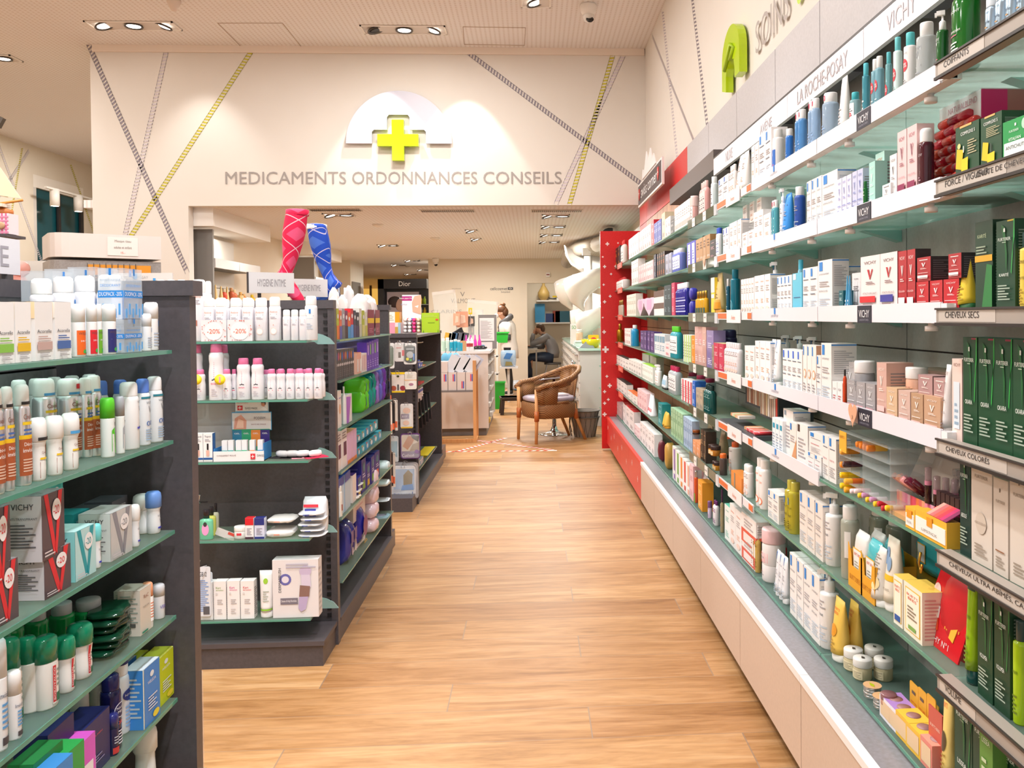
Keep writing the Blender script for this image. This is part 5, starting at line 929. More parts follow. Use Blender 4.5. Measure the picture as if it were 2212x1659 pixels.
ya, ye = R5.at(1925, .02), R5.at(2065, .02)
t = root('lip_colour_tray', (0, 0, 0), label='stepped lip colour tester tray with sloped pink swatch strip', cat='tray')
MB().box(XF+.02, XF+.16, ye+.11, ya+.03, R5.z+.001, R5.z+.012, 'd8a46a').obj('tray_base', t); q = MB(); n_ = 16; L_ = ya+.03-ye-.11
for i in range(n_): q.box(XF+.06, XF+.062, ya+.03-L_*(i+1)/n_, ya+.03-L_*i/n_, R5.z+.012, R5.z+.05, ('d86a5a', 'e8a07a', 'e88aa0', 'd86a9a', 'e0a8b8', 'd84a5a', 'e0506a', 'e8783a')[i % 8])
q.obj('swatch_strip', t); MB().box(-.001, .001, ye+.12, ya+.03, 0, .15, 'a89c92', Matrix.Translation((XF+.08, 0, R5.z+.05))@Matrix.Rotation(.45, 4, 'Y')).obj('sloped_back', t)
for i in range(8):
    c = ('a04a3a', 'b85a48', 'e08a5a', '9a3a4a', 'f0a0a0', '7a2040', '6a1a30', '5a1828')[i]
    o = MB().lathe([(0, 0), (1, 0), (1, 1), (0, 1)], c+':g', .0075, .06, 12, T=Matrix.Rotation(-.9, 4, 'Y')).obj('lip_crayon', loc=(XF+.085+.012*(i % 2), ya-.012*i, R5.z+.055)); tag(o, 'lip crayon lying on the sloped tray, %s from far end' % ORD[i+1], 'crayon', 'lip crayons on the sloped tray')
t = root('lipstick_display', (0, 0, 0), label='white and yellow 100% natural lipstick display with colour swatch lid', cat='display')
y1_, y2_ = R5.at(1958, -.01), R5.at(2052, -.01)
for (a_, e_, hz, s) in ((y1_, y1_-.048, .05, '100% NATURAL'), (y1_-.05, y2_+.01, .056, 'LIPSTICK')):
    q = MB().box(XF+.0, XF+.03, e_, a_, R5.z+.001, R5.z+hz, 'f0b83a').box(XF-.0015, XF, e_+.004, a_-.004, R5.z+.008, R5.z+hz*.72, 'f6f2ec').box(XF-.003, XF-.001, (a_+e_)/2-.012, (a_+e_)/2+.012, R5.z+hz*.55, R5.z+hz*.9, 'e89a2a').text(s, -(a_+e_)/2, R5.z+.018, abs(a_-e_)*.5, .006, '8a8680', TF(0), y=-.003); q.obj('front_box', t)
q = MB(); 
for i in range(6): q.box(0, .045, y2_+.012+.0145*(i), y2_+.012+.0145*(i+1), 0, .002, ('8a2a5a', 'c8306a', 'd83a4a', 'e0584a', 'c86a6a', 'e8a090')[i], Matrix.Translation((XF+.0, 0, R5.z+.056))@Matrix.Rotation(-.5, 4, 'Y'))
q.obj('swatch_lid', t)
for i in range(6):
    o = MB().box(-.009, .009, -.009, .009, 0, .088, '3c2427').box(-.0092, .0092, -.0092, .0092, .05, .053, ('e07a5a', 'e0584a', 'd83a4a', 'd02a5a', 'c02a6a', 'c8306a')[i]).obj('lipstick', loc=(XF+.06, y1_-.055-.021*i, R5.z+.006)); tag(o, 'dark brown square lipstick case, %s from far end' % ORD[i+1], 'lipstick', 'brown lipsticks standing in the natural display')
for i in range(4):
    o = MB().lathe([(0, 0), (1, 0), (1, .5)], '3a2428:g', .008, .085, 12, cap=False).lathe([(1, .5), (1, .62)], 'd88aa8', .008, .085, 12, cap=False).lathe([(.96, .62), (.96, .98), (0, 1)], 'b89aa0:t.5', .008, .085, 12, cap=False).obj('lip_shimmer', loc=(XF+.06+.01*i, y1_+.012-.022*i, R5.z+.052 if i < 1 else R5.z+.035)); tag(o, 'clear-capped pink lip shimmer stick, %s from far end' % ORD[i+1], 'lipstick', 'clear-capped lip shimmer sticks')
t = root('lip_tester_rack', (0, 0, 0), label='clear rack of stacked lip gloss tubes beside the brown lipsticks', cat='rack')
MB().box(XF+.1, XB-.02, ye+.005, y1_, R5.z+.001, R5.z+.004, CLR).box(XF+.1, XB-.02, ye+.004, ye+.006, R5.z+.001, R5.z+.17, CLR).obj('rack_frame', t); q = MB()
for r in range(3):
    for i in range(6-r): q.lathe([(1, 0), (1, 1)], 'd8cccc:T.5', .009, .05, 12, T=Matrix.Translation((XF+.1, y1_-.03-.019*i, R5.z+.09+.02*r))@Matrix.Rotation(PI/2, 4, 'Y'), cap=False)
q.obj('gloss_tube_rings', t); q = MB()
for r in range(3):
    for i in range(2): q.box(XF+.12, XF+.19, ye+.01+.018*i, ye+.025+.018*i, R5.z+.08+.022*r, R5.z+.098+.022*r, '3a2224').box(XF+.119, XF+.12, ye+.012+.018*i, ye+.023+.018*i, R5.z+.083+.022*r, R5.z+.096+.022*r, 'c07a60')
q.obj('boxed_gloss_stack', t)
# make-up tester display in the orange-strip bay
ya, ye = 3.85, 3.26
t = root('makeup_display', (0, 0, 0), label='dark grey make-up tester stand with product photos on the orange-strip bay', cat='display')
MB().box(XF+.1, XF+.24, ye, ye+.27, R5.z+.07, R5.z+.19, '3c4248').box(XF+.12, XF+.24, ye+.28, ya, R5.z+.09, R5.z+.2, '3c4248').obj('housing', t); q = MB()
for i in range(9): q.box(XF+.0985, XF+.0995, ye+.01+.028*i, ye+.032+.028*i, R5.z+.08, R5.z+.185, ('d8463a', 'e8e0d8', 'd0b8a8', 'c8b0a0', 'f0ece8', 'e0c8a0', 'b8907a', 'ead8c8', 'c09a84')[i])
for i in range(8): q.box(XF+.1185, XF+.1195, ye+.29+.034*i, ye+.318+.034*i, R5.z+.1, R5.z+.195, ('c89a80', 'e0c0a0', 'b07a60', 'efe0d4', 'd0a890', 'a86a50', 'e8d4c4', 'c8907a')[i])
q.obj('photo_front', t); MB().box(XF+.0, XF+.1, ye, ya, R5.z+.001, R5.z+.02, '55565a').obj('tray', t)
for i in range(12):
    c = ('f0eae4', 'e8c8a8', 'f2b088', 'c8d8a0', 'f0dcc8', 'e0a070')[i % 6]
    o = MB().box(-.035, .035, -.011, .011, 0, .012, c).box(.02, .0355, -.0115, .0115, .001, .011, 'f4f0ee').obj('concealer_stick', loc=(XF+.05, ye+.3+.026*(i % 6) if i > 5 else ye+.04+.03*i, R5.z+.022+(.03 if i > 5 else 0))); tag(o, 'pale make-up stick on the grey tester tray, %s nearest' % ORD[i+1], 'make-up stick', 'make-up sticks on the grey tester tray')
for i in range(7):
    o = MB().lathe([(0, 0), (1, 0), (1, 1), (0, 1)], ('d8404a', 'e87a84', 'c8303c')[i % 3]+':g', .007, .07, 10, T=Matrix.Rotation(PI/2, 4, 'Y')).obj('lip_gloss', loc=(XF-.0+.01, ye+.02+.02*i, R5.z+.028)); tag(o, 'glossy red lip gloss on the tester tray front, %s nearest' % ORD[i+1], 'lip gloss', 'lip glosses on the tester tray')
# heart-shaped paper tags
for x, y, dn in ((1842, 893, 'under the white shelf front, handwritten'), (1521, 563, 'pointing down below the kraft cartons')):
    p = pt(x, y, X=XF-.012); o = MB().prism([(.03*math.sin(a)**3, .032*(13*math.cos(a)-5*math.cos(2*a)-2*math.cos(3*a)-math.cos(4*a))/15) for a in [2*PI*i/20 for i in range(20)]][::-1], 0, .001, 'e2ab8a', MX).text('3', 0, -.01, .006, .01, '4a3a30', y=-.002).obj('paper_heart_tag', loc=tuple(p), rz=-PI/2)
    tag(o, 'pink kraft paper heart tag '+dn, 'tag')
# ================================================================ gondolas on the left
def gl_shelf(t, x0, x1, y0, y1, z, edge='x1', brk=()):
    b = MB().box(x0, x1, y0, y1, z-.008, z, GLASS)
    if edge == 'x1': b.box(x1, x1+.002, y0, y1, z-.008, z, EDGE)
    else: b.box(x0, x1, y0-.002, y0, z-.008, z, EDGE)
    o = b.obj('glass_shelf', t)
    for c in brk: MB().prism([(0, 0), (.07, .0), (.05, .025), (.02, .04), (0, .045), (-.03, .02)], -.004, .004, 'a8d4d0:t.5', Matrix.Translation(c)@MX).obj('bracket', o)
    return o
# --- nearest unit, cut by the left edge of the picture
t = root('gondola', (0, 0, 0), label='nearest charcoal shelf unit with deodorants, cut by the picture edge', cat='gondola')
MB().box(-1.3, -.772, 1.95, 1.985, 0, 1.455, CHAR).obj('end_panel', t); MB().box(-1.3, -.76, 1.94, 1.995, 1.456, 1.49, CHAR).obj('top_rail', t)
b = MB()
for i in range(9): b.box(-1.09, -1.065, .4, 1.949, .02+i*.16, .175+i*.16, brushed_mat('slat_grey', '6f6c6c', '7a7777', .35) if i == 0 else bpy.data.materials['slat_grey'])
b.box(-1.3, -1.091, .4, 1.949, 0, 1.45, '3a3638').obj('back_panel', t); MB().box(-1.12, -1.06, .4, 1.949, 1.451, 1.487, CHAR).obj('top_rail', t)
MB().box(-1.12, -.75, .4, 1.98, 0, .1, CHAR).obj('base', t)
ZL = [1.335, 1.135, .935, .745, .56, .40]
for i, z in enumerate(ZL): gl_shelf(t, -1.06, -.80 if i < 5 else -.74, .5, 1.915, z)
A1, A2, A3, A4, A5, A6 = [Shelf('L', -.812, z, n+' near-left shelf') for z, n in zip(ZL, ('top', 'second', 'third', 'fourth', 'fifth', 'bottom'))]
aco = lambda c, t_='Acorelle': [('t', 'Acorelle', .5, .5, .8, .06, '5a5658'), ('l', .15, .36, .85, .44, 2, c), ('r', .08, .18, .92, .32, c), ('l', .2, .06, .8, .15, 3, 'b0a8a8'), ('r', .35, .0, .65, .05, 'dedad8')]
for a_, e_, cc, ac, dn in ((0, 38, 'f4f0ea', '8ac04a', 'green-printed'), (40, 74, 'f6ead8', 'e8b81a', 'lemon-printed'), (80, 122, 'f6dcb4', 'c9a8a0', 'blossom-printed'), (126, 160, 'f4f1ee', '4a6aa8', 'blueberry-printed')):
    run(A1, 'deodorant_stick', 'box', 'f5f2f0', cc, aco(ac), a_, e_, 1, 653, 'white stick deodorant, %s,' % dn, cat='deodorant', S=[('r', 0, .72, 1, 1, cc)], d=.03)
WEL = lambda c: [('r', 0, .04, 1, .5, c), ('t', 'WELEDA', .5, .44, .8, .05, '5a4040'), ('t', '24h Deo', .5, .3, .6, .03, 'f4f0f0'), ('e', .5, .1, .16, .04, '3faa4a')]
for a_, e_, c, dn in ((160, 190, 'e8641e', 'orange'), (192, 215, 'd8202c', 'red'), (214, 226, '6aa82a', 'lime green'), (226, 256, '2a2a6a', 'navy blue')):
    run(A1, 'deodorant_roller', 'stick', 'f4f2f1', 'f2f0ef', WEL(c), a_, e_, 1, 657, 'roll-on deodorant with %s label' % c and 'roll-on deodorant with %s label' % dn, cat='deodorant')
for i, (a_, e_, dp) in enumerate(((72, 122, .11), (120, 168, .1), (166, 214, .09), (216, 272, .035))):
    run(A1, 'spray_can', 'can', 'eeeef4:g', 'f4f3f2', [('r', .5, .42, .64, .7, BL), ('t', 'LA ROCHE-POSAY', .5, .36, .5, .02, '6a7484'), ('l', .3, .1, .7, .3, 6, 'b4bcd0')], a_, e_, 1, (600, 596, 594, 591)[i], 'white spray can with blue square', dep=dp, wh=', %s from near end on top near-left shelf' % ORD[i+1])
dp_ = [('r', 0, .42, 1, .56, '2f8fe0'), ('t', 'DUOPACK -20%', .5, .49, .9, .08, 'ffffff'), ('t', 'DEODORANT', .5, .66, .8, .05, '4a90d8'), ('t', 'PHYSIOLOGIQUE', .5, .76, .8, .05, '9ab0c8'), ('r', .45, .86, .55, 1, BL)]+[('r', .04+.16*i, .02+.06*(i % 2), .12+.16*i, .2+.1*(i % 2), '5aa8e8') for i in range(6)]
for z_, yt_, dn, yb_ in ((ZL[0], 690, 'lower', None), (ZL[0]+.088, 582, 'upper', 689)):
    o = run(A1, 'duo_pack', 'box', 'e6eef4:t.35', None, dp_, 272, 312, 1, yt_, 'clear duo pack printed DUOPACK, %s one,' % dn, z=z_+.001, yb=yb_, d=.05, S=dp_, cat='pack')
    o['label'] = 'clear deodorant duo pack printed DUOPACK -20%%, %s one of the stack' % dn
for j in range(3):
    o = run(A1, 'duo_pack', 'box', 'e6eef4:t.3', None, dp_, 118+48*j, 165+48*j, 1, 588-4*j, 'x', z=ZL[0]+.005, dep=.14, d=.06, cat='pack'); o['label'] = 'tall clear duo pack in the back row, %s from near end' % ORD[j+1]
for a_, e_, yt_, dn in ((308, 332, 678, 'lower'), (316, 347, 653, 'taller')): run(A1, 'deodorant_roller', 'stick', 'f1efef', 'f3f1f1', [('r', .6, .5, .8, .62, BL), ('l', .2, .1, .8, .4, 5, 'b0b8c8')], a_, e_, 1, yt_, '%s plain white deodorant near panel' % dn, cat='deodorant')
# second shelf
roge = lambda: [('t', 'Cavaillès', .5, .68, .6, .05, '8a5040'), ('r', .15, .6, .85, .63, 'e8c020'), ('l', .2, .5, .8, .58, 2, '4a6aa8'), ('r', 0, .46, 1, .5, 'e8b81a'), ('r', 0, .1, 1, .46, 'a8532c'), ('t', 'Déo-soin', .5, .41, .6, .035, 'f4e8e0'), ('t', 'invisible', .5, .35, .7, .04, 'f8f0ea'), ('l', .15, .14, .85, .28, 5, 'e0b8a0')]
for i, (a_, e_, yt_) in enumerate(((-30, 16, 838), (8, 38, 836), (36, 74, 832))): run(A2, 'spray_can', 'can', 'e9e6ea:m', 'f4f2f0', roge(), a_, e_, 1, yt_, 'silver-brown spray can with black-ringed cap', S=[('r', .0, .8, 1, .83, '2a2626')], dep=.0, wh=', %s from picture edge' % ORD[i+1])
for i, (a_, e_, yt_, dp) in enumerate(((76, 128, 820, .075), (128, 182, 820, .06), (176, 205, 817, .045), (192, 226, 812, .035))): run(A2, 'spray_can', 'can', 'ecebef:m', 'f3f1ee', roge(), a_, e_, 1, yt_, 'white spray can with blue-ringed cap', S=[('r', 0, .8, 1, .83, '4a9ad0')]+([('r', .35, .87, .75, .93, 'd8242c')] if i == 1 else []), dep=dp, wh=', %s from near end' % ORD[i+1])
for i, (a_, e_, yt_, rc) in enumerate(((68, 108, 905, '2a2626'), (102, 144, 901, None), (138, 178, 895, '4a9ad0'))): run(A2, 'deodorant_roller', 'rollon', 'f0ece6:g', 'f3f1ee', [('p', [(.2, .05), (.8, .05), (.85, .34), (.2, .3)], 'a8532c'), ('r', .2, .34, .85, .37, 'e8c020'), ('t', 'Cavaillès', .5, .45, .4, .04, '8a5040')], a_, e_, 1, yt_, 'x', S=[('r', 0, .64, 1, .69, rc)] if rc else None, dep=-.004, cat='deodorant')['label'] = 'white roll-on deodorant with brown label, %s ring on cap' % ('black', 'no', 'blue')[i]
for i in range(5): run(A2, 'spray_can', 'can', 'd6d4d2', 'ecebe8', [], 30+38*i, 66+38*i, 1, 822-3*i, 'x', dep=.14)['label'] = 'white spray can in the back row, %s from near end' % ORD[i+1]
for a_, e_, yt_, c, dn in ((222, 254, 862, '5ac82a', 'grass green'), (254, 275, 858, 'a8aab0', 'silver grey')): run(A2, 'deodorant_roller', 'stick', 'eceeea:g', c, [('p', [(.3, .1), (.7, .06), (.9, .4), (.5, .5), (.3, .45)], c), ('t', 'Mi', .6, .56, .2, .06, '3a3a3c')], a_, e_, 1, yt_, 'roll-on deodorant with %s cap' % dn, cat='deodorant')
run(A2, 'deodorant_bottle', 'can', 'f1efee', 'f2f0ef', [('t', 'VICHY', .6, .7, .35, .035, '7a7d84'), ('t', 'V', .6, .6, .2, .08, '8a8d94'), ('r', .4, .3, .8, .33, '4a4ab8')], 262, 306, 1, 828, 'tall all-white spray bottle with V print', cat='deodorant')
for i, (a_, e_, yt_, c, dp, dn) in enumerate(((298, 330, 820, '5a82d8', .0, 'blue-capped, nearer'), (322, 357, 815, 'f0eeee', -.006, 'white-capped, beside the panel'), (212, 240, 824, '5a82d8', .07, 'blue-capped, behind green roller'), (250, 282, 822, '5a82d8', .05, 'blue-capped, behind silver roller'))):
    run(A2, 'deodorant_can', 'can', 'e6e8ea:g', c, [('r', 0, .7, 1, .73, '1f7a8a'), ('t', 'VICHY', .5, .64, .5, .035, '5a6a74'), ('t', 'V', .5, .54, .26, .1, '8a8d94'), ('t', '0%', .5, .33, .5, .07, '2a5aa0'), ('l', .2, .08, .8, .26, 5, '9ab0c8')], a_, e_, 1, yt_, 'x', dep=dp, cat='deodorant')['label'] = 'white V-print deodorant can, '+dn
# third shelf: V-print duo boxes
def vbox(c, side_c, txt): return [('r', 0, 0, 1, 1, side_c), ('p', [(.08, 1), (.26, 1), (.62, .08), (.5, .02)], c), ('p', [(.72, 1), (.9, 1), (.62, .02), (.54, .12)], c), ('e', .62, .72, .2, .17, 'f2eeee'), ('t', '-20', .6, .72, .26, .13, c), ('l', .05, .06, .5, .16, 2, 'd8ccce')]
VF = [('t', 'VICHY', .5, .84, .6, .09, '3a3638'), ('l', .15, .22, .85, .6, 8, '6a6468'), ('t', 'ANTI-TRANSPIRANT', .5, .66, .8, .035, '4a4648')]
def vpack(sh, xa, xb, yt, yb, c, sc, dn, dep=0, fc='d6cccf', d=.06, dz=0):
    o = run(sh, 'duo_box', 'box', fc, '8d8486' if sc == '5a484c' else sc, vbox(c, sc, ''), xa, xb, 1, yt, 'x', S=VF, dep=dep, d=d, z=sh.z+dz, cat='box'); o['label'] = dn; return o
vpack(A3, 102, 158, 1185, 0, 'dc2a34', '5a484c', 'red V-print duo box, lower one of the taller stack'); vpack(A3, 94, 146, 1063, 0, 'dc2a34', '5a484c', 'red V-print duo box, upper one of the taller stack', dz=.066)
vpack(A3, -10, 46, 1215, 0, 'dc2a34', '5a484c', 'red V-print duo box, lower one at picture edge'); vpack(A3, -20, 30, 1098, 0, 'dc2a34', '5a484c', 'red V-print duo box, upper one at picture edge', dz=.064)
vpack(A3, 168, 212, 1140, 0, '1a9aa4', 'b8dcdc', 'turquoise V-print duo box in front of teal boxes', fc='8fd6d6'); vpack(A3, 244, 290, 1100, 0, '8a8a92', 'c6c4c2', 'grey V-print duo box beside white rollers', fc='d4d6d2')
vpack(A3, 100, 142, 1042, 0, '2ab0a8', '4ac0b8', 'tall mint V-print duo box behind the red stack', dep=.1, fc='b8dcd8', dz=.066)
for i, (a_, e_, dp, c) in enumerate(((165, 200, .07, '2a9aa0'), (215, 250, .08, '5a5a60'), (245, 282, .07, '5a5a64'), (262, 300, .14, '2a3a6a'), (290, 320, .13, '2a3a7a'))):
    o = run(A3, 'duo_box', 'box', c, c, [('t', 'VICHY DEO', .5, .8, .7, .1, 'e6e6ea')], a_, e_, 1, 1105-14*i, 'x', dep=dp, d=.055, S=[('l', .2, .2, .8, .8, 4, 'b8b8c0')], cat='box'); o['label'] = '%s duo box lying in the back of third shelf, %s nearest' % (('teal', 'grey', 'slate', 'navy', 'dark blue')[i], ORD[i+1])
for a_, e_, yt_, c, dn, dp in ((200, 225, 1136, '7ad6d8', 'aqua', .0), (284, 308, 1094, 'f0eeec', 'smallest white', -.004), (292, 336, 1076, 'f1efed', 'large white', .02), (318, 354, 1068, '6a94d8', 'light blue', .0)):
    run(A3, 'deodorant_roller', 'rollon', 'ecebec:g', c, [('t', 'VICHY', .5, .42, .4, .05, '6a6a74'), ('t', 'V', .5, .3, .16, .1, '7a7a84'), ('r', .3, .12, .7, .16, '3a3ab8')], a_, e_, 1, yt_, '%s capped roll-on deodorant' % dn, dep=dp, cat='deodorant')
# fourth shelf
run(A4, 'deodorant_roller', 'rollon', 'eceae6', 'ee3a20', lab(), -20, 20, 1, 1236, 'x', z=A3.z, cat='deodorant')['label'] = 'roll-on deodorant with vivid red cap at the picture edge'
for i, (a_, e_, yt_) in enumerate(((163, 232, 1313), (112, 168, 1316), (60, 112, 1320), (8, 60, 1330))): run(A4, 'talc_bottle', 'wide', '0c7a3a:g', 'aeb0b4', [('e', .5, .3, .2, .2, '0a5a2c'), ('t', 'BOROTALCO', .5, .6, .6, .06, 'c83a2c'), ('p', [(.44, .15), (.58, .15), (.55, .4), (.5, .48), (.46, .4)], 'e6e6e0'), ('t', 'BORO', .5, .08, .3, .05, 'c83a2c')], a_, e_, 1, yt_, 'x', dep=.04+.03*(i > 0), cat='bottle')['label'] = 'green talc bottle with silver cap, %s from the pouch stack' % ORD[i+1]
bor = [('r', .35, .06, .62, .62, 'efe9e4'), ('r', .36, .08, .48, .6, 'c8323a'), ('t', 'BOROTALCO', .42, .34, .06, .46, 'f6ecea', 1), ('l', .5, .3, .66, .58, 4, '8a9a90'), ('r', .48, .08, .66, .2, '1a6a4a')]
for i, (a_, e_, yt_, kd) in enumerate(((150, 208, 1362, 'rollon'), (124, 170, 1386, 'rollon'), (78, 132, 1388, 'stick'), (50, 84, 1388, 'stick'), (6, 48, 1392, 'stick'))): run(A4, 'deodorant_roller', kd, 'ece8e4', '12805c:g', bor, a_, e_, 1, yt_, 'x', dep=.0 if i < 3 else .02, d=None if kd == 'rollon' else .035, cat='deodorant')['label'] = 'white deodorant with dark green %s cap, %s from the pouches' % ('domed' if kd == 'rollon' else 'tall', ORD[i+1])
for a_, e_, yt_, dn, cc in ((-22, 24, 1390, 'blue-printed white deodorant at the picture edge', 'e9ecf2'), (18, 54, 1458, 'small white deodorant with dark label at the picture edge', 'efecea')): run(A4, 'deodorant_stick', 'stick', 'eeedee', cc, [('t', 'Invisible', .5, .5, .6, .05, '3a4a6a'), ('l', .3, .2, .8, .45, 5, '5a9ad0'), ('r', .3, .05, .8, .12, '4a4448')], a_, e_, 1, yt_, 'x', dep=-.006, cat='deodorant')['label'] = dn
ya = A4.at(240, .06)
for j in range(6):
    o = build('puff', .1, .07, .018, '0c3a26:g', None, [], None, 800, 60)[0][1].obj('refill_pouch', loc=(-.853+.004*(j % 3), 1.71+.006*(j % 2), A4.z+.001+.0145*j), rz=PI/2+.12*(j % 3)); tag(o, 'dark green foil refill pouch, %s from the bottom of the stack' % ORD[j+1], 'pouch', 'stack of dark green foil pouches')
for a_, e_, dp, dn in ((308, 333, .002, 'nearer to the glass edge'), (296, 322, .05, 'standing behind')): run(A4, 'carton', 'box', 'dcd2c4', 'cfc6b8', [('t', 'RoC', .5, .82, .4, .08, '9a5a3a'), ('t', 'KEOPS', .5, .6, .5, .04, '8a8078'), ('r', .1, .03, .6, .07, '2a8a6a')], a_, e_, 1, 1266 if dp == 0 else 1268, 'x', S=[('l', .1, .3, .9, .92, 12, '8fa094'), ('r', .5, .2, .8, .28, '5a5a54')], dep=dp, d=.045)['label'] = 'beige deodorant carton, '+dn
run(A4, 'deodorant_roller', 'stick', 'efe8e2', 'f0a880', lab(t='e08a6a'), 312, 336, 1, 1265, 'white deodorant with peach cap', cat='deodorant'); run(A4, 'deodorant_roller', 'stick', 'e6e4e6:g', 'd6d6da:g', [('t', 'VERITY', .5, .35, .7, .1, '6a5ab8')], 333, 361, 1, 1270, 'stubby pale deodorant with violet lettering', cat='deodorant')
# fifth shelf
wb_ = lambda c: [('t', 'WELEDA', .5, .72, .5, .05, 'eef2f6'), ('e', .5, .84, .12, .05, 'e6eef4'), ('l', .25, .25, .8, .5, 5, 'dfe9f2'), ('e', .7, .12, .2, .06, c)]
for a_, e_, yt_, c, tc, dn, dp in ((345, 380, 1410, 'c3d21a', 'd9e24a', 'lime yellow', .0), (315, 350, 1432, '3a86d4', 'dfe9f2', 'sky blue', -.012), (300, 340, 1408, 'c3d21a', 'd9e24a', 'lime yellow back', .06), (262, 300, 1430, '3a86d4', 'dfe9f2', 'sky blue back', .06)): run(A5, 'carton', 'box', 'eceee0', tc, [('r', .05, 0, 1, 1, c)]+wb_('e8d83a'), a_, e_, 1, yt_, '%s deodorant carton' % dn, S=[('r', 0, 0, 1, 1, 'e6eae2' if 'lime' in dn else '3f8ad6'), ('l', .1, .2, .9, .9, 10, 'b8c8d0')], d=.04, dep=dp)
niv = [('e', .5, .52, .3, .1, 'd9d9e6'), ('e', .5, .52, .27, .088, '1c1f52'), ('t', 'NIVEA', .5, .55, .4, .03, 'f0f0f4'), ('t', 'MEN', .5, .5, .3, .03, 'f0f0f4'), ('t', 'DRY', .5, .36, .4, .05, 'e04a4a'), ('l', .3, .08, .7, .28, 5, 'd9d9e6')]
run(A5, 'spray_can', 'can', '16184a:g', '1c2058:g', niv, 222, 268, 1, 1470, 'navy blue men spray can'); run(A5, 'spray_can', 'can', 'e6eaf2:g', 'eceef2', [('e', .5, .52, .3, .08, '2a3a8a'), ('t', 'NIVEA', .5, .52, .4, .03, 'f0f0f4'), ('l', .3, .1, .7, .4, 6, '8ab4e0')], 240, 286, 1, 1438, 'white spray can with navy lid ring', dep=.015, S=[('r', 0, .93, 1, .97, '1c2058')])
run(A5, 'deodorant_roller', 'rollon', 'e9e6e4:g', 'f0eeec', [('e', .6, .45, .16, .06, '2a3a8a'), ('t', 'NIVEA', .6, .45, .2, .03, 'f0f0f4'), ('l', .4, .1, .8, .3, 4, 'e8b0a8')], 284, 315, 1, 1494, 'white roll-on with tiny navy emblem', cat='deodorant'); run(A5, 'deodorant_roller', 'rollon', 'd9d6d4:g', 'e9e7e6', [], 158, 198, 1, 1500, 'plain white roll-on at the back', dep=.07, cat='deodorant'); run(A5, 'spray_can', 'can', 'dcdad8', 'c9c7c6', lab(), 198, 232, 1, 1462, 'white spray can at the back', dep=.07)
run(A5, 'deodorant_roller', 'stick', '1c1f4a:g', '2a2e72:g', [('r', .1, .05, .9, .2, 'c83a3a'), ('l', .2, .3, .8, .5, 3, 'b8b8c8')], 234, 262, 1, 1552, 'small navy deodorant stick', cat='deodorant', dep=-.006)
for a_, e_, yt_, dn in ((168, 246, 1558, 'nearer'), (108, 170, 1562, 'farther from panel')): run(A5, 'carton', 'box', '20245e', '2a2e6a', [('t', 'CLARINS MEN', .5, .7, .5, .03, 'e05a6a'), ('l', .1, .2, .8, .4, 4, '8a8ab8')], a_, e_, 1, yt_, '%s dark blue men carton' % dn, S=[], d=.055)
for a_, e_, yt_, c, dn, dp in ((150, 214, 1606, 'd85ac8', 'magenta', -.03), (122, 190, 1624, '2aa04a', 'bright green', -.045), (82, 145, 1622, '1f7a3a', 'forest green', -.03), (112, 166, 1648, '3a8ad0', 'azure', -.06)): run(A5, 'carton', 'box', c, c, [('r', .1, .0, .9, .6, 'f0ecf2'), ('t', 'sudaxy', .5, .4, .6, .08, c)], a_, e_, 1, yt_, '%s topped deodorant carton' % dn, S=[('r', 0, 0, 1, .6, 'eee8f0'), ('t', 'sudaxyl', .5, .7, .8, .12, 'f6f0f6')], d=.04, dep=dp)
run(A6, 'deodorant_roller', 'rollon', 'e6e4e2', 'e9e7e5', [('r', .1, .05, .4, .3, '9ac8e0')], 292, 346, 1, 1594, 'white dome-capped roll-on', cat='deodorant', dep=.0)
# sign and soft toy things above the unit
t = root('category_sign', (-1.09, 1.72, 1.5), PI/2, 'white sign ending in LLE on the nearest unit', 'sign'); MB().box(-.5, .145, 0, .012, .0, .075, 'e9e6ea').text('ELLE', .04, .037, .13, .042, 'a8a2aa', y=-.001).obj('panel', t); MB().box(.10, .12, .0, .012, -.06, 0, '4a4648').obj('post', t)
# --- second unit: end shelves facing the camera
t = root('gondola', (0, 0, 0), label='charcoal end shelf unit with glass shelves facing the camera', cat='gondola')
MB().box(-2.2, -.875, 3.67, 3.7, 0, 1.445, CHAR).obj('back_panel', t); MB().box(-2.2, -.848, 3.655, 3.71, 1.446, 1.482, CHAR).obj('top_rail', t)
q = MB().box(-.874, -.846, 3.66, 3.7, 0, 1.445, CHAR)
for i in range(44): q.box(-.893, -.876, 3.664, 3.669, .12+i*.03, .135+i*.03, '1a1718')
q.obj('post', t); MB().box(-2.2, -.857, 3.44, 3.66, 0, .085, CHAR).box(-2.2, -.85, 3.43, 3.66, .086, .104, '534c4f').obj('base', t)
ZG = [1.315, 1.08, .835, .521, .2]
for i, z in enumerate(ZG): gl_shelf(t, -2.2, -.9, 3.42, 3.66, z, 'y', [(-.9, 3.6, z-.02)])
B1, B2, B3, B4, B5 = [Shelf('F', 3.435, z, n+' end-unit shelf', 'left') for z, n in zip(ZG, ('top', 'second', 'third', 'fourth', 'bottom'))]
avc = [('t', 'Avène', .5, .66, .5, .04, 'f0a488'), ('t', 'Eau Thermale', .5, .6, .44, .02, '9a98a4'), ('l', .3, .5, .7, .56, 2, 'b8b4bc')]
avo = avc+[('e', .5, .22, .2, .08, 'f4d8cc'), ('e', .5, .22, .17, .065, 'f0eef0'), ('e', .5, .36, .02, .01, 'e8703a')]
run(B1, 'spray_can', 'can', 'efedf2:g', 'f5f3f2', avo, 546, 575, 1, 643, 'white thermal water can without sticker, left one'); run(B1, 'spray_can', 'can', 'efedf2:g', 'f5f3f2', avo, 577, 604, 1, 641, 'white thermal water can without sticker, right one')
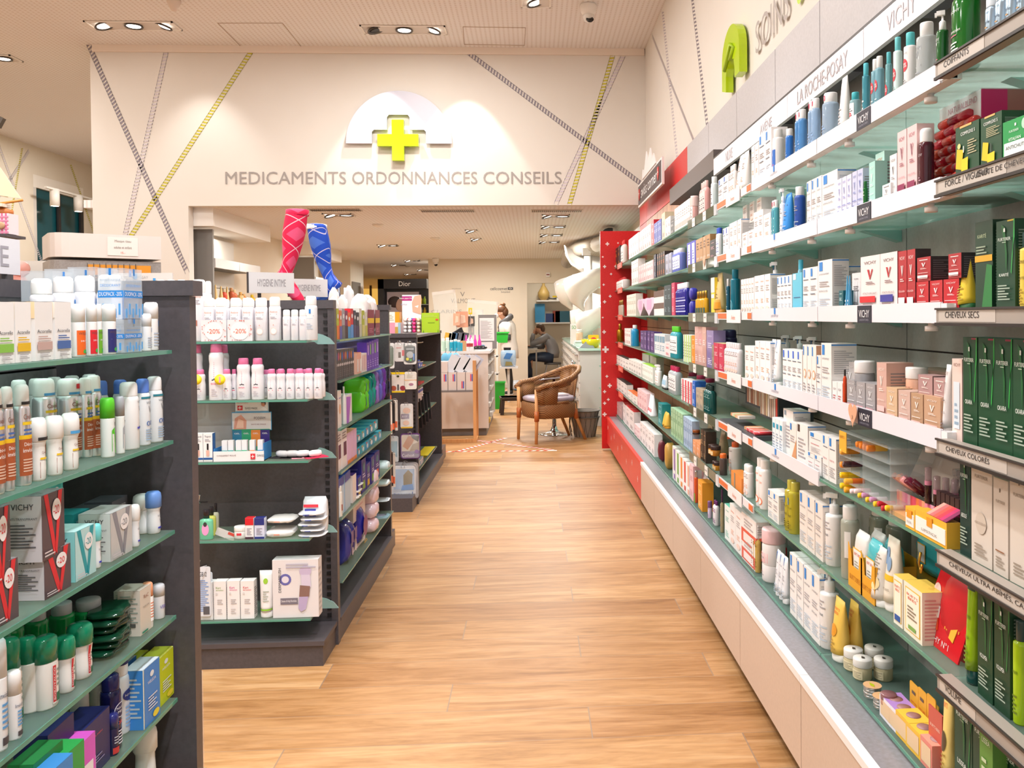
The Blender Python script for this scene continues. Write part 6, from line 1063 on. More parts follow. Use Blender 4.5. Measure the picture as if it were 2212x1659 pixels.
run(B1, 'spray_can', 'can', 'efedf2:g', 'f5f3f2', avc, 435, 487, 2, 643, 'water can in left stickered duo'); run(B1, 'spray_can', 'can', 'efedf2:g', 'f5f3f2', avc, 492, 545, 2, 643, 'water can in right stickered duo')
for i, (a_, e_) in enumerate(((435, 490), (492, 546))):
    xa_, xe_ = B1.at(a_), B1.at(e_); w_ = xe_-xa_; q = MB().box(-w_/2, w_/2, -.0, .001, 0, .085, 'f1eef0:t.9'); q.add([(.036*math.cos(k*PI/10), -.0012, .04+.036*math.sin(k*PI/10)) for k in range(20)], [tuple(range(20))], 'f4f0f1').text('-20%', 0, .04, .05, .018, 'ee7452', y=-.002)
    for k in range(26):
        a = random.uniform(0, 6.28); r = random.uniform(.038, .052); x = max(-w_/2+.004, min(w_/2-.004, r*math.cos(a))); z = max(.003, min(.08, .04+r*math.sin(a))); q.box(x, x+.0025, -.002, -.001, z, z+.003, 'e0604a')
    q.obj('discount_wrap', loc=((xa_+xe_)/2, 3.432, B1.z+.001), label='-20%% discount wrap around the %s pair of thermal water cans' % ('left', 'right')[i], cat='label')
run(B1, 'spray_can', 'can', 'efedf2:g', 'f5f3f2', avc, 608, 661, 3, 669, 'short white thermal water can'); run(B1, 'spray_can', 'can', 'eef0f4:g', 'f5f3f2', [('r', .46, .6, .58, .7, BL), ('t', 'LA ROCHE-POSAY', .5, .55, .5, .02, '7a8494'), ('r', .3, .49, .7, .495, '9ac0e0'), ('l', .3, .25, .7, .4, 4, 'b8c4d4')], 655, 683, 1, 639, 'thermal water can with small blue square')
run(B1, 'spray_can', 'can', 'efedf2:g', 'f5f3f2', [('t', 'Avène', .5, .72, .5, .04, 'f0a488'), ('l', .3, .6, .7, .68, 3, 'a8a4ac'), ('r', .3, .25, .55, .34, 'b87868')], 408, 441, 1, 603, 'tallest thermal water can half hidden by the nearest unit'); run(B1, 'spray_can', 'can', 'efedf2:g', 'f5f3f2', avc, 425, 456, 2, 607, 'tall water can behind row', dep=.09)
run(B1, 'spray_can', 'can', 'efedf2:g', 'f5f3f2', avc, 333, 400, 3, 604, 'white can peeking over nearest unit'); run(B1, 'spray_can', 'can', 'e4e2e8:g', 'efedec', avc, 440, 575, 5, 646, 'white can in second row', dep=.1)
t = root('shelf_sign', (-1.63, 3.62, 1.57), 0, 'pale LA ROCHE-POSAY sign strip over the white cans', 'sign'); MB().box(-.11, .13, 0, .006, -.1, .03, 'dcd4d0').text('LA ROCHE-POSAY', -.03, .012, .12, .012, 'b8b4b4', y=-.001).box(-.03, -.015, -.002, 0, .004, .026, '4aa0e0').box(.05, .06, -.002, 0, -.004, .008, '4aa0e0').obj('panel', t)
evi = [('t', 'evian.', .5, .3, .36, .045, 'e0607a'), ('p', [(.36, .35), (.42, .38), (.46, .365), (.5, .4), (.55, .37), (.6, .38), (.64, .35)], '4a4650'), ('l', .35, .08, .65, .22, 4, 'c8c4cc'), ('l', .48, .42, .52, .7, 8, 'e0a8b8')]
for a_, e_, yt_, n_, dn, dp in ((506, 537, 774, 1, 'medium evian spray can, left of pair', 0), (538, 567, 774, 1, 'medium evian spray can, right of pair', 0), (445, 479, 743, 1, 'tall pink-topped spray can in film wrap', -.01), (574, 695, 797, 6, 'small pink-topped spray can', 0), (560, 700, 799, 5, 'small pink-topped can in second row', .07), (416, 440, 799, 1, 'small pink-topped can taped to tall one, left', 0), (477, 497, 798, 1, 'small pink-topped can taped to tall one, middle', 0), (497, 510, 798, 1, 'small pink-topped can half hidden by medium one', .03), (468, 492, 745, 1, 'tall pink-topped can behind the film wrap', .06), (405, 434, 745, 1, 'tall pink-topped can cut by nearest unit', .03)):
    run(B2, 'spray_can', 'evian', 'eeecf0:g', 'f080b0', evi, a_, e_, n_, yt_, dn, dep=dp)
for px in (424, 475): p = pt(px, 820, Y=3.42); MB().lathe([(0, -.001), (1, -.001), (1, .001), (0, .001)], 'f4dc1a', .021, 1, 18, T=Matrix.Rotation(PI/2, 4, 'X')).box(-.003, .003, -.003, -.001, -.012, .012, 'f4a0c0').obj('offer_sticker', loc=tuple(p), label='round yellow offer sticker on the %s taped cans' % ('left' if px < 450 else 'right'), cat='sticker')
# third shelf
run(B3, 'carton', 'box', 'f1efee', None, [('t', 'Tejnô', .5, .88, .7, .08, '3a4a5a'), ('r', 0, .07, 1, .14, '2a5a9a'), ('l', .2, .72, .8, .82, 2, 'a0a0a8'), ('r', .4, .42, .6, .64, '1f1c20'), ('p', [(.34, .2), (.66, .2), (.68, .4), (.32, .4)], 'e0b0a0')], 418, 459, 2, 937, 'white nail-care carton with bottle picture', S=[('r', 0, 0, 1, 1, '3a6aa8')])
box_obj('display_card', (-.1, .1, 0, .004, 0, .22), 'a8a4a4', loc=(-1.33, 3.56, B3.z+.001), label='plain grey card standing behind the nail-care cartons', cat='card')
X0, X1 = B3.at(462), B3.at(590); w_ = X1-X0; xm_ = (X0+X1)/2
t = root('counter_display', (xm_, 3.5, B3.z+.001), 0, 'nail-care counter display with red Swiss cross and tiered cards', 'display')
MB().box(-w_/2, w_/2-.035, -.07, -.066, 0, .04, 'eeeaea').text('CLINIQUEMENT PROUVÉ', -.065, .024, .075, .008, '5a3a3a', y=-.0715).box(.03, .048, -.0725, -.07, .008, .03, 'd8303a').text('+', .039, .019, .012, .014, 'ffffff', y=-.0735).text('SWISS', .07, .022, .03, .009, '5a5654', y=-.0715).obj('tray_front', t)
MB().box(-w_/2, -w_/2+.002, -.066, .03, 0, .05, '3a8ad0').box(-w_/2, w_/2-.035, -.066, .03, 0, .003, 'dddada').box(w_/2-.037, w_/2-.035, -.066, .03, 0, .07, '3a8ad0').obj('tray_sides', t)
yb_ = .03; q = MB().box(-.075, .075, yb_, yb_+.003, .0, .115, '1f9a6a')
for i, c in enumerate(('2f7a9a', '2fa070', 'e88a3a', '3a2a7a')): q.box(-.075+.0375*i, -.0375+.0375*i, yb_-.001, yb_, .045, .112, c).text('GEL', -.056+.0375*i, .098, .022, .006, 'f0f0f0', y=yb_-.002)
q.obj('product_panel', t); MB().box(-.078, .082, yb_+.004, yb_+.007, .11, .185, '4aa6d8').box(-.076, .08, yb_+.002, yb_+.004, .113, .182, 'd9d4d2').text('PODERM', .035, .16, .045, .011, '6a5a5a', y=yb_+.001).text('SANTÉ DES ONGLES', .03, .135, .06, .006, '8a4a4a', y=yb_+.001).obj('brand_card', t)
MB().prism([(-.07, .115), (-.02, .115), (-.018, .15), (-.04, .175), (-.065, .16)], -yb_-.002, -yb_-.001, 'd89a84', MX).prism([(-.06, .12), (-.03, .12), (-.03, .15), (-.05, .16)], -yb_-.001, -yb_, 'ecc0a8', MX).obj('toe_picture', t)
MB().box(-.065, .07, yb_+.008, yb_+.01, .185, .236, '9ac6e0').box(-.063, .068, yb_+.006, yb_+.008, .19, .234, 'eceae8').text('SWISS MADE', .0, .2, .05, .009, '5a5654', y=yb_+.005).box(-.055, -.035, yb_+.004, yb_+.006, .193, .212, 'd8303a').text('+', -.045, .203, .013, .014, 'ffffff', y=yb_+.003).text('NOUVEAU', -.035, .224, .045, .006, 'c84a3a', y=yb_+.005).prism([(.03, .19), (.066, .19), (.062, .2), (.052, .207), (.04, .2)], -yb_-.006, -yb_-.004, 'f4f2f4', MX).obj('header_card', t)
MB().lathe([(0, 0), (1, .3), (1, .8), (.4, 1)], 'c89078', .008, .02, 12, T=Matrix.Translation((.05, yb_+.002, .207))).lathe([(1.1, .4), (1.15, .9), (.5, 1.15), (0, 1.2)], '2a2220', .008, .02, 12, T=Matrix.Translation((.05, yb_+.004, .207))).obj('portrait', t)
for i, (x, c, dn) in enumerate(((-.085, '3aa8a0', 'teal'), (-.062, '3aa8a0', 'teal second'), (-.03, '3ab080', 'green'), (-.008, '3ab080', 'green second'), (.024, 'e8883a', 'orange'), (.055, '2a9ad0', 'blue'))): MB().box(-.0105, .0105, -.01, .01, 0, .075, 'eeeaea').box(-.0107, .0107, -.0105, -.01, .0, .035, c).obj('nail_gel_box', loc=(xm_+x, 3.475+.004*(i % 2), B3.z+.0045), label='little nail gel box with %s band in the counter display' % dn, cat='box', group='nail gel boxes in the counter display')
for i, (px, c, dn) in enumerate(((600, 'e03a3a', 'with red buds'), (622, 'd8485a', 'dark red'), (645, 'f0a0b0', 'pink'), (672, 'e8305a', 'bright pink at shelf end'))):
    o = MB().box(-.045, .045, -.03, .03, 0, .003, c if i > 1 else '3a3436').lathe([(0, -1), (.8, -.95), (1, -.5), (1, .5), (.8, .95), (0, 1)], 'e9e4e4:t.8' if i < 2 else 'f1eeee', .014, .025, 12, T=Matrix.Translation((0, 0, .016))@Matrix.Rotation(PI/2, 4, 'Y')).obj('lying_blister', loc=(B3.at(px), 3.5, B3.z+.001), rz=.3*(i-1)); tag(o, 'toe cushion blister lying flat, %s' % dn, 'pack', 'flat blisters on the third camera-facing shelf')
# fourth shelf
for i, (a_, e_, yt_, dp, c) in enumerate(((427, 458, 1103, 0, '7ad0a8'), (444, 464, 1097, .06, 'dfe070'), (456, 470, 1090, .12, 'e8e4c8'))): run(B4, 'remover_bottle', 'flask', c+':t.85', '2a2226:g', [('e', .5, .35, .2, .2, 'f0a0d0'), ('e', .5, .52, .1, .08, '3a3a3a')], a_, e_, 1, yt_, 'x', dep=dp, d=.03, cat='bottle')['label'] = 'nail polish remover bottle with dark cap, %s' % ('mint green in front', 'pale yellow behind', 'cream at the back')[i]
run(B4, 'wad_stack', 'jar', 'eceae6', 'f0eeeb', [('r', .3, .55, .7, .8, 'd83a4a')], 501, 528, 1, 1142, 'round tub with red label', nm=None) if 0 else run(B4, 'cotton_tub', 'jar', 'eceae6', 'f0eeeb', [('r', .35, .3, .65, .5, 'd83a4a')], 501, 529, 1, 1140, 'white round tub with red label')
for a_, e_, c, dn in ((529, 548, 'd8202c', 'red'), (549, 571, '28307a', 'navy')): run(B4, 'carton', 'box', 'efecec' if c[0] == 'd' else 'd6d8ec', c, [('r', 0, .66, 1, 1, c), ('r', 0, 0, 1, .1, '4a2a3a' if c[0] == 'd' else '28307a'), ('l', .2, .2, .8, .55, 5, '9a94a0')], a_, e_, 1, 1120, 'small carton with %s top half' % dn)
run(B4, 'foil_sachet', 'card', 'd8d0cc', None, [('r', .6, .6, .95, .95, 'd84a3a')], 455, 500, 1, 1150, 'leaning foil sachet beside the remover bottles', tilt=.4, cat='sachet')
for i, (a_, e_, zb) in enumerate(((567, 633, 0), (570, 634, .057))): run(B4, 'wipes_pack', 'puff', 'ebe8e4:g', None, [('r', .35, .4, .55, .55, 'e89a84'), ('l', .2, .42, .32, .52, 2, '8a7a74')], a_, e_, 1, 1147 if i == 0 else 1122, '%s pack of cotton wipes' % ('lower', 'upper')[i], z=B4.z+zb)
run(B4, 'tissue_pack', 'pack', 'dfe4ea:g', None, [('r', .1, .74, .7, .82, 'e03a4a'), ('r', .15, .4, .6, .7, '2a3a9a'), ('t', 'Tempo', .38, .55, .36, .1, 'f2f2f6')], 650, 706, 1, 1076, 'standing tissue pack printed Tempo', dep=.05)
for i in range(5): run(B4, 'tissue_pack', 'puff', 'e2e4e8:g', None, [('r', .25, .35, .5, .65, '2a3a9a')], 638+(i % 2)*5, 700-(i % 3)*4, 1, 1158-12*i, 'flat tissue pack, %s from bottom' % ORD[i+1], z=B4.z+.0215*i)
# bottom shelf
KR = lambda c: [('t', 'Kart', .4, .83, .4, .06, c), ('t', 'dermavision', .5, .77, .6, .04, c), ('l', .3, .4, .75, .55, 3, 'b8b0b0'), ('l', .3, .15, .7, .3, 3, 'c8c0c0'), ('e', .25, .68, .08, .03, 'd8d4d4')]
for a_, e_, c, yt_, dn in ((430, 460, 'b8b0a8', 1259, 'grey lettering'), (461, 489, '7a9a2a', 1257, 'olive lettering'), (490, 518, 'd83a8a', 1256, 'magenta lettering'), (519, 549, 'd8303a', 1256, 'red lettering')): run(B5, 'carton', 'box', 'efeceb', None, KR(c), a_, e_, 1, yt_, 'white mask carton with '+dn, S=VS)
btl(B5, 'tube', 'eeeceb:g', 'f0eeed', [('e', .5, .78, .2, .06, '9ac83a'), ('r', 0, .16, 1, .19, '8ac82a'), ('l', .3, .35, .8, .6, 5, 'b0b4a8')], 557, 588, 1, 1236, 'white tube with lime green line')
DR = [('e', .28, .66, .13, .1, '6a6ab0'), ('e', .28, .66, .08, .06, 'e0dce8'), ('t', 'DERMABRUSH', .16, .65, .06, .42, '4a464e', 1), ('r', .17, .23, .55, .34, '7a7480'), ('t', 'Cleanse & Help Revitalize', .35, .285, .34, .05, 'f2f0f4'), ('e', .72, .8, .13, .1, 'c8b8d4'), ('p', [(.62, .74), (.82, .74), (.84, .52), (.64, .5)], 'd6cce0'), ('p', [(.6, .56), (.82, .54), (.8, .36), (.58, .36)], '8a6a60'), ('p', [(.58, .36), (.78, .36), (.72, .14), (.62, .1), (.56, .16)], 'b8a8cc'), ('l', .3, .86, .95, .96, 2, 'b8b4c4')]
run(B5, 'device_box', 'box', 'e4dfe0', None, DR, 587, 690, 1, 1210, 'large white cleansing brush box with handheld device picture', S=[('l', .1, .1, .9, .9, 8, 'c0bcc0')], d=.06)
for i, (a_, e_, yt_, yb_) in enumerate(((424, 452, 1228, 1336), (426, 456, 1240, 1330))): run(B5, 'hang_pack', 'card', 'dfe3ea', None, [('t', 'GB12', .4, .85, .6, .09, '2a2a34'), ('l', .15, .1, .85, .75, 16, '7a9ad0'), ('r', .4, .04, .9, .2, '5a5a60')], a_, e_, 1, yt_, 'mouth-care blister half hidden by the nearest unit, %s' % ('front', 'rear')[i], dep=-.03+.02*i, yb=yb_, cat='pack', wh='')
for i, (y_, dn) in enumerate(((1085, 'upper'), (1225, 'lower'))):
    p = pt(425, y_, Y=3.3); o = MB().tube([(0, .1, -.02), (.005, 0, 0), (.02, -.02, .03), (-.03, -.02, .035)], .0035, 'c8ccd0:c', 6).obj('wire_hook', loc=tuple(p), label='%s chrome wire hook at the edge of the nearest unit' % dn, cat='hook')
# --- signs and stocking legs on top
def leg(nm, x, y, z, H, m, rz, lean, label, top=False, sgn=1):
    t = root(nm, (x, y, z), rz, label, 'mannequin leg'); R = MB(); rings = []
    P = [(0.0, .018, .022, .085), (.03, .028, .03, .08), (.09, .033, .034, .055), (.15, .036, .036, .03), (.2, .043, .037, .008), (.245, .052, .038, -.018), (.285, .05, .038, -.028), (.33, .037, .034, -.02), (.4, .032, .034, -.008), (.5, .036, .04, 0), (.62, .047, .05, .0), (.76, .055, .057, .0), (.88, .054, .055, .0), (.96, .052, .053, 0), (1, .053, .054, 0)]
    for i, (t_, rx, ry, ox) in enumerate(P): rings.append([(rx*math.cos(a*PI/12)+lean*t_+ox*sgn, ry*math.sin(a*PI/12), t_*H) for a in range(24)])
    MB().loft(rings, m).obj('stocking', t)
    MB().loft([[(r*rx*math.cos(a*PI/12)+lean, ry*r*math.sin(a*PI/12)+.004, z_) for a in range(24)] for (rx, ry, r, z_) in ((.053, .056, 1.01, .94*H), (.053, .056, 1.03, .95*H), (.053, .056, 1.03, H*1.0), (.053, .056, .98, H*1.003))], m if not top else 'eceaf0', cap=True).obj('cuff', t)
    if top: MB().lathe([(0, 0), (.6, 0), (.6, .01)], '2a2a34', .053, .2, 16, T=Matrix.Translation((lean, .004, H*1.006))).obj('logo_plate', t)
    return t
PINK = argyle_mat('pink_argyle', 'e0104a', 'ee6c98', 'b00838'); BLUE = argyle_mat('blue_argyle', '0f46b8', '5a86dc', '0a2f8a')
leg('mannequin_leg', -1.225, 4.25, 1.47, .47, PINK, 0, .07, 'crimson argyle stocking on a display leg')
leg('mannequin_leg', -1.10, 4.72, 1.47, .45, BLUE, 0, -.08, 'cobalt blue argyle stocking on a display leg, leaning left', True, -1)
for px, y0_, dn, x1_ in ((587, 4.0, 'nearer', .09), (667, 4.62, 'farther', .085)):
    p = pt(px, 611 if px < 600 else 622, Y=y0_); t = root('category_sign', tuple(p), .62, '%s white HYGIENE INTIME sign on the gondola top' % dn, 'sign'); MB().box(-.105, .105, 0, .012, -.048, .048, 'e0dcdc').text('HYGIENE INTIME', 0, 0, .13, .034, '9a9498', y=-.001).obj('panel', t)
    MB().box(-.11, -.105, -.001, .013, -.048, .048, '3a3638').obj('end_cap', t); MB().box(-.06, -.045, .013, .02, 1.485-p.z, .0, '4a4648').obj('post', t)
# --- third unit: aisle side with hygiene goods
t = root('gondola', (0, 0, 0), label='charcoal aisle-side shelf unit with tampons, pads and wipes', cat='gondola')
MB().box(-1.35, -.855, 5.08, 5.115, 0, 1.45, CHAR).box(-1.35, -.845, 5.07, 5.125, 1.451, 1.482, CHAR).obj('end_panel', t); MB().box(-1.3, -1.26, 3.71, 5.08, 0, 1.45, '3c3739').box(-1.32, -1.24, 3.71, 5.07, 1.451, 1.48, CHAR).obj('back_panel', t)
MB().box(-1.25, -.85, 3.71, 5.075, 0, .085, CHAR).box(-.97, -.845, 3.71, 5.078, .086, .1, '5a5356').box(-1.25, -.862, 5.126, 5.26, 0, .1, CHAR).obj('base', t)
ZT = [1.31, 1.13, .92, .73, .53, .255]
for z in ZT: gl_shelf(t, -1.25, -.84, 3.72, 5.07, z)
C1, C2, C3, C4, C5, C6 = [Shelf('L', -.85, z, n+' hygiene shelf') for z, n in zip(ZT, ('top', 'second', 'third', 'fourth', 'fifth', 'bottom'))]
pp = [('r', 0, 0, 1, .62, '8a2a4a'), ('r', 0, .3, 1, .42, 'f0c81a'), ('l', .2, .08, .8, .2, 3, 'c87a94')]
run(C1, 'pad_pack', 'pack', 'f0eaea:g', None, pp, 795, 823, 2, 636, 'tall burgundy and white incontinence pack', d=.1, w=.15)
for i, (a_, e_, yt_, dp) in enumerate(((741, 768, 637, .12), (772, 796, 638, .1), (724, 748, 640, .13), (756, 780, 617, .16), (722, 750, 621, .18))): run(C1, 'pad_pack', 'pack', 'efe9e6:g', None, [('r', .2, .4, .45, .7, 'c8c0c0'), ('r', .5, .0, 1, .3, '9a4a64')], a_, e_, 1, yt_, 'x', dep=dp, d=.06, w=.065)['label'] = 'white %s incontinence pack at the back, %s' % (('round-topped', 'round-topped', 'round-topped', 'topmost', 'topmost')[i], ('middle', 'nearer the tall pair', 'half hidden by the panel', 'right', 'left')[i])
for i, (c, c2, dn) in enumerate((('e8622a', '5a3a3a', 'orange-brown'), ('b8c030', 'e87a2a', 'lime'), ('e87050', '5a5ab0', 'coral-violet'), ('a8a8b0', '6a6a70', 'silver foil'), ('7a1a5a', '3a2028', 'plum foil'), ('e86a2a', '3a9ad8', 'orange and blue'), ('d82a3a', '5a9ae0', 'red'), ('23264a', '4a3a6a', 'midnight'), ('26263a', '3a2a5a', 'ink violet'), ('e6e4dc', 'c8c8b8', 'cream'), ('b8c428', 'e0d88a', 'yellow-green'), ('e6e2d0', 'c8c050', 'pale yellow'))):
    run(C1, 'hygiene_box', 'box', c, c, [('r', 0, 0, 1, .45, c2), ('e', .5, .75, .3, .08, 'f0f0f4')], 723+6.1*i, 729+6.1*i, 1, 667+(i % 3)*4-(4 if i < 3 else 0), 'slim %s box among the upright boxes' % dn, d=.03)
for i in range(11): run(C2, 'lubricant_pack', 'box', '4a4648', ('c87a4a', '5a7ab0', '9a5a6a')[i % 3], [('e', .5, .78, .4, .14, ('c87a4a', '4a6ab0', 'b04a6a')[i % 3]), ('e', .5, .5, .4, .05, 'd8d0d0'), ('l', .2, .1, .8, .35, 4, '7a7678')], 724+3.9*i, 727.6+3.9*i, 1, 757-(i*.5), 'x', d=.04, cat='pack', grp='dark lubricant packs on the second hygiene shelf')['label'] = 'thin dark grey pack with oval emblem, %s from near end' % ORD[i+1]
run(C2, 'hygiene_box', 'box', '4a3a7a', '4a3a7a', [('r', 0, .75, 1, .82, '8a7ac0')], 724, 795, 3, 738, 'large violet box at the back', dep=.14, d=.06); run(C2, 'hygiene_box', 'box', 'efb4a0', 'e8702a', [('r', .1, .1, .9, .7, 'efe6e4')], 772, 783, 2, 762, 'salmon and white carton'); run(C2, 'hygiene_box', 'box', 'f1e6e6', None, [('r', .3, .1, .5, .9, 'd83a4a')], 784, 794, 3, 763, 'white carton with red strokes')
for i in range(5): run(C2, 'hygiene_box', 'box', '6a3ab8', '5a2ea8', [('r', .3, .55, .7, .9, '8ad04a' if i % 2 else 'c8a0f0'), ('l', .2, .1, .8, .4, 4, 'c0a8f0')], 795+5*i, 799.8+5*i, 1, 740-2*i, 'x', d=.05, cat='box', grp='purple hygiene boxes by the far panel')['label'] = 'purple hygiene box on second shelf, %s from near end' % ORD[i+1]
run(C3, 'hygiene_box', 'box', 'eee4de', None, [('e', .5, .5, .3, .14, 'eab48a'), ('t', 'SAUGELLA', .5, .8, .7, .04, '8a7ab8')], 726, 740, 2, 845, 'tall ivory carton with peach oval'); run(C3, 'hygiene_box', 'box', 'efe9ea', None, [('p', [(0, .0), (.4, 0), (.8, .9), (0, .95)], 'b06ad0')], 750, 763, 1, 852, 'white carton with violet curve'); run(C3, 'bottle', 'bottle', 'f0eeec', 'f0eeec', [], 741, 749, 1, 836, 'small white bottle between cartons')
for i, (c, dn) in enumerate((('6acc2a', 'apple green'), ('6acc2a', 'apple green second'), ('12988a', 'teal'), ('12988a', 'teal second'), ('a07ad0', 'lilac'), ('6a6ac8', 'periwinkle'), ('7a3ab0', 'purple'), ('2a2a3a', 'black and blue'))):
    for j in range(2): run(C3, 'pad_pack', 'puff', c+':g', None, [('r', .45, .3, .8, .75, '2a3aa8')], 764+7.6*i, 773+7.6*i, 1, (856 if j == 0 else 828)-5.2*i, 'x', z=C3.z+.085*j, d=.11)['label'] = '%s pad pack, %s layer of the third hygiene shelf' % (dn, ('lower', 'upper')[j])
run(C4, 'hygiene_box', 'box', 'ece4e4', None, [('r', .35, .3, .9, .65, '5a1a4a'), ('l', .1, .75, .9, .95, 3, '8a8088')], 729, 752, 2, 928, 'white carton with aubergine block'); run(C4, 'hygiene_box', 'box', 'e0b8dc', 'f0a070', [('r', 0, .0, 1, .12, 'f08a3a')], 753, 773, 3, 930, 'pale violet carton')
for i in range(6):
    for j in range(2):
        if j and i > 4: continue
        run(C4, 'tampon_box', 'box', ('2a94b4', '4ab0c0', '3aa0c8')[i % 3], '4ab0c0', [('e', .5, .45, .22, .3, 'e6f0f4'), ('r', .1, .82, .4, .98, ('e8583a', 'e8c03a')[i % 2])], 773+9*i, 781.5+9*i, 1, (968 if j == 0 else 938)-7.3*i, 'x', z=C4.z+.068*j, d=.09, S=[('e', .5, .5, .1, .3, 'dfeef4')], cat='box', grp='blue tampon boxes')['label'] = 'blue tampon box, %s row, %s from near end' % (('lower', 'upper')[j], ORD[i+1])
run(C5, 'tissue_box', 'box', 'a8c4dc', '2a4ab0', [('r', 0, 0, 1, .75, 'c0d6e8'), ('r', 0, .78, 1, 1, '2a4aa8')], 731, 760, 2, 1026, 'pale blue tissue box with navy top', d=.08); run(C5, 'hygiene_box', 'box', 'efe4e0', '5a3a9a', [], 764, 772, 1, 1024, 'narrow ivory carton')
for i, c in enumerate(('e8c020', '7aaa3a', 'e8c020', '7ac02a', 'e8642a')):
    for j in range(2 if i in (1,) else 1): run(C5, 'tampon_box', 'box', '2a2a8a', '3a3a9a', [('p', [(.2, .1), (.8, .1), (.7, .35), (.3, .35)], c), ('e', .5, .75, .25, .14, '3a7a8a'), ('l', .2, .45, .8, .6, 2, 'd0d0ec')], 774+9.6*i, 783+9.6*i, 1, (1030, 990, 1000, 985, 975)[i], 'navy tampon box with %s wedge%s' % (('yellow', 'leaf green', 'second yellow', 'lime', 'orange')[i], ' in second layer' if j else ''), d=.11, S=[('l', .1, .1, .9, .9, 8, '5a5aa8')])
for i in range(3): run(C5, 'wipes_pack', 'puff', 'ece8e2:g', None, [('r', .3, .5, .45, .75, 'b8d03a')], 742+2*i, 774+2*i, 1, 1092-13*i, 'x', z=C5.z+.028*i, dep=-.012, d=.1)['label'] = 'white baby wipes pack, %s from bottom' % ORD[i+1]
run(C5, 'lotion_bottle', 'wide', 'efeae2', 'efeae2', [('r', .3, .2, .6, .4, 'a8482a')], 728, 742, 1, 1055, 'cream lotion bottle beside white wipes', dep=-.01)
for i in range(2): run(C6, 'pad_box', 'box', 'e9dede', None, [('l', .2, .2, .8, .8, 5, 'e0a8b0')], 766, 790, 1, 1150 if i == 0 else 1080, '%s pale pink carton on the bottom' % ('lower', 'upper')[i], z=C6.z+(.14*i), d=.14, dep=.03, S=[('r', 0, 0, 1, 1, 'd6cdca')])
run(C6, 'pad_pack', 'pack', '2a2a9a:g', None, [('e', .5, .5, .4, .25, '8a4a7a'), ('l', .2, .1, .8, .2, 2, 'c8a84a')], 745, 776, 1, 1122, 'big royal blue night pad pack', d=.14); run(C6, 'pad_pack', 'pack', '3a3a8a:g', None, [('r', .1, .5, .9, .8, '6a4a8a'), ('e', .5, .3, .2, .1, 'd8c8d8')], 731, 756, 2, 1150, 'smaller indigo pad pack', d=.1)
for i in range(4): run(C6, 'cotton_bag', 'puff', 'f0d8e2:g', None, [], 776, 812, 1, 1150-38*i, 'x', z=C6.z+.075*i, dep=-.012, d=.12)['label'] = 'pink-tinted bag of cotton, %s from bottom' % ORD[i+1]
for i in range(4): run(C6, 'cotton_bag', 'puff', ('c8d8f4:g', 'e0eaf0:g', 'dfeef0:g', 'dceff0:g')[i], None, [], 806, 836, 1, 1150-44*i, 'x', z=C6.z+.085*i, dep=-.012, d=.12)['label'] = 'bluish bag of cotton by the far panel, %s from bottom' % ORD[i+1]
# --- fourth unit: hooks
t = root('gondola', (0, 0, 0), label='low charcoal hook unit farthest down the left side', cat='gondola')
MB().box(-1.7, -.885, 6.4, 6.43, 0, 1.255, CHAR).box(-1.7, -.872, 6.38, 6.44, 1.256, 1.287, CHAR).box(-1.7, -.9, 6.39, 6.4, .35, .365, '5a5356').box(-1.7, -.9, 6.39, 6.4, .62, .635, '5a5356').box(-1.7, -.9, 6.39, 6.4, .93, .945, '5a5356').obj('back_panel', t)
q = MB().box(-.884, -.868, 6.4, 6.43, 0, 1.255, CHAR)
for i in range(38): q.box(-.9, -.886, 6.392, 6.399, .14+i*.029, .153+i*.029, '1a1718')
q.obj('post', t); MB().box(-1.7, -.88, 6.14, 6.39, 0, .1, CHAR).box(-1.2, -.872, 6.44, 8.2, 0, .09, CHAR).box(-1.7, -.89, 8.29, 8.6, 0, .12, CHAR).obj('base', t)
MB().box(-1.5, -.892, 8.25, 8.285, 0, 1.255, CHAR).box(-1.5, -.885, 8.24, 8.295, 1.256, 1.28, CHAR).obj('end_panel', t); MB().box(-1.2, -1.16, 6.45, 8.24, 0, 1.25, '3c3739').box(-1.7, -.89, 6.45, 8.24, 1.251, 1.27, CHAR).obj('side_panel', t)
for z in (.21, .62, .86, 1.0): gl_shelf(t, -1.15, -.9, 6.6, 7.9, z)
D1, D2, D3, D4 = [Shelf('L', -.91, z, n+' hook-unit shelf') for z, n in zip((1.0, .86, .62, .21), ('top', 'second', 'third', 'bottom'))]
def hung(px, py, pb, wpx, c, A, label, kind='card', Y=6.3, name='blister_pack', shell=True):
    a = pt(px, py, Y=Y); e = pt(px, pb, Y=Y); h = a.z-e.z; w = wpx*Y/F
    o = None; parts = build('blister' if shell else 'card', w, .03, h, c, None, A, None, F/Y, wpx)
    o = parts[0][1].obj(name, loc=tuple(e), label=label, cat='pack')
    if len(parts) > 1: parts[1][1].obj('clear_shell', o)
    MB().tube([(-.012, .09, h-.03), (-.012, -.02, h-.012), (-.012, -.03, h+.012), (.012, -.03, h+.012), (.012, -.02, h-.012), (.012, .09, h-.03)], .002, 'c9ccd0:c', 6).obj('wire_hook', o)
    return o
rim = lambda c: [('e', .5, .8, .42, .1, c), ('r', .08, .2, .92, .8, c), ('e', .5, .2, .42, .14, c)]
hung(886, 741, 787, 27, 'e9e6e6', rim('33373c')+[('t', 'DUAL USB-C', .5, .72, .6, .06, 'd0d4d8'), ('e', .5, .45, .28, .16, 'a8acb0'), ('e', .3, .25, .12, .07, 'e0d81a'), ('e', .55, .2, .08, .05, '3ab84a'), ('r', .75, .2, .85, .5, '2a7ad0')], 'hanging travel adaptor pack with blue and yellow dots')
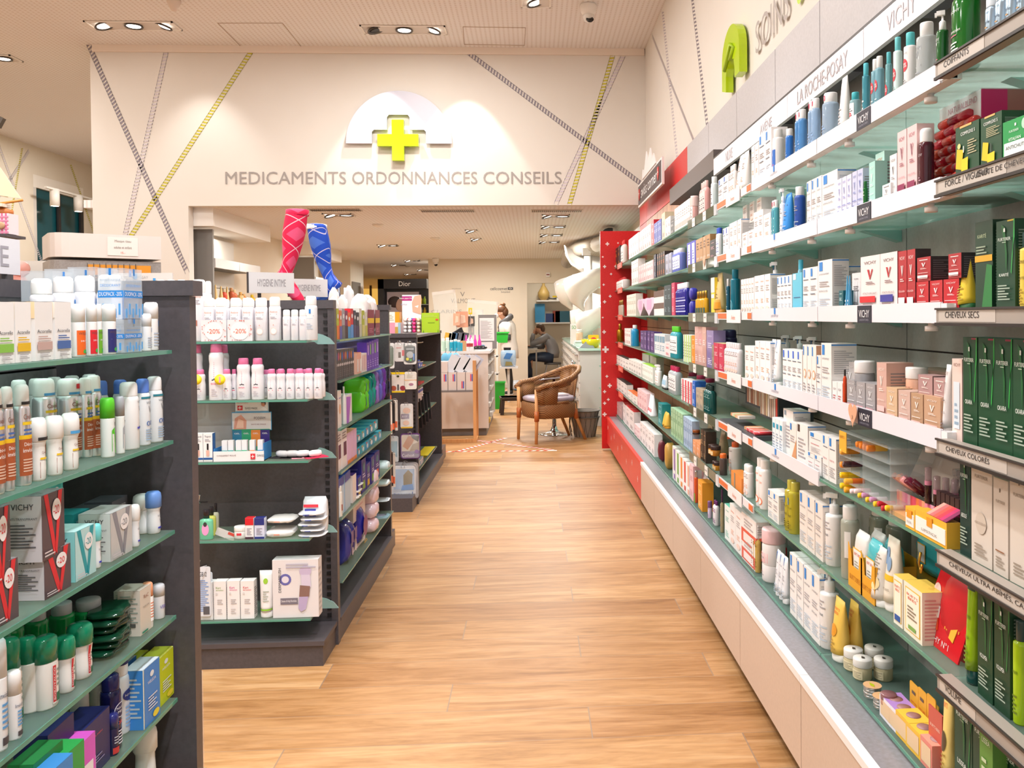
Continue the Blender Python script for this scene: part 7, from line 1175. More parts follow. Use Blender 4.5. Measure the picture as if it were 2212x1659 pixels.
hung(864, 740, 781, 22, 'd8d0d0', [('t', 'USB', .4, .72, .5, .07, 'c83a3a'), ('r', .35, .2, .6, .5, '4a3a34'), ('r', .7, .3, .95, .6, 'c8303a')], 'hanging grey and red travel adaptor pack'); hung(841, 741, 796, 22, 'e9e6e6', rim('3a4a2c')+[('e', .3, .5, .15, .1, 'f0f0f0'), ('e', .4, .25, .2, .1, 'e8e8e8')], 'hanging green adaptor pack half hidden by the panel')
hung(860, 804, 848, 29, 'd9cfc8', [('r', 0, 0, 1, .08, 'e8c41a'), ('r', 0, .9, 1, 1, 'e8c41a'), ('e', .5, .8, .1, .05, '3a3a1a'), ('r', .45, .12, .56, .4, '4a4a4c'), ('e', .18, .22, .2, .12, 'a8503a'), ('e', .85, .22, .2, .12, '8a2a3a')], 'yellow-edged hanging torch card', shell=False); hung(887, 803, 841, 26, 'ece2d6', [('r', 0, .5, 1, .55, 'e8a03a'), ('e', .55, .28, .2, .08, 'a05a7a'), ('l', .2, .65, .8, .9, 4, 'd0c4b0')], 'cream and orange hanging hand-care card')
hung(879, 872, 925, 27, 'e0d8d6', [('r', .05, .38, .7, .58, '6a4a7a'), ('t', 'BODY', .35, .48, .4, .08, 'e0d8ea'), ('e', .5, .72, .3, .12, 'd8a890'), ('e', .45, .22, .25, .1, 'e8c0ac'), ('r', .05, .0, .95, .06, 'e8c03a')], 'hanging clear blister with body-care picture')
hung(887, 936, 991, 42, '5a2a72', [('r', .06, .3, .94, .93, 'c8b8a8'), ('p', [(.1, .5), (.4, .9), (.75, .86), (.6, .6), (.35, .35)], 'b07a5a'), ('p', [(.5, .95), (.95, .9), (.9, .66), (.6, .8)], '3a2c28'), ('p', [(.45, .3), (.95, .36), (.95, .66), (.6, .56)], '9a8a7a'), ('t', 'Cushion', .38, .14, .6, .12, 'ece6f0'), ('e', .82, .28, .12, .08, '7a4a9a')], 'purple neck cushion pack with sleeping man picture')
hung(872, 1006, 1079, 52, 'e4e6ee', [('r', .1, .3, .95, .9, 'a8c4e8'), ('p', [(.5, .4), (.85, .38), (.88, .75), (.7, .88), (.5, .72)], '8a7a5a'), ('p', [(.4, .28), (.92, .28), (.88, .46), (.45, .42)], '6a9ad8'), ('t', 'towel', .48, .15, .8, .16, '5a6ab0'), ('t', 'compact', .32, .26, .45, .05, 'a8b0c8')], 'compact towel pack in front of two more, lowest on the hooks')
for j in (1, 2): hung(872+3*j, 1004-j*3, 1078, 52, 'dfe0e6', [], 'compact towel pack behind the front one, %s' % ('middle', 'rear')[j-1], Y=6.3+.03*j)
for i, (px, py, pb) in enumerate(((843, 868, 938), (849, 866, 935), (855, 864, 930), (845, 975, 1050), (850, 978, 1052), (842, 806, 874))): hung(px, py, pb, 9, '2a2628' if i % 2 else 'e6dcd2', [('r', .1, .1, .9, .3, 'e8704a')], 'narrow insole card at the panel edge, %s' % ('upper nearest', 'upper second', 'upper third', 'lower nearest', 'lower second', 'topmost')[i], Y=6.2+.03*(i % 3), shell=False)
hung(848, 942, 998, 26, 'c8d0d8', [('r', .1, .2, .9, .8, '5a90a8')], 'bulging blue neck pillow pack behind the panel edge')
for i in range(4): run(D1, 'plaster_box', 'box', ('3a5ac8', '4a60c0', 'e8a01a', 'd83a2a')[i], None, [('r', .2, .2, .8, .5, 'e0e4f0')], 905+4.4*i, 909+4.4*i, 1, 778+i*5, 'x', d=.05, cat='box')['label'] = '%s plaster box on the hook unit side' % ('royal blue', 'second blue', 'amber', 'vermilion')[i]
run(D2, 'plaster_box', 'box', 'c81a24', None, [], 905, 917, 3, 826, 'small red plaster box', d=.05); run(D3, 'plaster_box', 'box', 'e6e0e4', None, [('r', 0, .7, 1, .9, '3a4ab0')], 905, 915, 3, 838, 'small blue-banded plaster box', d=.05, z=.86-.13); run(D4, 'knee_support_box', 'box', 'e8cc10', 'efd820', [('r', .1, .5, .7, .7, 'e8e0b0')], 922, 941, 1, 977, 'yellow bandage box on the dark base', d=.1)
run(D4, 'bandage_box', 'box', 'e8e6ea', '9aa0a8', [('r', .2, .2, .5, .8, '3a8ad0')], 908, 916, 2, 990, 'white and blue bandage box', d=.06); run(D4, 'bandage_box', 'box', '3a3a3c', 'b8b4a8', [], 917, 926, 2, 996, 'black and grey bandage box', d=.08)
for i in range(5):
    o = MB().box(-.002, .002, -.055, .055, 0, .24, '4a464a:g').box(-.0035, .0035, -.02, .0, .08, .1, 'e8683a').obj('compression_pack', loc=(-.93, 6.65+.2*i, .76-.24), rz=.25); o.rotation_euler = (.0, -.12, .95); tag(o, 'dark compression stocking pack hanging tilted, %s nearest' % ORD[i+1], 'pack', 'dark packs hanging on the hook unit side')
for i in range(3): o = MB().box(-.002, .002, -.05, .05, 0, .2, ('3aa03a', 'd8843a', '2a2a28')[i]).obj('bandage_card', loc=(-.96, 6.5+.09*i, .62)); tag(o, '%s bandage card standing on the hook unit side' % ('green', 'orange', 'black')[i], 'pack')
for i, z in enumerate((1.2, 1.05, .8)): o = MB().tube([(-.165, 0, 0), (.14, 0, .012), (.145, .02, .014)], .004, 'd8dadc:c', 6).obj('wire_hook', loc=(-1.0, 6.62, z), label='bare chrome hook on the unit side, %s' % ('top', 'middle', 'low')[i], cat='hook')
for i in range(3): o = build('card', .08, .01, .15, 'b8a0a0:t.7', None, [], None, 300, 20)[0][1].obj('hang_pack', loc=(-.93, 6.5+.12*i, 1.02), rz=PI/2+.2); tag(o, 'foggy hanging pack high on the unit side, %s nearest' % ORD[i+1], 'pack')
# on top of the fourth unit
run(Shelf('F', 6.45, 1.287, 'low unit top'), 'medicine_box', 'box', 'f0d8dc', None, [('r', 0, .0, .55, 1, 'ec9ab0'), ('r', .55, 0, .8, .6, 'c8a04a'), ('r', .8, 0, 1, 1, '9ac0d0')], 838, 866, 1, 697, 'pink and pastel medicine box', d=.1); o = run(Shelf('F', 6.45, 1.287, 'low unit top'), 'medicine_box', 'box', 'e8a01a', None, [('r', 0, .0, .6, 1, 'f4f0e4'), ('l', .08, .2, .5, .8, 4, 'b0a890')], 838, 864, 1, 674, 'amber and white medicine box stacked on the pastel one', d=.1, yb=697)
xa_, xe_ = pt(869, 690, Y=6.6).x, pt(910, 690, Y=6.6).x; wd_ = xe_-xa_
t = root('chewing_gum_display', ((xa_+xe_)/2, 6.6, 1.288), 0, 'chewing gum display of round tubs with a smiling mouth poster', 'display'); zt_ = pt(890, 637, Y=6.6).z-1.288
MB().box(-wd_/2, wd_/2+.0, .0, .004, 0, zt_, 'f0eaec').box(-wd_/2, wd_/2-.07, -.001, 0, zt_-.045, zt_-.01, 'a8287a').text('Kauen gegen Karies', -.035, zt_-.027, .115, .014, 'f6eef4', y=-.002).text('Xylitol', -.06, zt_-.075, .05, .02, '6a8ab0', y=-.001).obj('poster', t)
q = MB().prism([(wd_/2-.065, zt_-.13), (wd_/2-.002, zt_-.15), (wd_/2-.002, zt_-.0), (wd_/2-.05, zt_-.01), (wd_/2-.07, zt_-.06)], .001, .003, 'e0a890', MX); q.prism([(wd_/2-.05, zt_-.09), (wd_/2-.02, zt_-.08), (wd_/2-.025, zt_-.1)], .003, .004, 'f8f4f4', MX); q.obj('face_picture', t); q = MB()
for i, c in enumerate(('5aa84a', 'd8483a', '4a8ad0', 'e8a03a', 'c8303a', '8ac84a')): q.prism([(-wd_/2+.02+i*.027+.011*math.cos(a), zt_-.19+.013*math.sin(a)) for a in [k*PI/4 for k in range(8)]], .001, .002, c, MX)
q.obj('fruit_icons', t)
for i in range(4):
    for j in range(4): o = MB().lathe([(0, 0), (.9, 0), (1, .1), (1, .9), (.9, 1), (0, 1)], ('e4e0de', 'e9e6e4', 'dd2a7a', 'c8b49a')[i]+':g', .014, .05, 12, T=Matrix.Rotation(PI/2, 4, 'X')).obj('gum_tub', loc=(-.045+.034*i+t.location.x, 6.595, 1.303+.0285*j)); tag(o, '%s chewing gum tub under the mouth poster, %s row up' % (('grey-white', 'white', 'magenta', 'beige')[i], ORD[j+1]), 'tub', 'chewing gum tubs under the poster')
run(Shelf('F', 6.55, 1.288, 'low unit top'), 'seedling_box', 'box', 'a8cc28', None, [('t', 'veroval', .55, .5, .4, .07, '7a9a1a'), ('l', .1, .8, .9, .92, 2, 'c0dc60'), ('p', [(.05, 0), (.1, .15), (.14, 0)], '5a8a1a'), ('p', [(.9, 0), (.94, .18), (.97, 0)], '5a8a1a'), ('r', .8, .62, .95, .7, 'e0503a')], 910, 949, 1, 676, 'bright lime green carton', d=.08)
# spice jars/perfume testers behind the blue stocking
for i in range(4): o = MB().lathe([(0, 0), (1, 0), (1, .6), (.6, .62), (.6, 1), (0, 1)], ('2a2a3a', '7a1a3a', '3a3a4a', 'c8ccd8')[i]+':g', .012, .1, 10).obj('sample_bottle', loc=(-1.2+.035*i, 5.02, 1.483)); tag(o, 'dark little bottle behind the blue stocking, %s from left' % ORD[i+1], 'bottle', 'dark little bottles on the gondola top')
# ================================================================ rear sales area
def TR_(x, y, z, rz=0): return Matrix.Translation((x, y, z))@Matrix.Rotation(rz, 4, 'Z')
def skin(nm, P, E_, m, parent, sub=2, **k):
    """P: [(x, y, z, r)] joints, E_: index pairs; grown as one continuous surface"""
    me = bpy.data.meshes.new(nm); me.from_pydata([p[:3] for p in P], E_, []); o = bpy.data.objects.new(nm, me); COL.objects.link(o); o.parent = parent
    bm = bmesh.new(); bm.from_mesh(me); ly = bm.verts.layers.skin.verify()
    for v, p in zip(bm.verts, P): v[ly].radius = (p[3], p[4] if len(p) > 4 else p[3]); v[ly].use_root = False
    bm.verts.ensure_lookup_table(); bm.verts[0][ly].use_root = True; bm.to_mesh(me); bm.free()
    s = o.modifiers.new('skin', 'SKIN'); s.use_smooth_shade = True; s.branch_smoothing = .3
    u = o.modifiers.new('sub', 'SUBSURF'); u.levels = sub; u.render_levels = sub
    me.materials.append(mat(m)); return tag(o, **k)
def ell(b, c, r, m, n=14, k=8, T=None):
    rings = [[(c[0]+r[0]*math.sin(PI*(i+.02)/(k+.04))*math.cos(2*PI*a/n), c[1]+r[1]*math.sin(PI*(i+.02)/(k+.04))*math.sin(2*PI*a/n), c[2]-r[2]*math.cos(PI*(i+.02)/(k+.04))) for a in range(n)] for i in range(k+1)]
    return b.loft(rings, m, True, True, T)
def hand_chain(P, E_, i, d, up, s=1.0):
    """palm and five unequal bent fingers from wrist joint i"""
    W_ = Vector(P[i][:3]); d = Vector(d).normalized(); up = Vector(up).normalized(); sd = d.cross(up).normalized()
    pm = W_+d*.055*s; P.append((*pm, .028*s, .02*s)); pi = len(P)-1; E_.append((i, pi))
    for j, (o, L) in enumerate(((-.032, .062), (-.011, .072), (.011, .068), (.031, .055))):
        a = pm+d*.035*s+sd*o*s; b_ = a+d*L*.5*s; c = b_+d*L*.42*s-up*.018*s
        P.extend([(*a, .0095*s), (*b_, .0088*s), (*c, .007*s)]); n = len(P); E_.extend([(pi, n-3), (n-3, n-2), (n-2, n-1)])
    a = W_+d*.03*s-sd*.034*s; b_ = a+(d-sd*.8).normalized()*.035*s; P.extend([(*a, .011*s), (*b_, .008*s)]); n = len(P); E_.extend([(i, n-2), (n-2, n-1)])
SK = 'd9a588'
# --- pharmacist
t = root('person', (-.44, 15.35, 0), 0, 'standing person in white coat, grey scarf and face mask looking down behind the counter', 'person')
P = [(0, 0, .88, .12, .14), (.0, 0, 1.06, .1, .12), (-.02, 0, 1.24, .1, .14), (-.05, 0, 1.35, .05), (-.09, 0, 1.41, .055), (-.13, 0, 1.47, .08), (-.14, 0, 1.53, .07)]
E_ = [(0, 1), (1, 2), (2, 3), (3, 4), (4, 5), (5, 6)]
for s in (-1, 1):
    n = len(P); P += [(-.01, s*.16, 1.27, .055), (.02, s*.2, 1.04, .04), (-.22, s*.13, .99, .026)]; E_ += [(2, n), (n, n+1), (n+1, n+2)]; hand_chain(P, E_, n+2, (-1, -s*.2, -.1), (0, 0, 1))
    n = len(P); P += [(0, s*.09, .8, .08), (.0, s*.085, .46, .052), (.03, s*.08, .09, .034), (-.12, s*.085, .035, .03)]; E_ += [(0, n), (n, n+1), (n+1, n+2), (n+2, n+3)]
skin('body', P, E_, SK, t)
cc = [[((.165+.02*k)*math.cos(a*PI/10)*fx+ox, (.17*fy)*math.sin(a*PI/10), z) for a in range(20)] for k, (z, ox, fx, fy) in enumerate(((.66, .03, .95, 1.0), (.85, .02, .85, 1.0), (1.0, .0, .72, .92), (1.15, -.01, .7, 1.0), (1.27, -.02, .62, 1.1), (1.33, -.03, .45, .8), (1.36, -.04, .35, .4)))]
MB().loft(cc, 'eeeae6').obj('coat', t)
for s in (-1, 1):
    MB().tube([(-.02, s*.14, 1.29), (0, s*.19, 1.2), (.01, s*.21, 1.09)], [.06, .065, .062], 'eeeae6', 12).obj('coat_sleeve', t); MB().tube([(.01, s*.205, 1.12), (.02, s*.205, 1.03), (-.1, s*.17, 1.0), (-.2, s*.135, .985)], [.045, .048, .04, .032], '45464c', 10).obj('sweater_sleeve', t)
    MB().tube([(0, s*.09, .86), (.0, s*.087, .62), (.0, s*.085, .46), (.025, s*.08, .25), (.03, s*.08, .08)], [.092, .08, .06, .055, .04], '17171a', 14).obj('legging', t)
    MB().loft([[(x+.0, s*.085+w*math.cos(a*PI/6), z+h*math.sin(a*PI/6)) for a in range(12)] for x, w, z, h in ((-.17, .02, .03, .02), (-.12, .042, .035, .03), (-.03, .042, .045, .04), (.04, .04, .055, .05), (.075, .03, .055, .04))], '141416').loft([[(x, s*.085+w*math.cos(a*PI/6), .012+.012*math.sin(a*PI/6)) for a in range(12)] for x, w in ((-.18, .03), (-.1, .045), (.08, .036))], 'e9e6e4').obj('shoe', t)
MB().tube([(-.0, .1, 1.33), (-.12, .06, 1.28), (-.15, 0, 1.22), (-.12, -.06, 1.3), (-.02, -.11, 1.36), (.05, -.04, 1.42), (.05, .05, 1.41)], [.04, .045, .04, .045, .05, .055, .05], '5f5d5e', 10, closed=True).tube([(-.12, -.03, 1.28), (-.16, -.02, 1.12), (-.15, -.02, .98)], [.04, .035, .02], '5f5d5e', 10).obj('scarf', t)
b = MB(); ell(b, (-.115, 0, 1.545), (.1, .085, .085), '6a4328'); ell(b, (-.06, 0, 1.5), (.07, .08, .09), '6a4328'); ell(b, (-.09, 0, 1.635), (.05, .045, .035), '7a5030'); b.obj('hair', t)
b = MB(); ell(b, (-.2, 0, 1.435), (.045, .05, .045), 'eef0f2'); b.tube([(-.18, -.06, 1.44), (-.1, -.084, 1.47)], .003, 'eef0f2', 5).obj('face_mask', t)
b = MB(); ell(b, (-.205, -.03, 1.492), (.01, .012, .008), '2a2020', 8, 5); ell(b, (-.205, .03, 1.492), (.01, .012, .008), '2a2020', 8, 5); b.obj('eyes', t); b = MB(); ell(b, (-.105, -.085, 1.47), (.018, .01, .026), SK, 10, 6); b.obj('ear', t)
# --- seated man
t = root('person', (.40, 17.85, 0), 0, 'seated person in grey sweater and jeans, head resting on hand, in the office doorway', 'person')
P = [(0, 0, .56, .13, .15), (.01, 0, .72, .11, .14), (-.07, 0, .92, .09, .13), (-.15, 0, 1.02, .055), (-.22, 0, 1.08, .06), (-.27, 0, 1.13, .085), (-.26, 0, 1.19, .08)]
E_ = [(0, 1), (1, 2), (2, 3), (3, 4), (4, 5), (5, 6)]
n = len(P); P += [(-.1, -.17, .96, .045), (-.42, -.17, .84, .045), (-.375, -.1, 1.06, .03)]; E_ += [(2, n), (n, n+1), (n+1, n+2)]; hand_chain(P, E_, n+2, (.3, .25, .8), (1, 0, 0))
n = len(P); P += [(-.1, .17, .95, .045), (-.2, .22, .74, .045), (-.44, .15, .79, .03)]; E_ += [(2, n), (n, n+1), (n+1, n+2)]; hand_chain(P, E_, n+2, (-1, 0, -.05), (0, 0, 1))
for s in (-1, 1):
    n = len(P); P += [(-.05, s*.1, .55, .09), (-.45, s*.13, .54, .065), (-.47, s*.13, .1, .04), (-.62, s*.13, .04, .035)]; E_ += [(0, n), (n, n+1), (n+1, n+2), (n+2, n+3)]
skin('body', P, E_, SK, t)
MB().loft([[(ox+rx*math.cos(a*PI/10), ry*math.sin(a*PI/10), z) for a in range(20)] for z, ox, rx, ry in ((.54, .0, .15, .18), (.66, .03, .14, .17), (.8, .0, .14, .18), (.93, -.06, .14, .21), (1.01, -.12, .1, .15), (1.05, -.15, .07, .08))], '8d8c8e').obj('sweater', t)
MB().tube([(-.07, -.13, .99), (-.28, -.18, .9), (-.43, -.17, .84), (-.41, -.14, .94), (-.38, -.105, 1.05)], [.085, .072, .062, .05, .04], '8d8c8e', 12).obj('sweater_sleeve', t); MB().tube([(-.1, .17, .96), (-.2, .22, .76), (-.3, .19, .77), (-.42, .16, .79)], [.082, .062, .05, .04], '8d8c8e', 12).obj('sweater_sleeve', t)
for s in (-1, 1):
    MB().tube([(.02, s*.09, .54), (-.2, s*.12, .56), (-.44, s*.13, .555), (-.49, s*.13, .46), (-.47, s*.13, .25), (-.465, s*.13, .1)], [.12, .105, .08, .075, .062, .058], '24354f', 14).obj('jeans_leg', t)
    MB().loft([[(x, s*.13+w*math.cos(a*PI/6), z+h*math.sin(a*PI/6)) for a in range(12)] for x, w, z, h in ((-.7, .02, .03, .02), (-.62, .045, .04, .035), (-.5, .045, .05, .045), (-.42, .035, .05, .045))], 'cfc8be').obj('shoe', t)
b = MB(); ell(b, (-.235, 0, 1.2), (.09, .085, .065), '5a4232'); ell(b, (-.19, 0, 1.15), (.06, .08, .08), '5a4232'); b.obj('hair', t); b = MB(); ell(b, (-.325, 0, 1.075), (.04, .05, .045), '8a6248'); b.obj('beard', t)
b = MB(); ell(b, (-.36, 0, 1.125), (.02, .014, .02), SK, 8, 5); b.obj('nose', t); b = MB(); ell(b, (-.25, -.085, 1.12), (.02, .01, .028), SK, 10, 6); b.obj('ear', t)
# --- counter
t = root('service_counter', (0, 0, 0), label='pale service counter with grey plinth behind the wooden mask stand', cat='counter')
MB().box(-1.6, -.53, 10.04, 10.08, .09, .975, 'e2d9d2').box(-1.6, -.56, 10.1, 11.8, 0, .09, '7a7472').box(-1.6, -.9, 10.08, 11.8, .09, .97, 'd9d0ca').box(-.53, -.9, 11.77, 11.8, .09, .97, 'd9d0ca').obj('body', t)
MB().box(-1.65, -.505, 10.02, 11.82, .976, 1.005, 'eeeae8:g').obj('worktop', t)
for z in (.1, .28, .46, .64, .82): MB().box(-.9, -.54, 10.1, 11.76, z, z+.015, 'c6beb8').obj('shelf', t)
for y in (10.6, 11.2): MB().box(-.9, -.545, y, y+.02, .1, .97, 'bdb5af').obj('divider', t)
for i, (y, z, c) in enumerate(((10.2, .66, 'e8e4e0'), (10.4, .3, 'f0ece8'), (10.75, .48, 'dcd8d4'), (10.3, .12, 'd8b040'), (11.0, .12, 'e6e2de'))): box_obj('paper_stack', (-.75, -.53, y, y+.2, z, z+.05), c, label='loose papers stuffed in the counter shelves, %s' % ('top shelf', 'second shelf', 'middle shelf', 'yellow ones at bottom', 'bottom shelf far end')[i], cat='papers')
b = MB(); p = pt(1055, 745, Y=10.5)
box_obj('notice_board', (-.115, .115, 0, .03, 0, .43), '7d7876', loc=(-.57, 10.75, 1.006), label='grey board with printed sheets on the counter', cat='board')
o = bpy.data.objects[[x.name for x in COL.objects if x.name.startswith('notice_board')][-1]]
MB().box(-.1, .085, -.003, -.001, .1, .39, 'e2dcda').obj('printed_sheet', o); q = MB(); art(q, [('l', .08, .1, .9, .9, 16, 'a8a4a4')], .18, .29, lambda x, z, l: (x-.01, -.004, z+.1), 200); q.obj('printed_lines', o); MB().box(-.1, .06, -.003, -.001, .0, .085, 'dcd6d4').box(-.1, -.04, -.005, -.003, .02, .05, '4a90c8').obj('small_notice', o)
for i, (px, c, h) in enumerate(((958, 'c9e6d4', .15), (967, 'd6ece0', .16), (976, '2aa6c4', .13), (984, '2aa6c4', .14), (991, '3aaecc', .13), (997, '2aa6c4', .12))): p = pt(px, 750, Y=10.15); tag(MB().lathe(PROF['wide'][0], c+':t.85', .026, h, 12).lathe(PROF['wide'][1], 'e8ecec', .026, h, 12).obj('gel_bottle', loc=(p.x, 10.14, 1.006)), '%s disinfectant gel bottle on the counter front, %s from left' % ('clear' if i < 2 else 'turquoise', ORD[i+1]), 'bottle', 'gel bottles on the counter')
box_obj('cardboard_box', (-.035, .035, 0, .06, 0, .12), 'c99a6c', loc=(pt(1001, 750, Y=10.15).x, 10.12, 1.006), label='small brown cardboard box on the counter', cat='box')
for i, px in enumerate((1012, 1019)): tag(MB().lathe(PROF['pump'][0], 'eceaea', .026, .17, 12).lathe(PROF['pump'][1], 'f0efee', .026, .17, 12).box(-.02, .02, -.0265, -.026, .05, .09, 'a8303a').obj('pump_bottle', loc=(pt(px, 750, Y=10.15).x, 10.13, 1.006)), 'white hand-gel pump with red label, %s one' % ('left', 'right')[i], 'bottle')
t = root('card_terminal', (pt(1038, 750, Y=10.4).x, 10.25, 1.006), 0, 'black card terminal lying on the counter corner', 'terminal'); MB().box(-.1, .1, -.05, .12, 0, .012, 'e6e4e2').obj('paper', t); b = MB(); ell(b, (.0, .03, .03), (.09, .07, .03), '232326:g'); b.obj('handset', t)
t = root('monitor', (-.86, 10.7, 1.006), .6, 'tilted black screen with stand among the counter goods', 'monitor'); MB().box(-.1, .1, 0, .02, .08, .26, '232227', Matrix.Rotation(-.5, 4, 'Y')).obj('screen', t); MB().lathe([(1, 0), (.3, .05), (.3, .6)], '2a2a2e', .08, .2, 12).obj('stand', t)
for i in range(4): b = MB(); b.lathe([(0, 0), (1, 0), (.9, .5), (.4, .7), (.3, 1)], ('f040b0', 'e838a8')[i % 2]+':g', .024, .16, 10); tag(b.obj('pink_bottle', loc=(-.82+.055*i, 10.5, 1.006+.02)), 'magenta spray bottle behind the gel bottles, %s from left' % ORD[i+1], 'bottle')
for i, (x, w, h, tilt) in enumerate(((-1.05, .3, .75, -.12), (-.7, .4, .62, .1), (-.74, .2, .5, .0))):
    t = root('hygiene_screen', (x, 10.95+.1*i, 1.006), 0, 'clear acrylic hygiene screen on the counter, %s' % ('left and tallest', 'middle', 'right and lowest')[i], 'screen'); T = Matrix.Rotation(tilt, 4, 'Y'); MB().box(-w/2, w/2, 0, .004, .02, h, CLR, T).obj('pane', t); MB().box(-w/2, w/2, -.002, .006, h-.04, h, 'f0e4da:t.45', T).box(w/2-.02, w/2, -.002, .006, h*.7, h, 'f0e4da:t.4', T).obj('header_strip', t); MB().box(-.06, .06, -.03, .05, 0, .012, 'd8d8d8', T).obj('foot', t)
for i, (px, py, w, h, c) in enumerate(((986, 690, 14, 26, 'e0a88a'), (998, 690, 26, 34, 'd89a7c'), (1016, 672, 8, 14, 'd8c020'), (1018, 694, 15, 22, '8a8684'), (1018, 714, 13, 20, 'b0a8a4'))):
    p = pt(px, py, Y=10.9+.05*i); ww_ = w*10.9/F/2; hh_ = h*10.9/F; t = MB().box(-ww_, ww_, 0, .01, 0, hh_, c).prism([(-ww_*.5, hh_*.2), (ww_*.6, hh_*.3), (ww_*.5, hh_*.75), (-ww_*.2, hh_*.8)], .0, .003, 'ecc8b0', MX).box(-.004, .004, .01, .016, 1.006-p.z+hh_/2, hh_*.5, '9a9694').obj('picture_card', loc=(p.x, p.y, p.z-hh_/2)); tag(t, 'picture card with hand photo on a stick over the counter, %s' % ('left pale', 'large middle', 'small yellow top', 'upper right', 'lower right')[i], 'card')
for i, (px, c) in enumerate(((963, 'c89a30'), (972, 'e8e4dc'), (978, '3a5a7a'), (990, '5a5a60'), (1000, '4a4a50'))): p = pt(px, 715, Y=10.6); tag(MB().box(-.04, .04, 0, .02, 0, .2, c, Matrix.Rotation(.2, 4, 'Y')).obj('leaflet_stack', loc=(p.x, 10.55, 1.02)), 'leaflet stack behind the gel bottles, %s' % ('golden', 'white', 'dark blue', 'grey', 'dark grey')[i], 'leaflets')
# --- wooden mask stand
x0, x1 = pt(952, 843, Y=9.55).x-.06, pt(1029, 843, Y=9.55).x
t = root('mask_stand', (0, 0, 0), label='beech wood stand with mask boxes before the service counter', cat='stand')
for x in (x0, x1-.035):
    for y in (9.5, 9.84): MB().box(x, x+.035, y, y+.035, 0, .92, BEECH).obj('leg', t)
    MB().box(x, x+.035, 9.535, 9.84, 0, .03, BEECH).box(x, x+.035, 9.535, 9.84, .885, .92, BEECH).obj('side_rail', t)
MB().box(x0+.035, x1-.035, 9.51, 9.53, .0, .04, BEECH).obj('front_rail', t); zs_ = pt(1000, 843, Y=9.52).z; MB().box(x0+.035, x1-.035, 9.5, 9.86, zs_-.02, zs_, '7a7472').obj('shelf', t)
for i in range(4):
    xa_ = x0+.05+i*.098
    o = MB().box(xa_, xa_+.092, 9.52, 9.72, 0, .2, 'dccfc9').box(xa_+.05, xa_+.062, 9.518, 9.52, .02 if i == 2 else .1, .1 if i == 2 else .18, 'd83a5a').box(xa_+.066, xa_+.078, 9.518, 9.52, .02 if i == 2 else .1, .1 if i == 2 else .18, '4a5ab8').obj('mask_box', loc=(0, 0, zs_+.001)); tag(o, 'pale mask box with %s on the wooden stand, %s from left' % ('blank front' if i < 2 else 'red and blue stripes', ORD[i+1]), 'box', 'mask boxes on the wooden stand')
for i in range(8): o = MB().box(-.055, .055, 0, .006, 0, .2, ('dfe3ea', 'c9d0e0', 'e6e2e4')[i % 3], Matrix.Rotation(.45+.02*i, 4, 'Y')).obj('mask_envelope', loc=(x0+.15+.034*i, 9.56+.02*(i % 3), zs_+.205)); tag(o, 'white mask envelope fanned above the mask boxes, %s from left' % ORD[i+1], 'envelope', 'fanned mask envelopes')
for i in range(3): b = MB(); ell(b, (0, 0, 0), (.05, .02, .07), '6ab8e0'); o = b.tube([(0, .0, .07), (.01, .05, .12)], .004, '6a6a6a', 5).obj('hanging_mask', loc=(x0+.09+.06*i, 9.8, .93)); tag(o, 'sky blue cloth mask on a counter hook, %s from left' % ORD[i+1], 'mask', 'hanging blue masks')
box_obj('mask_box', (x0+.05, x0+.14, 9.53, 9.7, 0, .12), 'e0d4ce', loc=(0, 0, zs_+.203), label='extra mask box standing on the leftmost box', cat='box')
# --- cart, stool, bags near the pharmacist
t = root('supply_cart', (-.66, 13.6, 0), 0, 'narrow trolley with green tubs beside the counter', 'cart')
for x in (-.1, .1): MB().box(x-.015, x+.015, -.3, -.27, .02, 1.02, 'cfcac4').obj('post', t)
for z in (.5, .78): MB().box(-.12, .12, -.3, .1, z, z+.02, 'b8b4b0').obj('tray', t)
MB().box(-.12, .12, -.3, .1, .02, .05, 'b8b4b0').obj('base_plate', t)
def tub(x, y, z, w, h, lab_): t = root('plastic_tub', (x, y, z), 0, lab_, 'tub'); MB().loft([[(s*w*a, s*w*.8*b_, zz) for a, b_ in ((-1, -1), (1, -1), (1, 1), (-1, 1))] for zz, s in ((0, .85), (h, 1), (h, .92), (.02, .8))], '1f9a2a', False).obj('body', t); MB().box(-w*1.08, w*1.08, -w*.9, w*.9, h-.02, h, '22a832').box(-w*.9, w*.9, -w*.7, w*.7, h-.001, h+.001, '146a1c').obj('rim', t)
p = pt(1081, 734, Y=13.5); tub(p.x, 13.5, 1.0, .13, .17, 'green plastic tub held level with the counter top'); tub(pt(1077, 860, Y=13.0).x, 13.0, .0, .1, .42, 'tall green bin on the floor beside the counter')
t = root('plastic_bag', (pt(1098, 770, Y=14).x, 14.0, .59), 0, 'clear blue-printed bag resting on a small tray by the pharmacist', 'bag'); build('pack', .26, .2, .27, 'a8c4dc:t.6', None, [('p', [(.2, .5), (.6, .45), (.8, .8), (.4, .85)], '3a70b0'), ('p', [(.3, .05), (.8, .08), (.7, .3), (.35, .32)], '8a8050')], None, 130, 30)[0][1].obj('bag_film', t); MB().box(-.14, .16, -.1, .1, -.03, 0, 'd8d6d8').box(-.02, .02, -.02, .02, -.59, -.03, 'c4c0bc').obj('tray', t)
tag((lambda b: (ell(b, (0, 0, .1), (.14, .1, .1), 'dfe6f0:t.7'), ell(b, (.02, 0, .03), (.1, .08, .03), '4aa0d8:t.8'), b.obj('plastic_bag', loc=(-.32, 16.2, .0)))[-1])(MB()), 'small white and blue plastic bag on the floor by the rear wall', 'bag')
t = root('step_stool', (pt(1108, 888, Y=12.3).x, 12.3, 0), .1, 'dark brown plastic step stool on the floor behind the cane chair', 'stool')
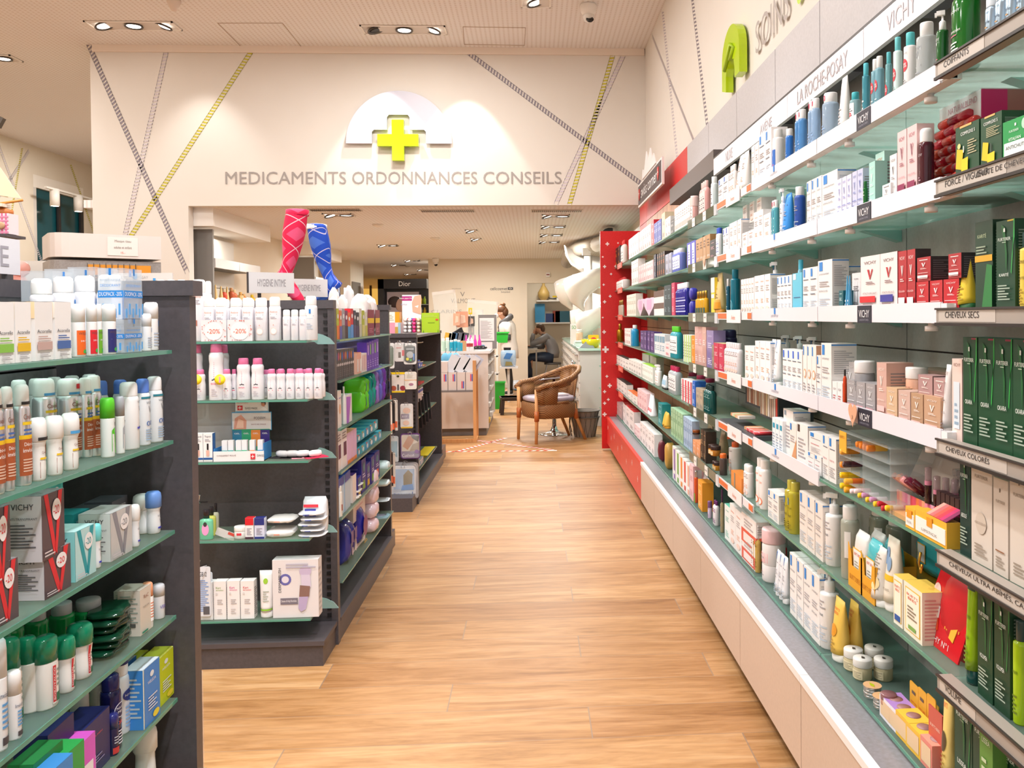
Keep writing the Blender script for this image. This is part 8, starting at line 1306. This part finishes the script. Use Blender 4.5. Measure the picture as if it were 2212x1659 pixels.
MB().box(-.17, .17, -.14, .14, .2, .25, '3a2c26').box(-.19, .19, -.16, .16, .225, .25, '42332c').obj('top', t)
for x in (-.15, .15):
    for y in (-.12, .12): MB().loft([[(x*s+a*.025, y*s+c*.025, z) for a, c in ((-1, -1), (1, -1), (1, 1), (-1, 1))] for z, s in ((0, 1.12), (.2, 1))], '3a2c26', False).obj('leg', t)
# --- cane armchair
t = root('cane_armchair', (.19, 9.63, 0), math.radians(25), 'rattan tub armchair with lilac-grey cushion on the wooden floor', 'chair')
def seatring(z, sx=1, sy=1): return [(x*sx, y*sy, z) for x, y in ((-.27, -.2), (-.2, -.27), (0, -.29), (.17, -.26), (.27, -.16), (.3, 0), (.27, .16), (.17, .26), (0, .29), (-.2, .27), (-.27, .2), (-.3, 0))]
MB().loft([seatring(.27, .93, .93), seatring(.34, 1, 1), seatring(.42), seatring(.44, .96, .96)], RATTAN, True, True).obj('seat', t)
arm = [(-.3, -.27, .6), (-.22, -.32, .645), (-.05, -.335, .67), (.12, -.31, .72), (.26, -.22, .785), (.33, -.1, .82), (.345, 0, .825), (.33, .1, .82), (.26, .22, .785), (.12, .31, .72), (-.05, .335, .67), (-.22, .32, .645), (-.3, .27, .6)]
MB().tube(arm, .027, RATTAN, 10).obj('arm_roll', t)
bot = [(-.27, -.24, .43), (-.2, -.27, .43), (-.05, -.285, .43), (.1, -.275, .43), (.2, -.2, .43), (.27, -.09, .43), (.29, 0, .43), (.27, .09, .43), (.2, .2, .43), (.1, .275, .43), (-.05, .285, .43), (-.2, .27, .43), (-.27, .24, .43)]
b = MB(); K = 4
for i in range(12):
    if i in (2, 9): rng = ((.72, 1),(0, .12))
    elif i in (3, 8): rng = ((.8, 1), (0, .06))
    else: rng = ((0, 1),)
    for lo, hi in rng:
        A_, B_, C_, D_ = [Vector(a).lerp(Vector(c), f_) for a, c, f_ in ((bot[i], arm[i], lo), (bot[i+1], arm[i+1], lo), (bot[i+1], arm[i+1], hi), (bot[i], arm[i], hi))]
        n_ = Vector((A_.x+B_.x, A_.y+B_.y, 0)).normalized()*.012; b.add([A_, B_, C_, D_, A_-n_, B_-n_, C_-n_, D_-n_], [(0, 1, 2, 3), (7, 6, 5, 4), (0, 4, 5, 1), (3, 2, 6, 7), (0, 3, 7, 4), (1, 5, 6, 2)], RATTAN, True)
b.obj('woven_back', t)
for x, y, dx, dy in ((-.28, -.24, -.01, .0), (-.28, .24, -.01, .0), (.22, -.2, .13, -.0), (.22, .2, .13, .0)): MB().tube([(x+dx, y+dy*.5, 0), (x, y, .3), (x-.005, y, .42 if x > 0 else .6)], [.017, .02, .018], BEECH, 10).tube([(x+dx*.1, y, .25), (x, y, .36)], .027, 'b5622a', 10).obj('leg', t)
b = MB(); b.loft([seatring(.445, .84, .84), seatring(.455, .93, .93), seatring(.49, .95, .95), seatring(.505, .84, .84), seatring(.5, .3, .3)], 'a9a0ad', True).obj('cushion', t)
tag(MB().box(-.1, .12, -.08, .1, 0, .012, 'cfc8d0').box(-.08, .14, -.06, .12, .012, .02, 'e0dade').obj('leaflets', loc=(.26, 9.6, .506), rz=.4), 'folded pale leaflets lying on the cane chair cushion', 'leaflets')
# --- swivel stool
t = root('swivel_stool', (.25, 10.1, 0), 0, 'chrome swivel bar stool with dark red seat shell behind the cane chair', 'stool')
MB().lathe([(1, 0), (1, .02), (.85, .1), (.35, .3), (.2, .6), (.16, 1)], 'd0d2d6:c', .2, .09, 28).obj('base', t); MB().lathe([(1, .08), (1, .6)], 'c6c8cc:c', .025, 1, 14).lathe([(.7, .35), (.7, .66)], 'c6c8cc:c', .025, 1, 12).obj('pole', t)
prof_ = [(-.25, .62), (-.24, .66), (-.1, .68), (.1, .695), (.18, .72), (.22, .8), (.235, .87)]
MB().loft([[(x, y, z) for y in (-.17, .17)]+[(x+.012, y, z-.02) for y in (.17, -.17)] for x, z in prof_], '5e1a22:g', False).obj('seat_shell', t)
for s in (-.175, .175): MB().tube([(x, s, z-.005) for x, z in prof_], .012, 'c8cacf:c', 8).obj('chrome_edge', t)
# --- wire baskets
for i, z in enumerate((0, .075)):
    t = root('wire_basket', (.6, 9.85, z), .2, 'grey lined wire basket, %s one of two stacked by the drawers' % ('lower', 'upper')[i], 'basket')
    R_ = [(.12, 0), (.135, .1), (.165, .225), (.17, .23)]
    b = MB(); b.lathe([(r, zz) for r, zz in R_], '9a9087', 1, 1, 20, cap=False).lathe([(0, .003), (.12, .003)], '8d837a', 1, 1, 20, cap=False).obj('cloth_lining', t); b = MB()
    for k in range(16):
        a = 2*PI*k/16; 
        for s in (-1, 1): b.tube([((r+.004)*math.cos(a+s*j*.13), (r+.004)*math.sin(a+s*j*.13), zz) for j, (r, zz) in enumerate(R_[:3])], .0018, '5a534d', 4)
    b.tube([(.175*math.cos(a*PI/12), .175*math.sin(a*PI/12), .23) for a in range(24)], .006, '6a625a', 6, closed=True).obj('wire_frame', t)
    MB().tube([(-.175, 0, .23), (-.19, -.02, .1), (-.17, -.05, -.02+.03*(1-i)+.01)], .006, '6a625a', 6).obj('handle', t)
# --- drawer cabinet
t = root('drawer_cabinet', (0, 0, 0), label='long pale grey pharmacy drawer cabinet with many handles', cat='cabinet')
MB().box(.6, 1.15, 10.75, 16.6, .0, .965, 'd0cac3').obj('body', t); MB().box(.58, 1.17, 10.72, 16.6, .966, .995, 'bfe0d0:g').obj('worktop', t)
for j in range(10):
    for i, z in enumerate((.84, .7, .56, .4, .22)):
        y0 = 10.8+j*.57; h = (.11, .12, .12, .14, .16)[i]; o = MB().box(.585, .6, y0, y0+.55, z-.0, z+h, 'd9d3cc').obj('drawer', t); MB().box(.545, .584, y0+.08, y0+.47, z+h*.55, z+h*.55+.012, 'b9b5b0:m').obj('handle', o)
for nm, b_, c, lab_, cat in (('yellow_bowl', None, 'd8c81a', 'shiny yellow bowl on the drawer cabinet', 'bowl'),):
    o = MB().lathe([(.45, 0), (.6, .02), (.9, .5), (1, 1), (.94, 1), (.8, .4), (.3, .1)], c+':g', .13, .11, 22, cap=False).obj(nm, loc=(.76, 10.95, .996)); tag(o, lab_, cat)
o = box_obj('tea_box', (-.07, .07, 0, .05, 0, .16), 'e0b81a', loc=(.81, 11.2, .996), label='yellow box with red fruit emblem behind the yellow bowl', cat='box'); b = MB(); ell(b, (0, -.002, .09), (.045, .003, .04), 'c8283a'); b.obj('emblem', o)
tag(MB().box(-.13, .13, -.1, .1, 0, .06, 'cfe0e0').box(-.12, .12, -.12, .08, .06, .075, 'e8eeee').obj('leaflet_pile', loc=(.7, 11.6, .996)), 'pile of pale leaflets beside the yellow bowl', 'leaflets'); tag(MB().box(-.06, .06, 0, .1, 0, .3, 'eeeae8').text('SO', -.01, .25, .06, .05, '3aa84a', y=-.002).obj('tall_carton', loc=(.62, 12.4, .996)), 'tall white carton printed SO on the drawer cabinet', 'box'); tag(MB().lathe(PROF['wide'][0], 'ddb898', .05, .22, 12).lathe(PROF['wide'][1], 'e6e2de', .05, .22, 12).obj('lotion_bottle', loc=(.68, 12.2, .996)), 'beige lotion bottle with white lid beside tall white carton', 'bottle'); tag(MB().prism([(0, 0), (.2, 0), (.12, .12)], 0, .1, '8d8d92', MX).obj('card_holder', loc=(.6, 10.95, .996)), 'grey wedge card holder left of the yellow bowl', 'holder')
# --- spiral slides of the dispensing robot
def spiral(cx, cy, z0, z1, R, turns, a0, label):
    t = root('spiral_slide', (cx, cy, 0), 0, label, 'slide')
    MB().lathe([(1, .997), (1, z1-.08)], 'e9e5df:g', .06, 1, 18).obj('column', t); N_ = int(turns*28); rings = []
    for i in range(N_+1):
        f_ = i/N_; a = a0+2*PI*turns*f_; z = z0+(z1-z0)*f_; c, s = math.cos(a), math.sin(a)
        pr = [(.07, -.24), (.15, -.23), (R*.72, -.17), (R*.93, -.04), (R, .1), (R+.012, .1), (R*.96, -.06), (R*.75, -.19), (.16, -.25), (.07, -.26)]
        rings.append([(r*c, r*s, z+dz) for r, dz in pr])
    MB().loft(rings, 'ece8e2:g', True, True).obj('chute', t); return t
spiral(.84, 12.6, 1.34, 2.38, .36, 1.8, -2.2, 'large white spiral medicine slide, nearer one'); spiral(.74, 14.3, 1.4, 2.2, .36, 1.4, -1.9, 'large white spiral medicine slide, farther one')
t = root('air_duct', (0, 0, 0), label='beige ceiling duct feeding the spiral slides', cat='duct'); MB().tube([(.62, 14.8, 2.36), (.62, 13.6, 2.42), (.72, 12.9, 2.44), (.95, 12.2, 2.44)], .11, 'a89c8c', 16).obj('pipe', t); MB().tube([(1.02, 10.9, 2.41), (1.0, 10.75, 2.41)], [.14, .14], 'd8d0c6', 18).obj('mouth_ring', t); MB().lathe([(0, 0), (.88, 0)], '26282a', .14, 1, 18, T=Matrix.Translation((.999, 10.745, 2.41))@Matrix.Rotation(PI/2, 4, 'X')).obj('opening', t); MB().box(.74, .86, 12.3, 12.4, 2.3, 2.4, 'f0eeea').obj('sensor_box', t); MB().tube([(1.02, 10.9, 2.44), (1.05, 11.6, 2.44), (.95, 12.2, 2.44)], .11, 'a89c8c', 14).obj('pipe', t)
# --- medicine shelves past the red panel
t = root('shelving_bay', (0, 0, 0), label='narrow glass medicine shelves just past the red end panel', cat='shelving unit'); MB().box(1.2, 1.22, 8.95, 10.7, 0, 2.4, 'd8dcd8').obj('back_panel', t); MB().box(.86, 1.2, 9.0, 10.7, 0, .12, '9a9692').obj('base', t)
zz_ = (2.02, 1.77, 1.52, 1.27, 1.05, .78, .5, .25)
for z in zz_: MB().box(.84, 1.2, 8.98, 10.7, z-.01, z, GLASS).obj('glass_shelf', t)
for j, z in enumerate(zz_):
    for i in range(7): c = random.choice(('2aa6a0', 'eeeae8', '3a5aa8', '2a9a5a', 'f0e4e0', '3a8ac8', 'd8404a', '4a3a8a', 'e8e8ec', '9ac83a')); hh_ = random.uniform(.1, .19); o = MB().box(-.05, .05, -.035, .035, 0, hh_, c).box(-.0505, -.05, -.03, .03, hh_*.2, hh_*.6, 'f0f0f0').obj('medicine_box', loc=(.93, 9.1+.2*i, z+.001)); tag(o, '%s medicine box past the red panel, %s shelf, %s nearest' % ({'2aa6a0': 'teal', 'eeeae8': 'white', '3a5aa8': 'blue', '2a9a5a': 'green', 'f0e4e0': 'ivory', '3a8ac8': 'sky blue', 'd8404a': 'red', '4a3a8a': 'violet', 'e8e8ec': 'pale', '9ac83a': 'lime'}[c], ORD[j+1], ORD[i+1]), 'box', 'medicine boxes past the red panel')
# --- hazard tape cross on the floor
def tape(a, e, label):
    A_, B_ = pt(*a, Z=.001), pt(*e, Z=.001); d = B_-A_; L_ = d.length; d.normalize(); n_ = Vector((-d.y, d.x, 0))*.025; b = MB(); k = int(L_/.08)
    b.add([A_-n_, B_-n_, B_+n_, A_+n_], [(0, 1, 2, 3)], 'ece4e0')
    for i in range(k): s = A_+d*(i*.08); b.add([s-n_+Vector((0, 0, .0006)), s-n_+d*.04+Vector((0, 0, .0006)), s+n_+d*.065+Vector((0, 0, .0006)), s+n_+d*.025+Vector((0, 0, .0006))], [(0, 1, 2, 3)], 'd8503e')
    b.obj('hazard_tape', label=label, cat='tape')
tape((940, 976), (1203, 973), 'red and white floor tape strip running straight across the aisle'); tape((985, 976), (1093, 946), 'red and white floor tape strip slanting up to the right'); tape((1005, 948), (1195, 972), 'red and white floor tape strip slanting down to the right')
# --- writing on the rear wall, office furniture
for s, x, z, w, h, c, dn in (('cellcosmet', -.66, 1.975, .34, .06, '4a4442', 'small dark cellcosmet lettering on the rear wall'), ('VALMONT', -1.37, 1.74, .48, .09, '9a948c', 'grey VALMONT lettering on the rear wall'), ('CLARINS', -1.7, 1.53, .6, .07, 'b0a89c', 'faint CLARINS lettering on the rear wall'), ('SWITZERLAND', -1.5, 1.98, .18, .02, 'a09a90', 'tiny SWITZERLAND lettering on the rear wall'), ('Switzerland', -.53, 1.91, .18, .035, '7a7470', 'small Switzerland lettering under the cellcosmet name'), ('V', -1.38, 1.87, .09, .09, '8a847c', 'single grey V letter above VALMONT')):
    MB().text(s, x, z, w, h, c, y=16.895).obj('wall_lettering', label=dn, cat='sign')
MB().box(-.48, -.44, 16.888, 16.895, 1.95, 2.0, '3a3636').box(-.43, -.38, 16.888, 16.895, 1.95, 2.0, '3a3636').text('++', -.43, 1.975, .07, .025, 'f0ece8', y=16.885).obj('cross_emblem', label='black double-cross emblem beside the cellcosmet name', cat='sign'); MB().box(.28, .36, 16.87, 16.895, 2.2, 2.29, 'ece8e4').box(.29, .35, 16.865, 16.87, 2.235, 2.255, '8a2a2a').obj('alarm_plate', label='small white alarm plate with red bar above the office door', cat='alarm')
for i, (z, x0_, x1_) in enumerate(((1.78, .1, 1.0), (1.28, .08, .9))): box_obj('wall_shelf', (x0_, x1_, 18.95, 19.19, z-.03, z), 'e9e4de', label='white office wall shelf, %s one' % ('upper', 'lower')[i], cat='shelf')
tag(MB().lathe([(.5, 0), (1, .25), (1, .45), (.5, .75), (.2, .9), (.3, 1)], 'c9a862', .13, .38, 18).obj('ochre_vase', loc=(.26, 19.07, 1.781)), 'ochre teardrop vase on the upper office shelf', 'vase')
tag(MB().tube([(.12*math.cos(a*PI/8), .05*math.sin(a*PI/8), .04+.01*math.sin(a)) for a in range(16)], .012, '2a2a2c', 6, closed=True).box(-.04, .06, -.03, .03, .06, .1, 'd8b820').obj('cable_coil', loc=(.5, 19.07, 1.781)), 'black cable coil with yellow tool on the office shelf', 'cable'); tag(MB().box(-.25, .25, -.08, .08, 0, .05, 'eceae8').box(-.2, .2, -.07, .07, .05, .09, 'f2f0ee').obj('folded_paper', loc=(.8, 19.07, 1.781)), 'white folded papers on the upper office shelf', 'papers')
for i, (x, w, h, c) in enumerate(((.2, .14, .42, '3a8ab8'), (.42, .12, .2, '2a3a6a'), (.56, .1, .26, '8a3a2a'), (.72, .2, .25, '2a5a6a'))): box_obj('book', (-w, w*.6, 0, .05, 0, h), c, loc=(x, 19.05, 1.281), label='%s standing on the lower office shelf' % ('tall blue picture book', 'navy book', 'brown-red book', 'teal book')[i], cat='book')
t = root('desk', (0, 0, 0), label='narrow white office desk in front of the seated person', cat='desk'); MB().box(-.19, .1, 17.5, 18.2, .72, .75, 'e0dcd6').obj('desk_top', t); [MB().box(x, x+.03, y, y+.03, 0, .72, 'bdb8b2').obj('leg', t) for x in (-.18, .06) for y in (17.52, 18.15)]
box_obj('keyboard', (-.17, .02, 17.7, 18.05, 0, .02), '4a4a4e', loc=(0, 0, .751), label='dark keyboard on the office desk', cat='keyboard'); t = root('office_stool', (.42, 17.85, 0), 0, 'grey stool under the seated person', 'stool'); MB().lathe([(1, .4), (1, .44)], '5a5654', .18, 1, 18).obj('seat', t); [MB().tube([(x, y, 0), (x*.6, y*.6, .4)], .012, 'b8b4b0', 6).obj('leg', t) for x in (-.2, .2) for y in (-.2, .2)]
box_obj('hanging_coat', (-.19, -.12, 17.3, 17.5, .9, 1.7), '2a2628', label='dark patterned coat hanging at the office doorway edge', cat='coat'); tag(MB().lathe([(.5, 0), (.4, .5), (.6, 1)], '8a8884:m', .03, .45, 10).obj('microscope_arm', loc=(.85, 18.6, .96)), 'grey upright instrument behind the seated person', 'instrument'); box_obj('side_table', (.7, 1.1, 18.4, 18.8, 0, .95), 'd8d2ca', label='pale side cabinet behind the seated person', cat='cabinet')
# --- black cosmetics stand and far room
t = root('cosmetics_stand', (0, 0, 0), label='black Dior cosmetics stand at the far end', cat='display'); xa_, xe_ = pt(822, 650, Y=18).x, pt(926, 650, Y=18).x; zt_ = pt(870, 604, Y=18).z
MB().box(xa_, xe_, 18, 18.1, 0, zt_, '161416').box(xa_, xa_+.12, 17.7, 18, 0, zt_, '161416').box(xa_, xe_, 17.7, 18, zt_-.2, zt_, '161416').box(xa_+.12, xe_, 17.7, 18, 0, .9, '1a181a').obj('housing', t); MB().text('Dior', (xa_+xe_)/2+.05, zt_-.1, .24, .1, 'e6e2de', y=17.695).obj('brand_lettering', t)
q = MB().box(xa_+.14, xe_-.2, 17.97, 17.99, 1.22, zt_-.26, 'c6b8c0').text('Dior', xe_-.5, zt_-.38, .16, .08, '4a4a5a', y=17.965).text('FOREVER', xe_-.48, zt_-.48, .24, .04, '7a8090', y=17.965).obj('poster_screen', t); b = MB(); ell(b, (xa_+.42, 17.96, 1.68), (.1, .01, .14), 'd8b09c'); ell(b, (xa_+.3, 17.965, 1.75), (.14, .01, .12), '3a2824'); ell(b, (xa_+.3, 17.96, 1.42), (.16, .01, .12), 'd8b09c'); b.obj('portrait', t)
for z in (.95, 1.2, 1.45, 1.68): box_obj('glass_shelf', (xe_-.5, xe_, 17.72, 17.96, z, z+.015), 'cfe0dc:t.6', t)
for j, z in enumerate((1.215, 1.465, 1.695)):
    for i in range(6): c = ('c8a020', '8aa820', '2a2a2c', 'e0d0c0', '9a3040', 'c8c8d0')[(i+j) % 6]; tag(MB().lathe([(0, 0), (1, 0), (1, .7), (.5, .75), (.5, 1), (0, 1)], c+':g', .03, .16, 10).obj('perfume_bottle', loc=(xe_-.44+.075*i, 17.84, z)), '%s perfume bottle on the black stand, %s shelf up, %s from left' % ({'c8a020': 'gold', '8aa820': 'green', '2a2a2c': 'black', 'e0d0c0': 'cream', '9a3040': 'ruby', 'c8c8d0': 'silver'}[c], ORD[j+1], ORD[i+1]), 'bottle', 'perfume bottles on the black stand')
t = root('shop_window', (0, 0, 0), label='amber-lit window at the far left of the deep room', cat='window'); MB().box(-5.4, -4.3, 25.6, 25.62, .6, 2.3, 'd8a850:E1.2').obj('lit_pane', t); [MB().box(x, x+.06, 25.55, 25.6, .5, 2.4, '5a4a38').obj('window_bar', t) for x in (-5.45, -4.85, -4.3)]
tag(MB().box(-3.598, -3.58, 17.1, 17.9, 1.0, 2.15, '8d8a84:g').obj('wall_mirror', ), 'grey mirror panel on the pillar beyond the blue stocking', 'mirror')
# --- cream display bays on the partition wall
def side_bay(y0, y1, label, s1):
    t = root('wall_display', (0, 0, 0), label=label, cat='shelving unit'); MB().box(-3.69, -3.36, y0-.04, y0, 0, 2.36, '7d7974').obj('side_panel', t); b = MB(); n_ = 2
    for i in range(n_):
        for za, ze in ((1.78, 2.34), (1.2, 1.77), (.4, 1.19)): b.box(-3.69, -3.67, y0+(y1-y0)*i/n_+.005, y0+(y1-y0)*(i+1)/n_-.005, za, ze, 'd9d0c4')
    b.obj('back_panel', t)
    for i in range(2): MB().box(-3.38, -3.35, y0+(y1-y0)*i/2+.01, y0+(y1-y0)*(i+1)/2-.01, 1.96, 2.06, 'cfcbc8').box(-3.66, -3.38, y0+(y1-y0)*i/2, y0+(y1-y0)*(i+1)/2, 1.97, 2.05, '5a5652').obj('header_sign', t)
    for z in s1: MB().box(-3.66, -3.36, y0, y1, z-.01, z, GLASS).box(-3.36, -3.355, y0, y1, z-.01, z, EDGE).obj('glass_shelf', t)
side_bay(9.15, 10.65, 'cream wall display with amber bottles behind the pink stocking', (1.53, 1.22)); side_bay(13.3, 14.7, 'cream wall display seen between the two stockings', (1.5, 1.2))
MB().box(-3.7, -3.3, 8.98, 10.9, 2.38, 2.57, 'f2ede6').obj('trim_4', kind='structure'); MB().box(-3.7, -3.3, 12.9, 14.9, 2.38, 2.57, 'f2ede6').obj('trim_5', kind='structure')
for y in (9.9, 13.9): lamp('AREA', (-3.42, y, 2.34), (-3.5, y, 1), 9, .5, (1, .96, .9))
Sd = 1.53
for i, (px, kd, c, c2, h, dn) in enumerate(((455, 'bottle', 'a8482a', '3a8a6a', .17, 'rust bottle with green cap'), (466, 'cone', 'd8b070', None, .26, 'tall golden cone candle, first'), (478, 'cone', 'd8b070', None, .25, 'tall golden cone candle, second'), (484, 'bottle', 'c8462a', 'd8c0a0', .22, 'red-brown bottle'), (491, 'cone', 'd8b070', None, .25, 'tall golden cone candle, third'), (500, 'bottle', 'b8542a', 'c89060', .24, 'copper bottle, taller'), (506, 'bottle', 'c86a3a', 'e0c090', .22, 'copper bottle, shorter'), (514, 'box', 'e0b070', 'e8c890', .16, 'sand-coloured gift box'), (520, 'bottle', 'e0b888', 'd8a860', .2, 'beige bottle'), (527, 'bottle', 'd8803a', 'e0b070', .18, 'orange bottle'), (535, 'box', 'f0e8e0', None, .13, 'small white box with orange'), (545, 'bottle', 'e8b83a', 'f0c830', .18, 'yellow bottle at shelf end'))):
    y = 0; lo, hi = 8.5, 14
    for _ in range(30):
        m_ = (lo+hi)/2
        if pj(-3.45, m_, Sd)[0] < px: lo = m_
        else: hi = m_
    parts = build(kd, .075, .06, h, c, c2, [], None, 150, 10); o = parts[0][1].obj('sun_care_'+('box' if kd == 'box' else 'candle' if kd == 'cone' else 'bottle'), loc=(-3.45, lo, Sd+.001)); [b_.obj(q_, o) for q_, b_ in parts[1:]]; tag(o, dn+' on the cream wall display', 'box' if kd == 'box' else 'candle' if kd == 'cone' else 'bottle')
for i in range(7): tag(MB().lathe([(0, 0), (1, 0), (1, .6), (.5, .7), (.5, 1), (0, 1)], ('c88040', 'd8a050', 'b8642a')[i % 3], .03, .12, 10).obj('sun_care_bottle', loc=(-3.45, 9.75+.1*i, 1.221)), 'small amber bottle on the lower glass of the cream display, %s nearest' % ORD[i+1], 'bottle', 'small amber bottles on the cream display')
t = root('poster_card', (-2.05, 8.4, 1.2), 0, 'white Avène poster card behind the pink stocking foot', 'poster'); MB().box(-.12, .12, 0, .01, 0, .35, 'f2e8e4').text('Avène', 0, .26, .2, .05, 'e8906c', y=-.001).obj('card', t); MB().box(-.02, .02, .01, .03, -1.2, .3, 'cfc8c2').obj('stand', t)
# --- far left: chilled display, model ship, shelf units
t = root('display_cabinet', (0, 0, 0), label='rounded steel display cabinet with a pale header reading Masque tissu', cat='cabinet')
def rr(x0, x1, y0, y1, r): return [(x0+r-r*math.cos(a*PI/8), y0+r-r*math.sin(a*PI/8)) for a in range(5)]+[(x1, y0), (x1, y1), (x0, y1)]
Yc = 6.3; xa_, xe_ = pt(107, 525, Y=Yc).x, pt(249, 540, Y=Yc).x; z1_, z0_ = pt(200, 500, Y=Yc).z, pt(200, 553, Y=Yc).z
TZ = TR_(xa_, Yc, 0, .6); wl = (xe_-xa_)*1.6
MB().prism(rr(0, wl, 0, .5, .12), z0_, z1_, 'd6cfcb', TZ).obj('header', t); MB().box(wl*.5, wl*.78, -.004, -.001, z0_+.02, z1_-.02, 'e2dcd8', TZ).text('Masque tissu', wl*.64, z1_-.05, .11, .022, '7a7470', TZ, y=-.006).text('adulte et enfant', wl*.64, z1_-.095, .12, .018, '7a7470', TZ, y=-.006).text('15.-', wl*.64, z1_-.135, .03, .016, 'e0705a', TZ, y=-.006).obj('price_card', t)
MB().prism(rr(0, wl, 0.02, .5, .1), 0, z0_-.02, brushed_mat('brushed_steel', '8a8684', '9a9694', .3), TZ).obj('body', t); MB().box(wl*.32, wl*.9, .01, .015, 1.3, z0_-.05, 'd8902a', TZ).obj('lit_interior', t); q = MB()
for i in range(9): q.box(wl*.32+i*.04, wl*.32+i*.04+.003, .0, .01, 1.3, z0_-.04, '4a4644', TZ)
for i in range(8): q.box(wl*.32, wl*.9, .0, .01, 1.33+i*.04, 1.333+i*.04, '4a4644', TZ)
q.obj('grille', t)
for i in range(6): o = MB().box(-.018, .018, 0, .03, 0, .008, 'b8b4b4:T.5').tube([(-.02, .01, .01), (0, .0, .013), (.022, .01, .01)], .0012, 'c9ccd0:c', 5).obj('wire_hook_pack', loc=(-1.07+.024*i, 1.95, 1.4905), rz=.2*(i % 3)); tag(o, 'clear hooked pack lying on the gondola top, %s from left' % ORD[i+1], 'pack', 'clear hooked packs on the gondola top')
t = root('model_ship', (-3.55, 5.6, 2.1), 0, 'model sailing ship with cream sails at the left edge', 'model ship')
MB().loft([[(x, .06*w*math.cos(a*PI/6), -.0+h*math.sin(a*PI/6)) for a in range(12)] for x, w, h in ((-.4, .5, .04), (-.1, 1, .06), (.14, .6, .045), (.24, .1, .015))], 'b5672a').box(-.3, .2, -.05, .05, .035, .055, 'e6ddd0').obj('hull', t); MB().tube([(.1, 0, .05), (.3, 0, .08)], .008, 'c8863a', 6).tube([(0, 0, .04), (0, 0, .6)], .008, 'a87a4a', 6).obj('mast', t)
for a, c, e in (((.29, 0, .09), (.0, 0, .55), (.1, .0, .12)), ((.2, .02, .1), (-.02, .02, .48), (.0, .02, .14)), ((.1, .04, .1), (-.1, .04, .42), (-.12, .04, .12))): MB().add([a, c, e, tuple(Vector(a)+Vector((0, .004, 0))), tuple(Vector(c)+Vector((0, .004, 0))), tuple(Vector(e)+Vector((0, .004, 0)))], [(0, 1, 2), (5, 4, 3), (0, 3, 4, 1), (1, 4, 5, 2), (2, 5, 3, 0)], 'e6d9bc').obj('sail', t)
p = pt(8, 505, Y=3.2); t = root('gingham_box', tuple(p), 0, 'pink and white checked gift box at the left edge', 'box'); b = MB().box(-.05, .018, 0, .06, 0, .075, 'f4e6ec')
for i in range(5): b.box(-.05+.014*i, -.044+.014*i, -.001, 0, 0, .075, 'e8709a').box(-.05, .018, -.0015, -.001, .014*i+.003, .014*i+.009, 'ee94b4')
ell(b, (-.01, -.004, .03), (.018, .004, .014), 'c8a07a'); b.obj('checked_carton', t); MB().box(-.6, .02, -.02, .1, -.012, -.002, '4a4648').box(-.06, -.04, 0, .02, -p.z, -.012, '4a4648').obj('stand', t)
t = root('wall_display', (0, 0, 0), label='white and charcoal shelf display in the far left room', cat='shelving unit'); MB().box(-5.3, -5.22, 8.4, 8.9, 0, 2.0, '4c4749').box(-5.22, -3.9, 8.86, 8.9, 0, 2.02, 'd9d4cc').box(-5.22, -4.5, 8.5, 8.86, 1.72, 1.78, '5a5452').box(-6.6, -5.3, 8.6, 8.64, 0, 1.98, 'dcd6ce').box(-6.1, -6.04, 8.2, 8.6, 0, 2.0, '5f5a5a').obj('frame', t); [MB().box(-6.04, -5.3, 8.3, 8.6, z, z+.01, GLASS).obj('glass_shelf', t) for z in (1.4, 1.65)]
t = root('plush_toy', (pt(16, 602, Y=8.3).x, 8.42, 1.662), 0, 'pink plush toy on a glass shelf at the left edge', 'toy'); b = MB(); ell(b, (0, 0, .11), (.11, .08, .11), 'e8a8a0'); b.obj('body', t); b = MB(); ell(b, (.06, -.02, .25), (.09, .07, .08), 'e6aaa2'); b.obj('head', t); b = MB(); ell(b, (.0, -.07, .24), (.06, .02, .05), 'e8b040'); b.obj('muzzle', t); b = MB(); ell(b, (.14, -.05, .06), (.06, .05, .06), 'e8a8a0'); b.obj('paw', t)
# hanger details at lower left floor: clear shelf end of the next unit
t = root('acrylic_holder', (-.93, 2.3, 0), 0, 'clear acrylic leaflet holder on the floor beside the nearest unit', 'holder'); MB().box(-.06, .0, 0, .1, .0, .42, 'f0e4e0:T.2').box(-.06, -.03, -.004, 0, .05, .38, 'f0d8d4:t.3').obj('sleeve', t)
t = root('low_glass_shelf', (-.9, 1.9, 0), label='greenish glass base shelf corner behind the nearest unit', cat='shelf'); MB().prism([(.1, .2), (.27, .2), (.245, -.1), (.1, -.1)], .0, .01, 'b9d6cc:t.5').obj('glass', t)
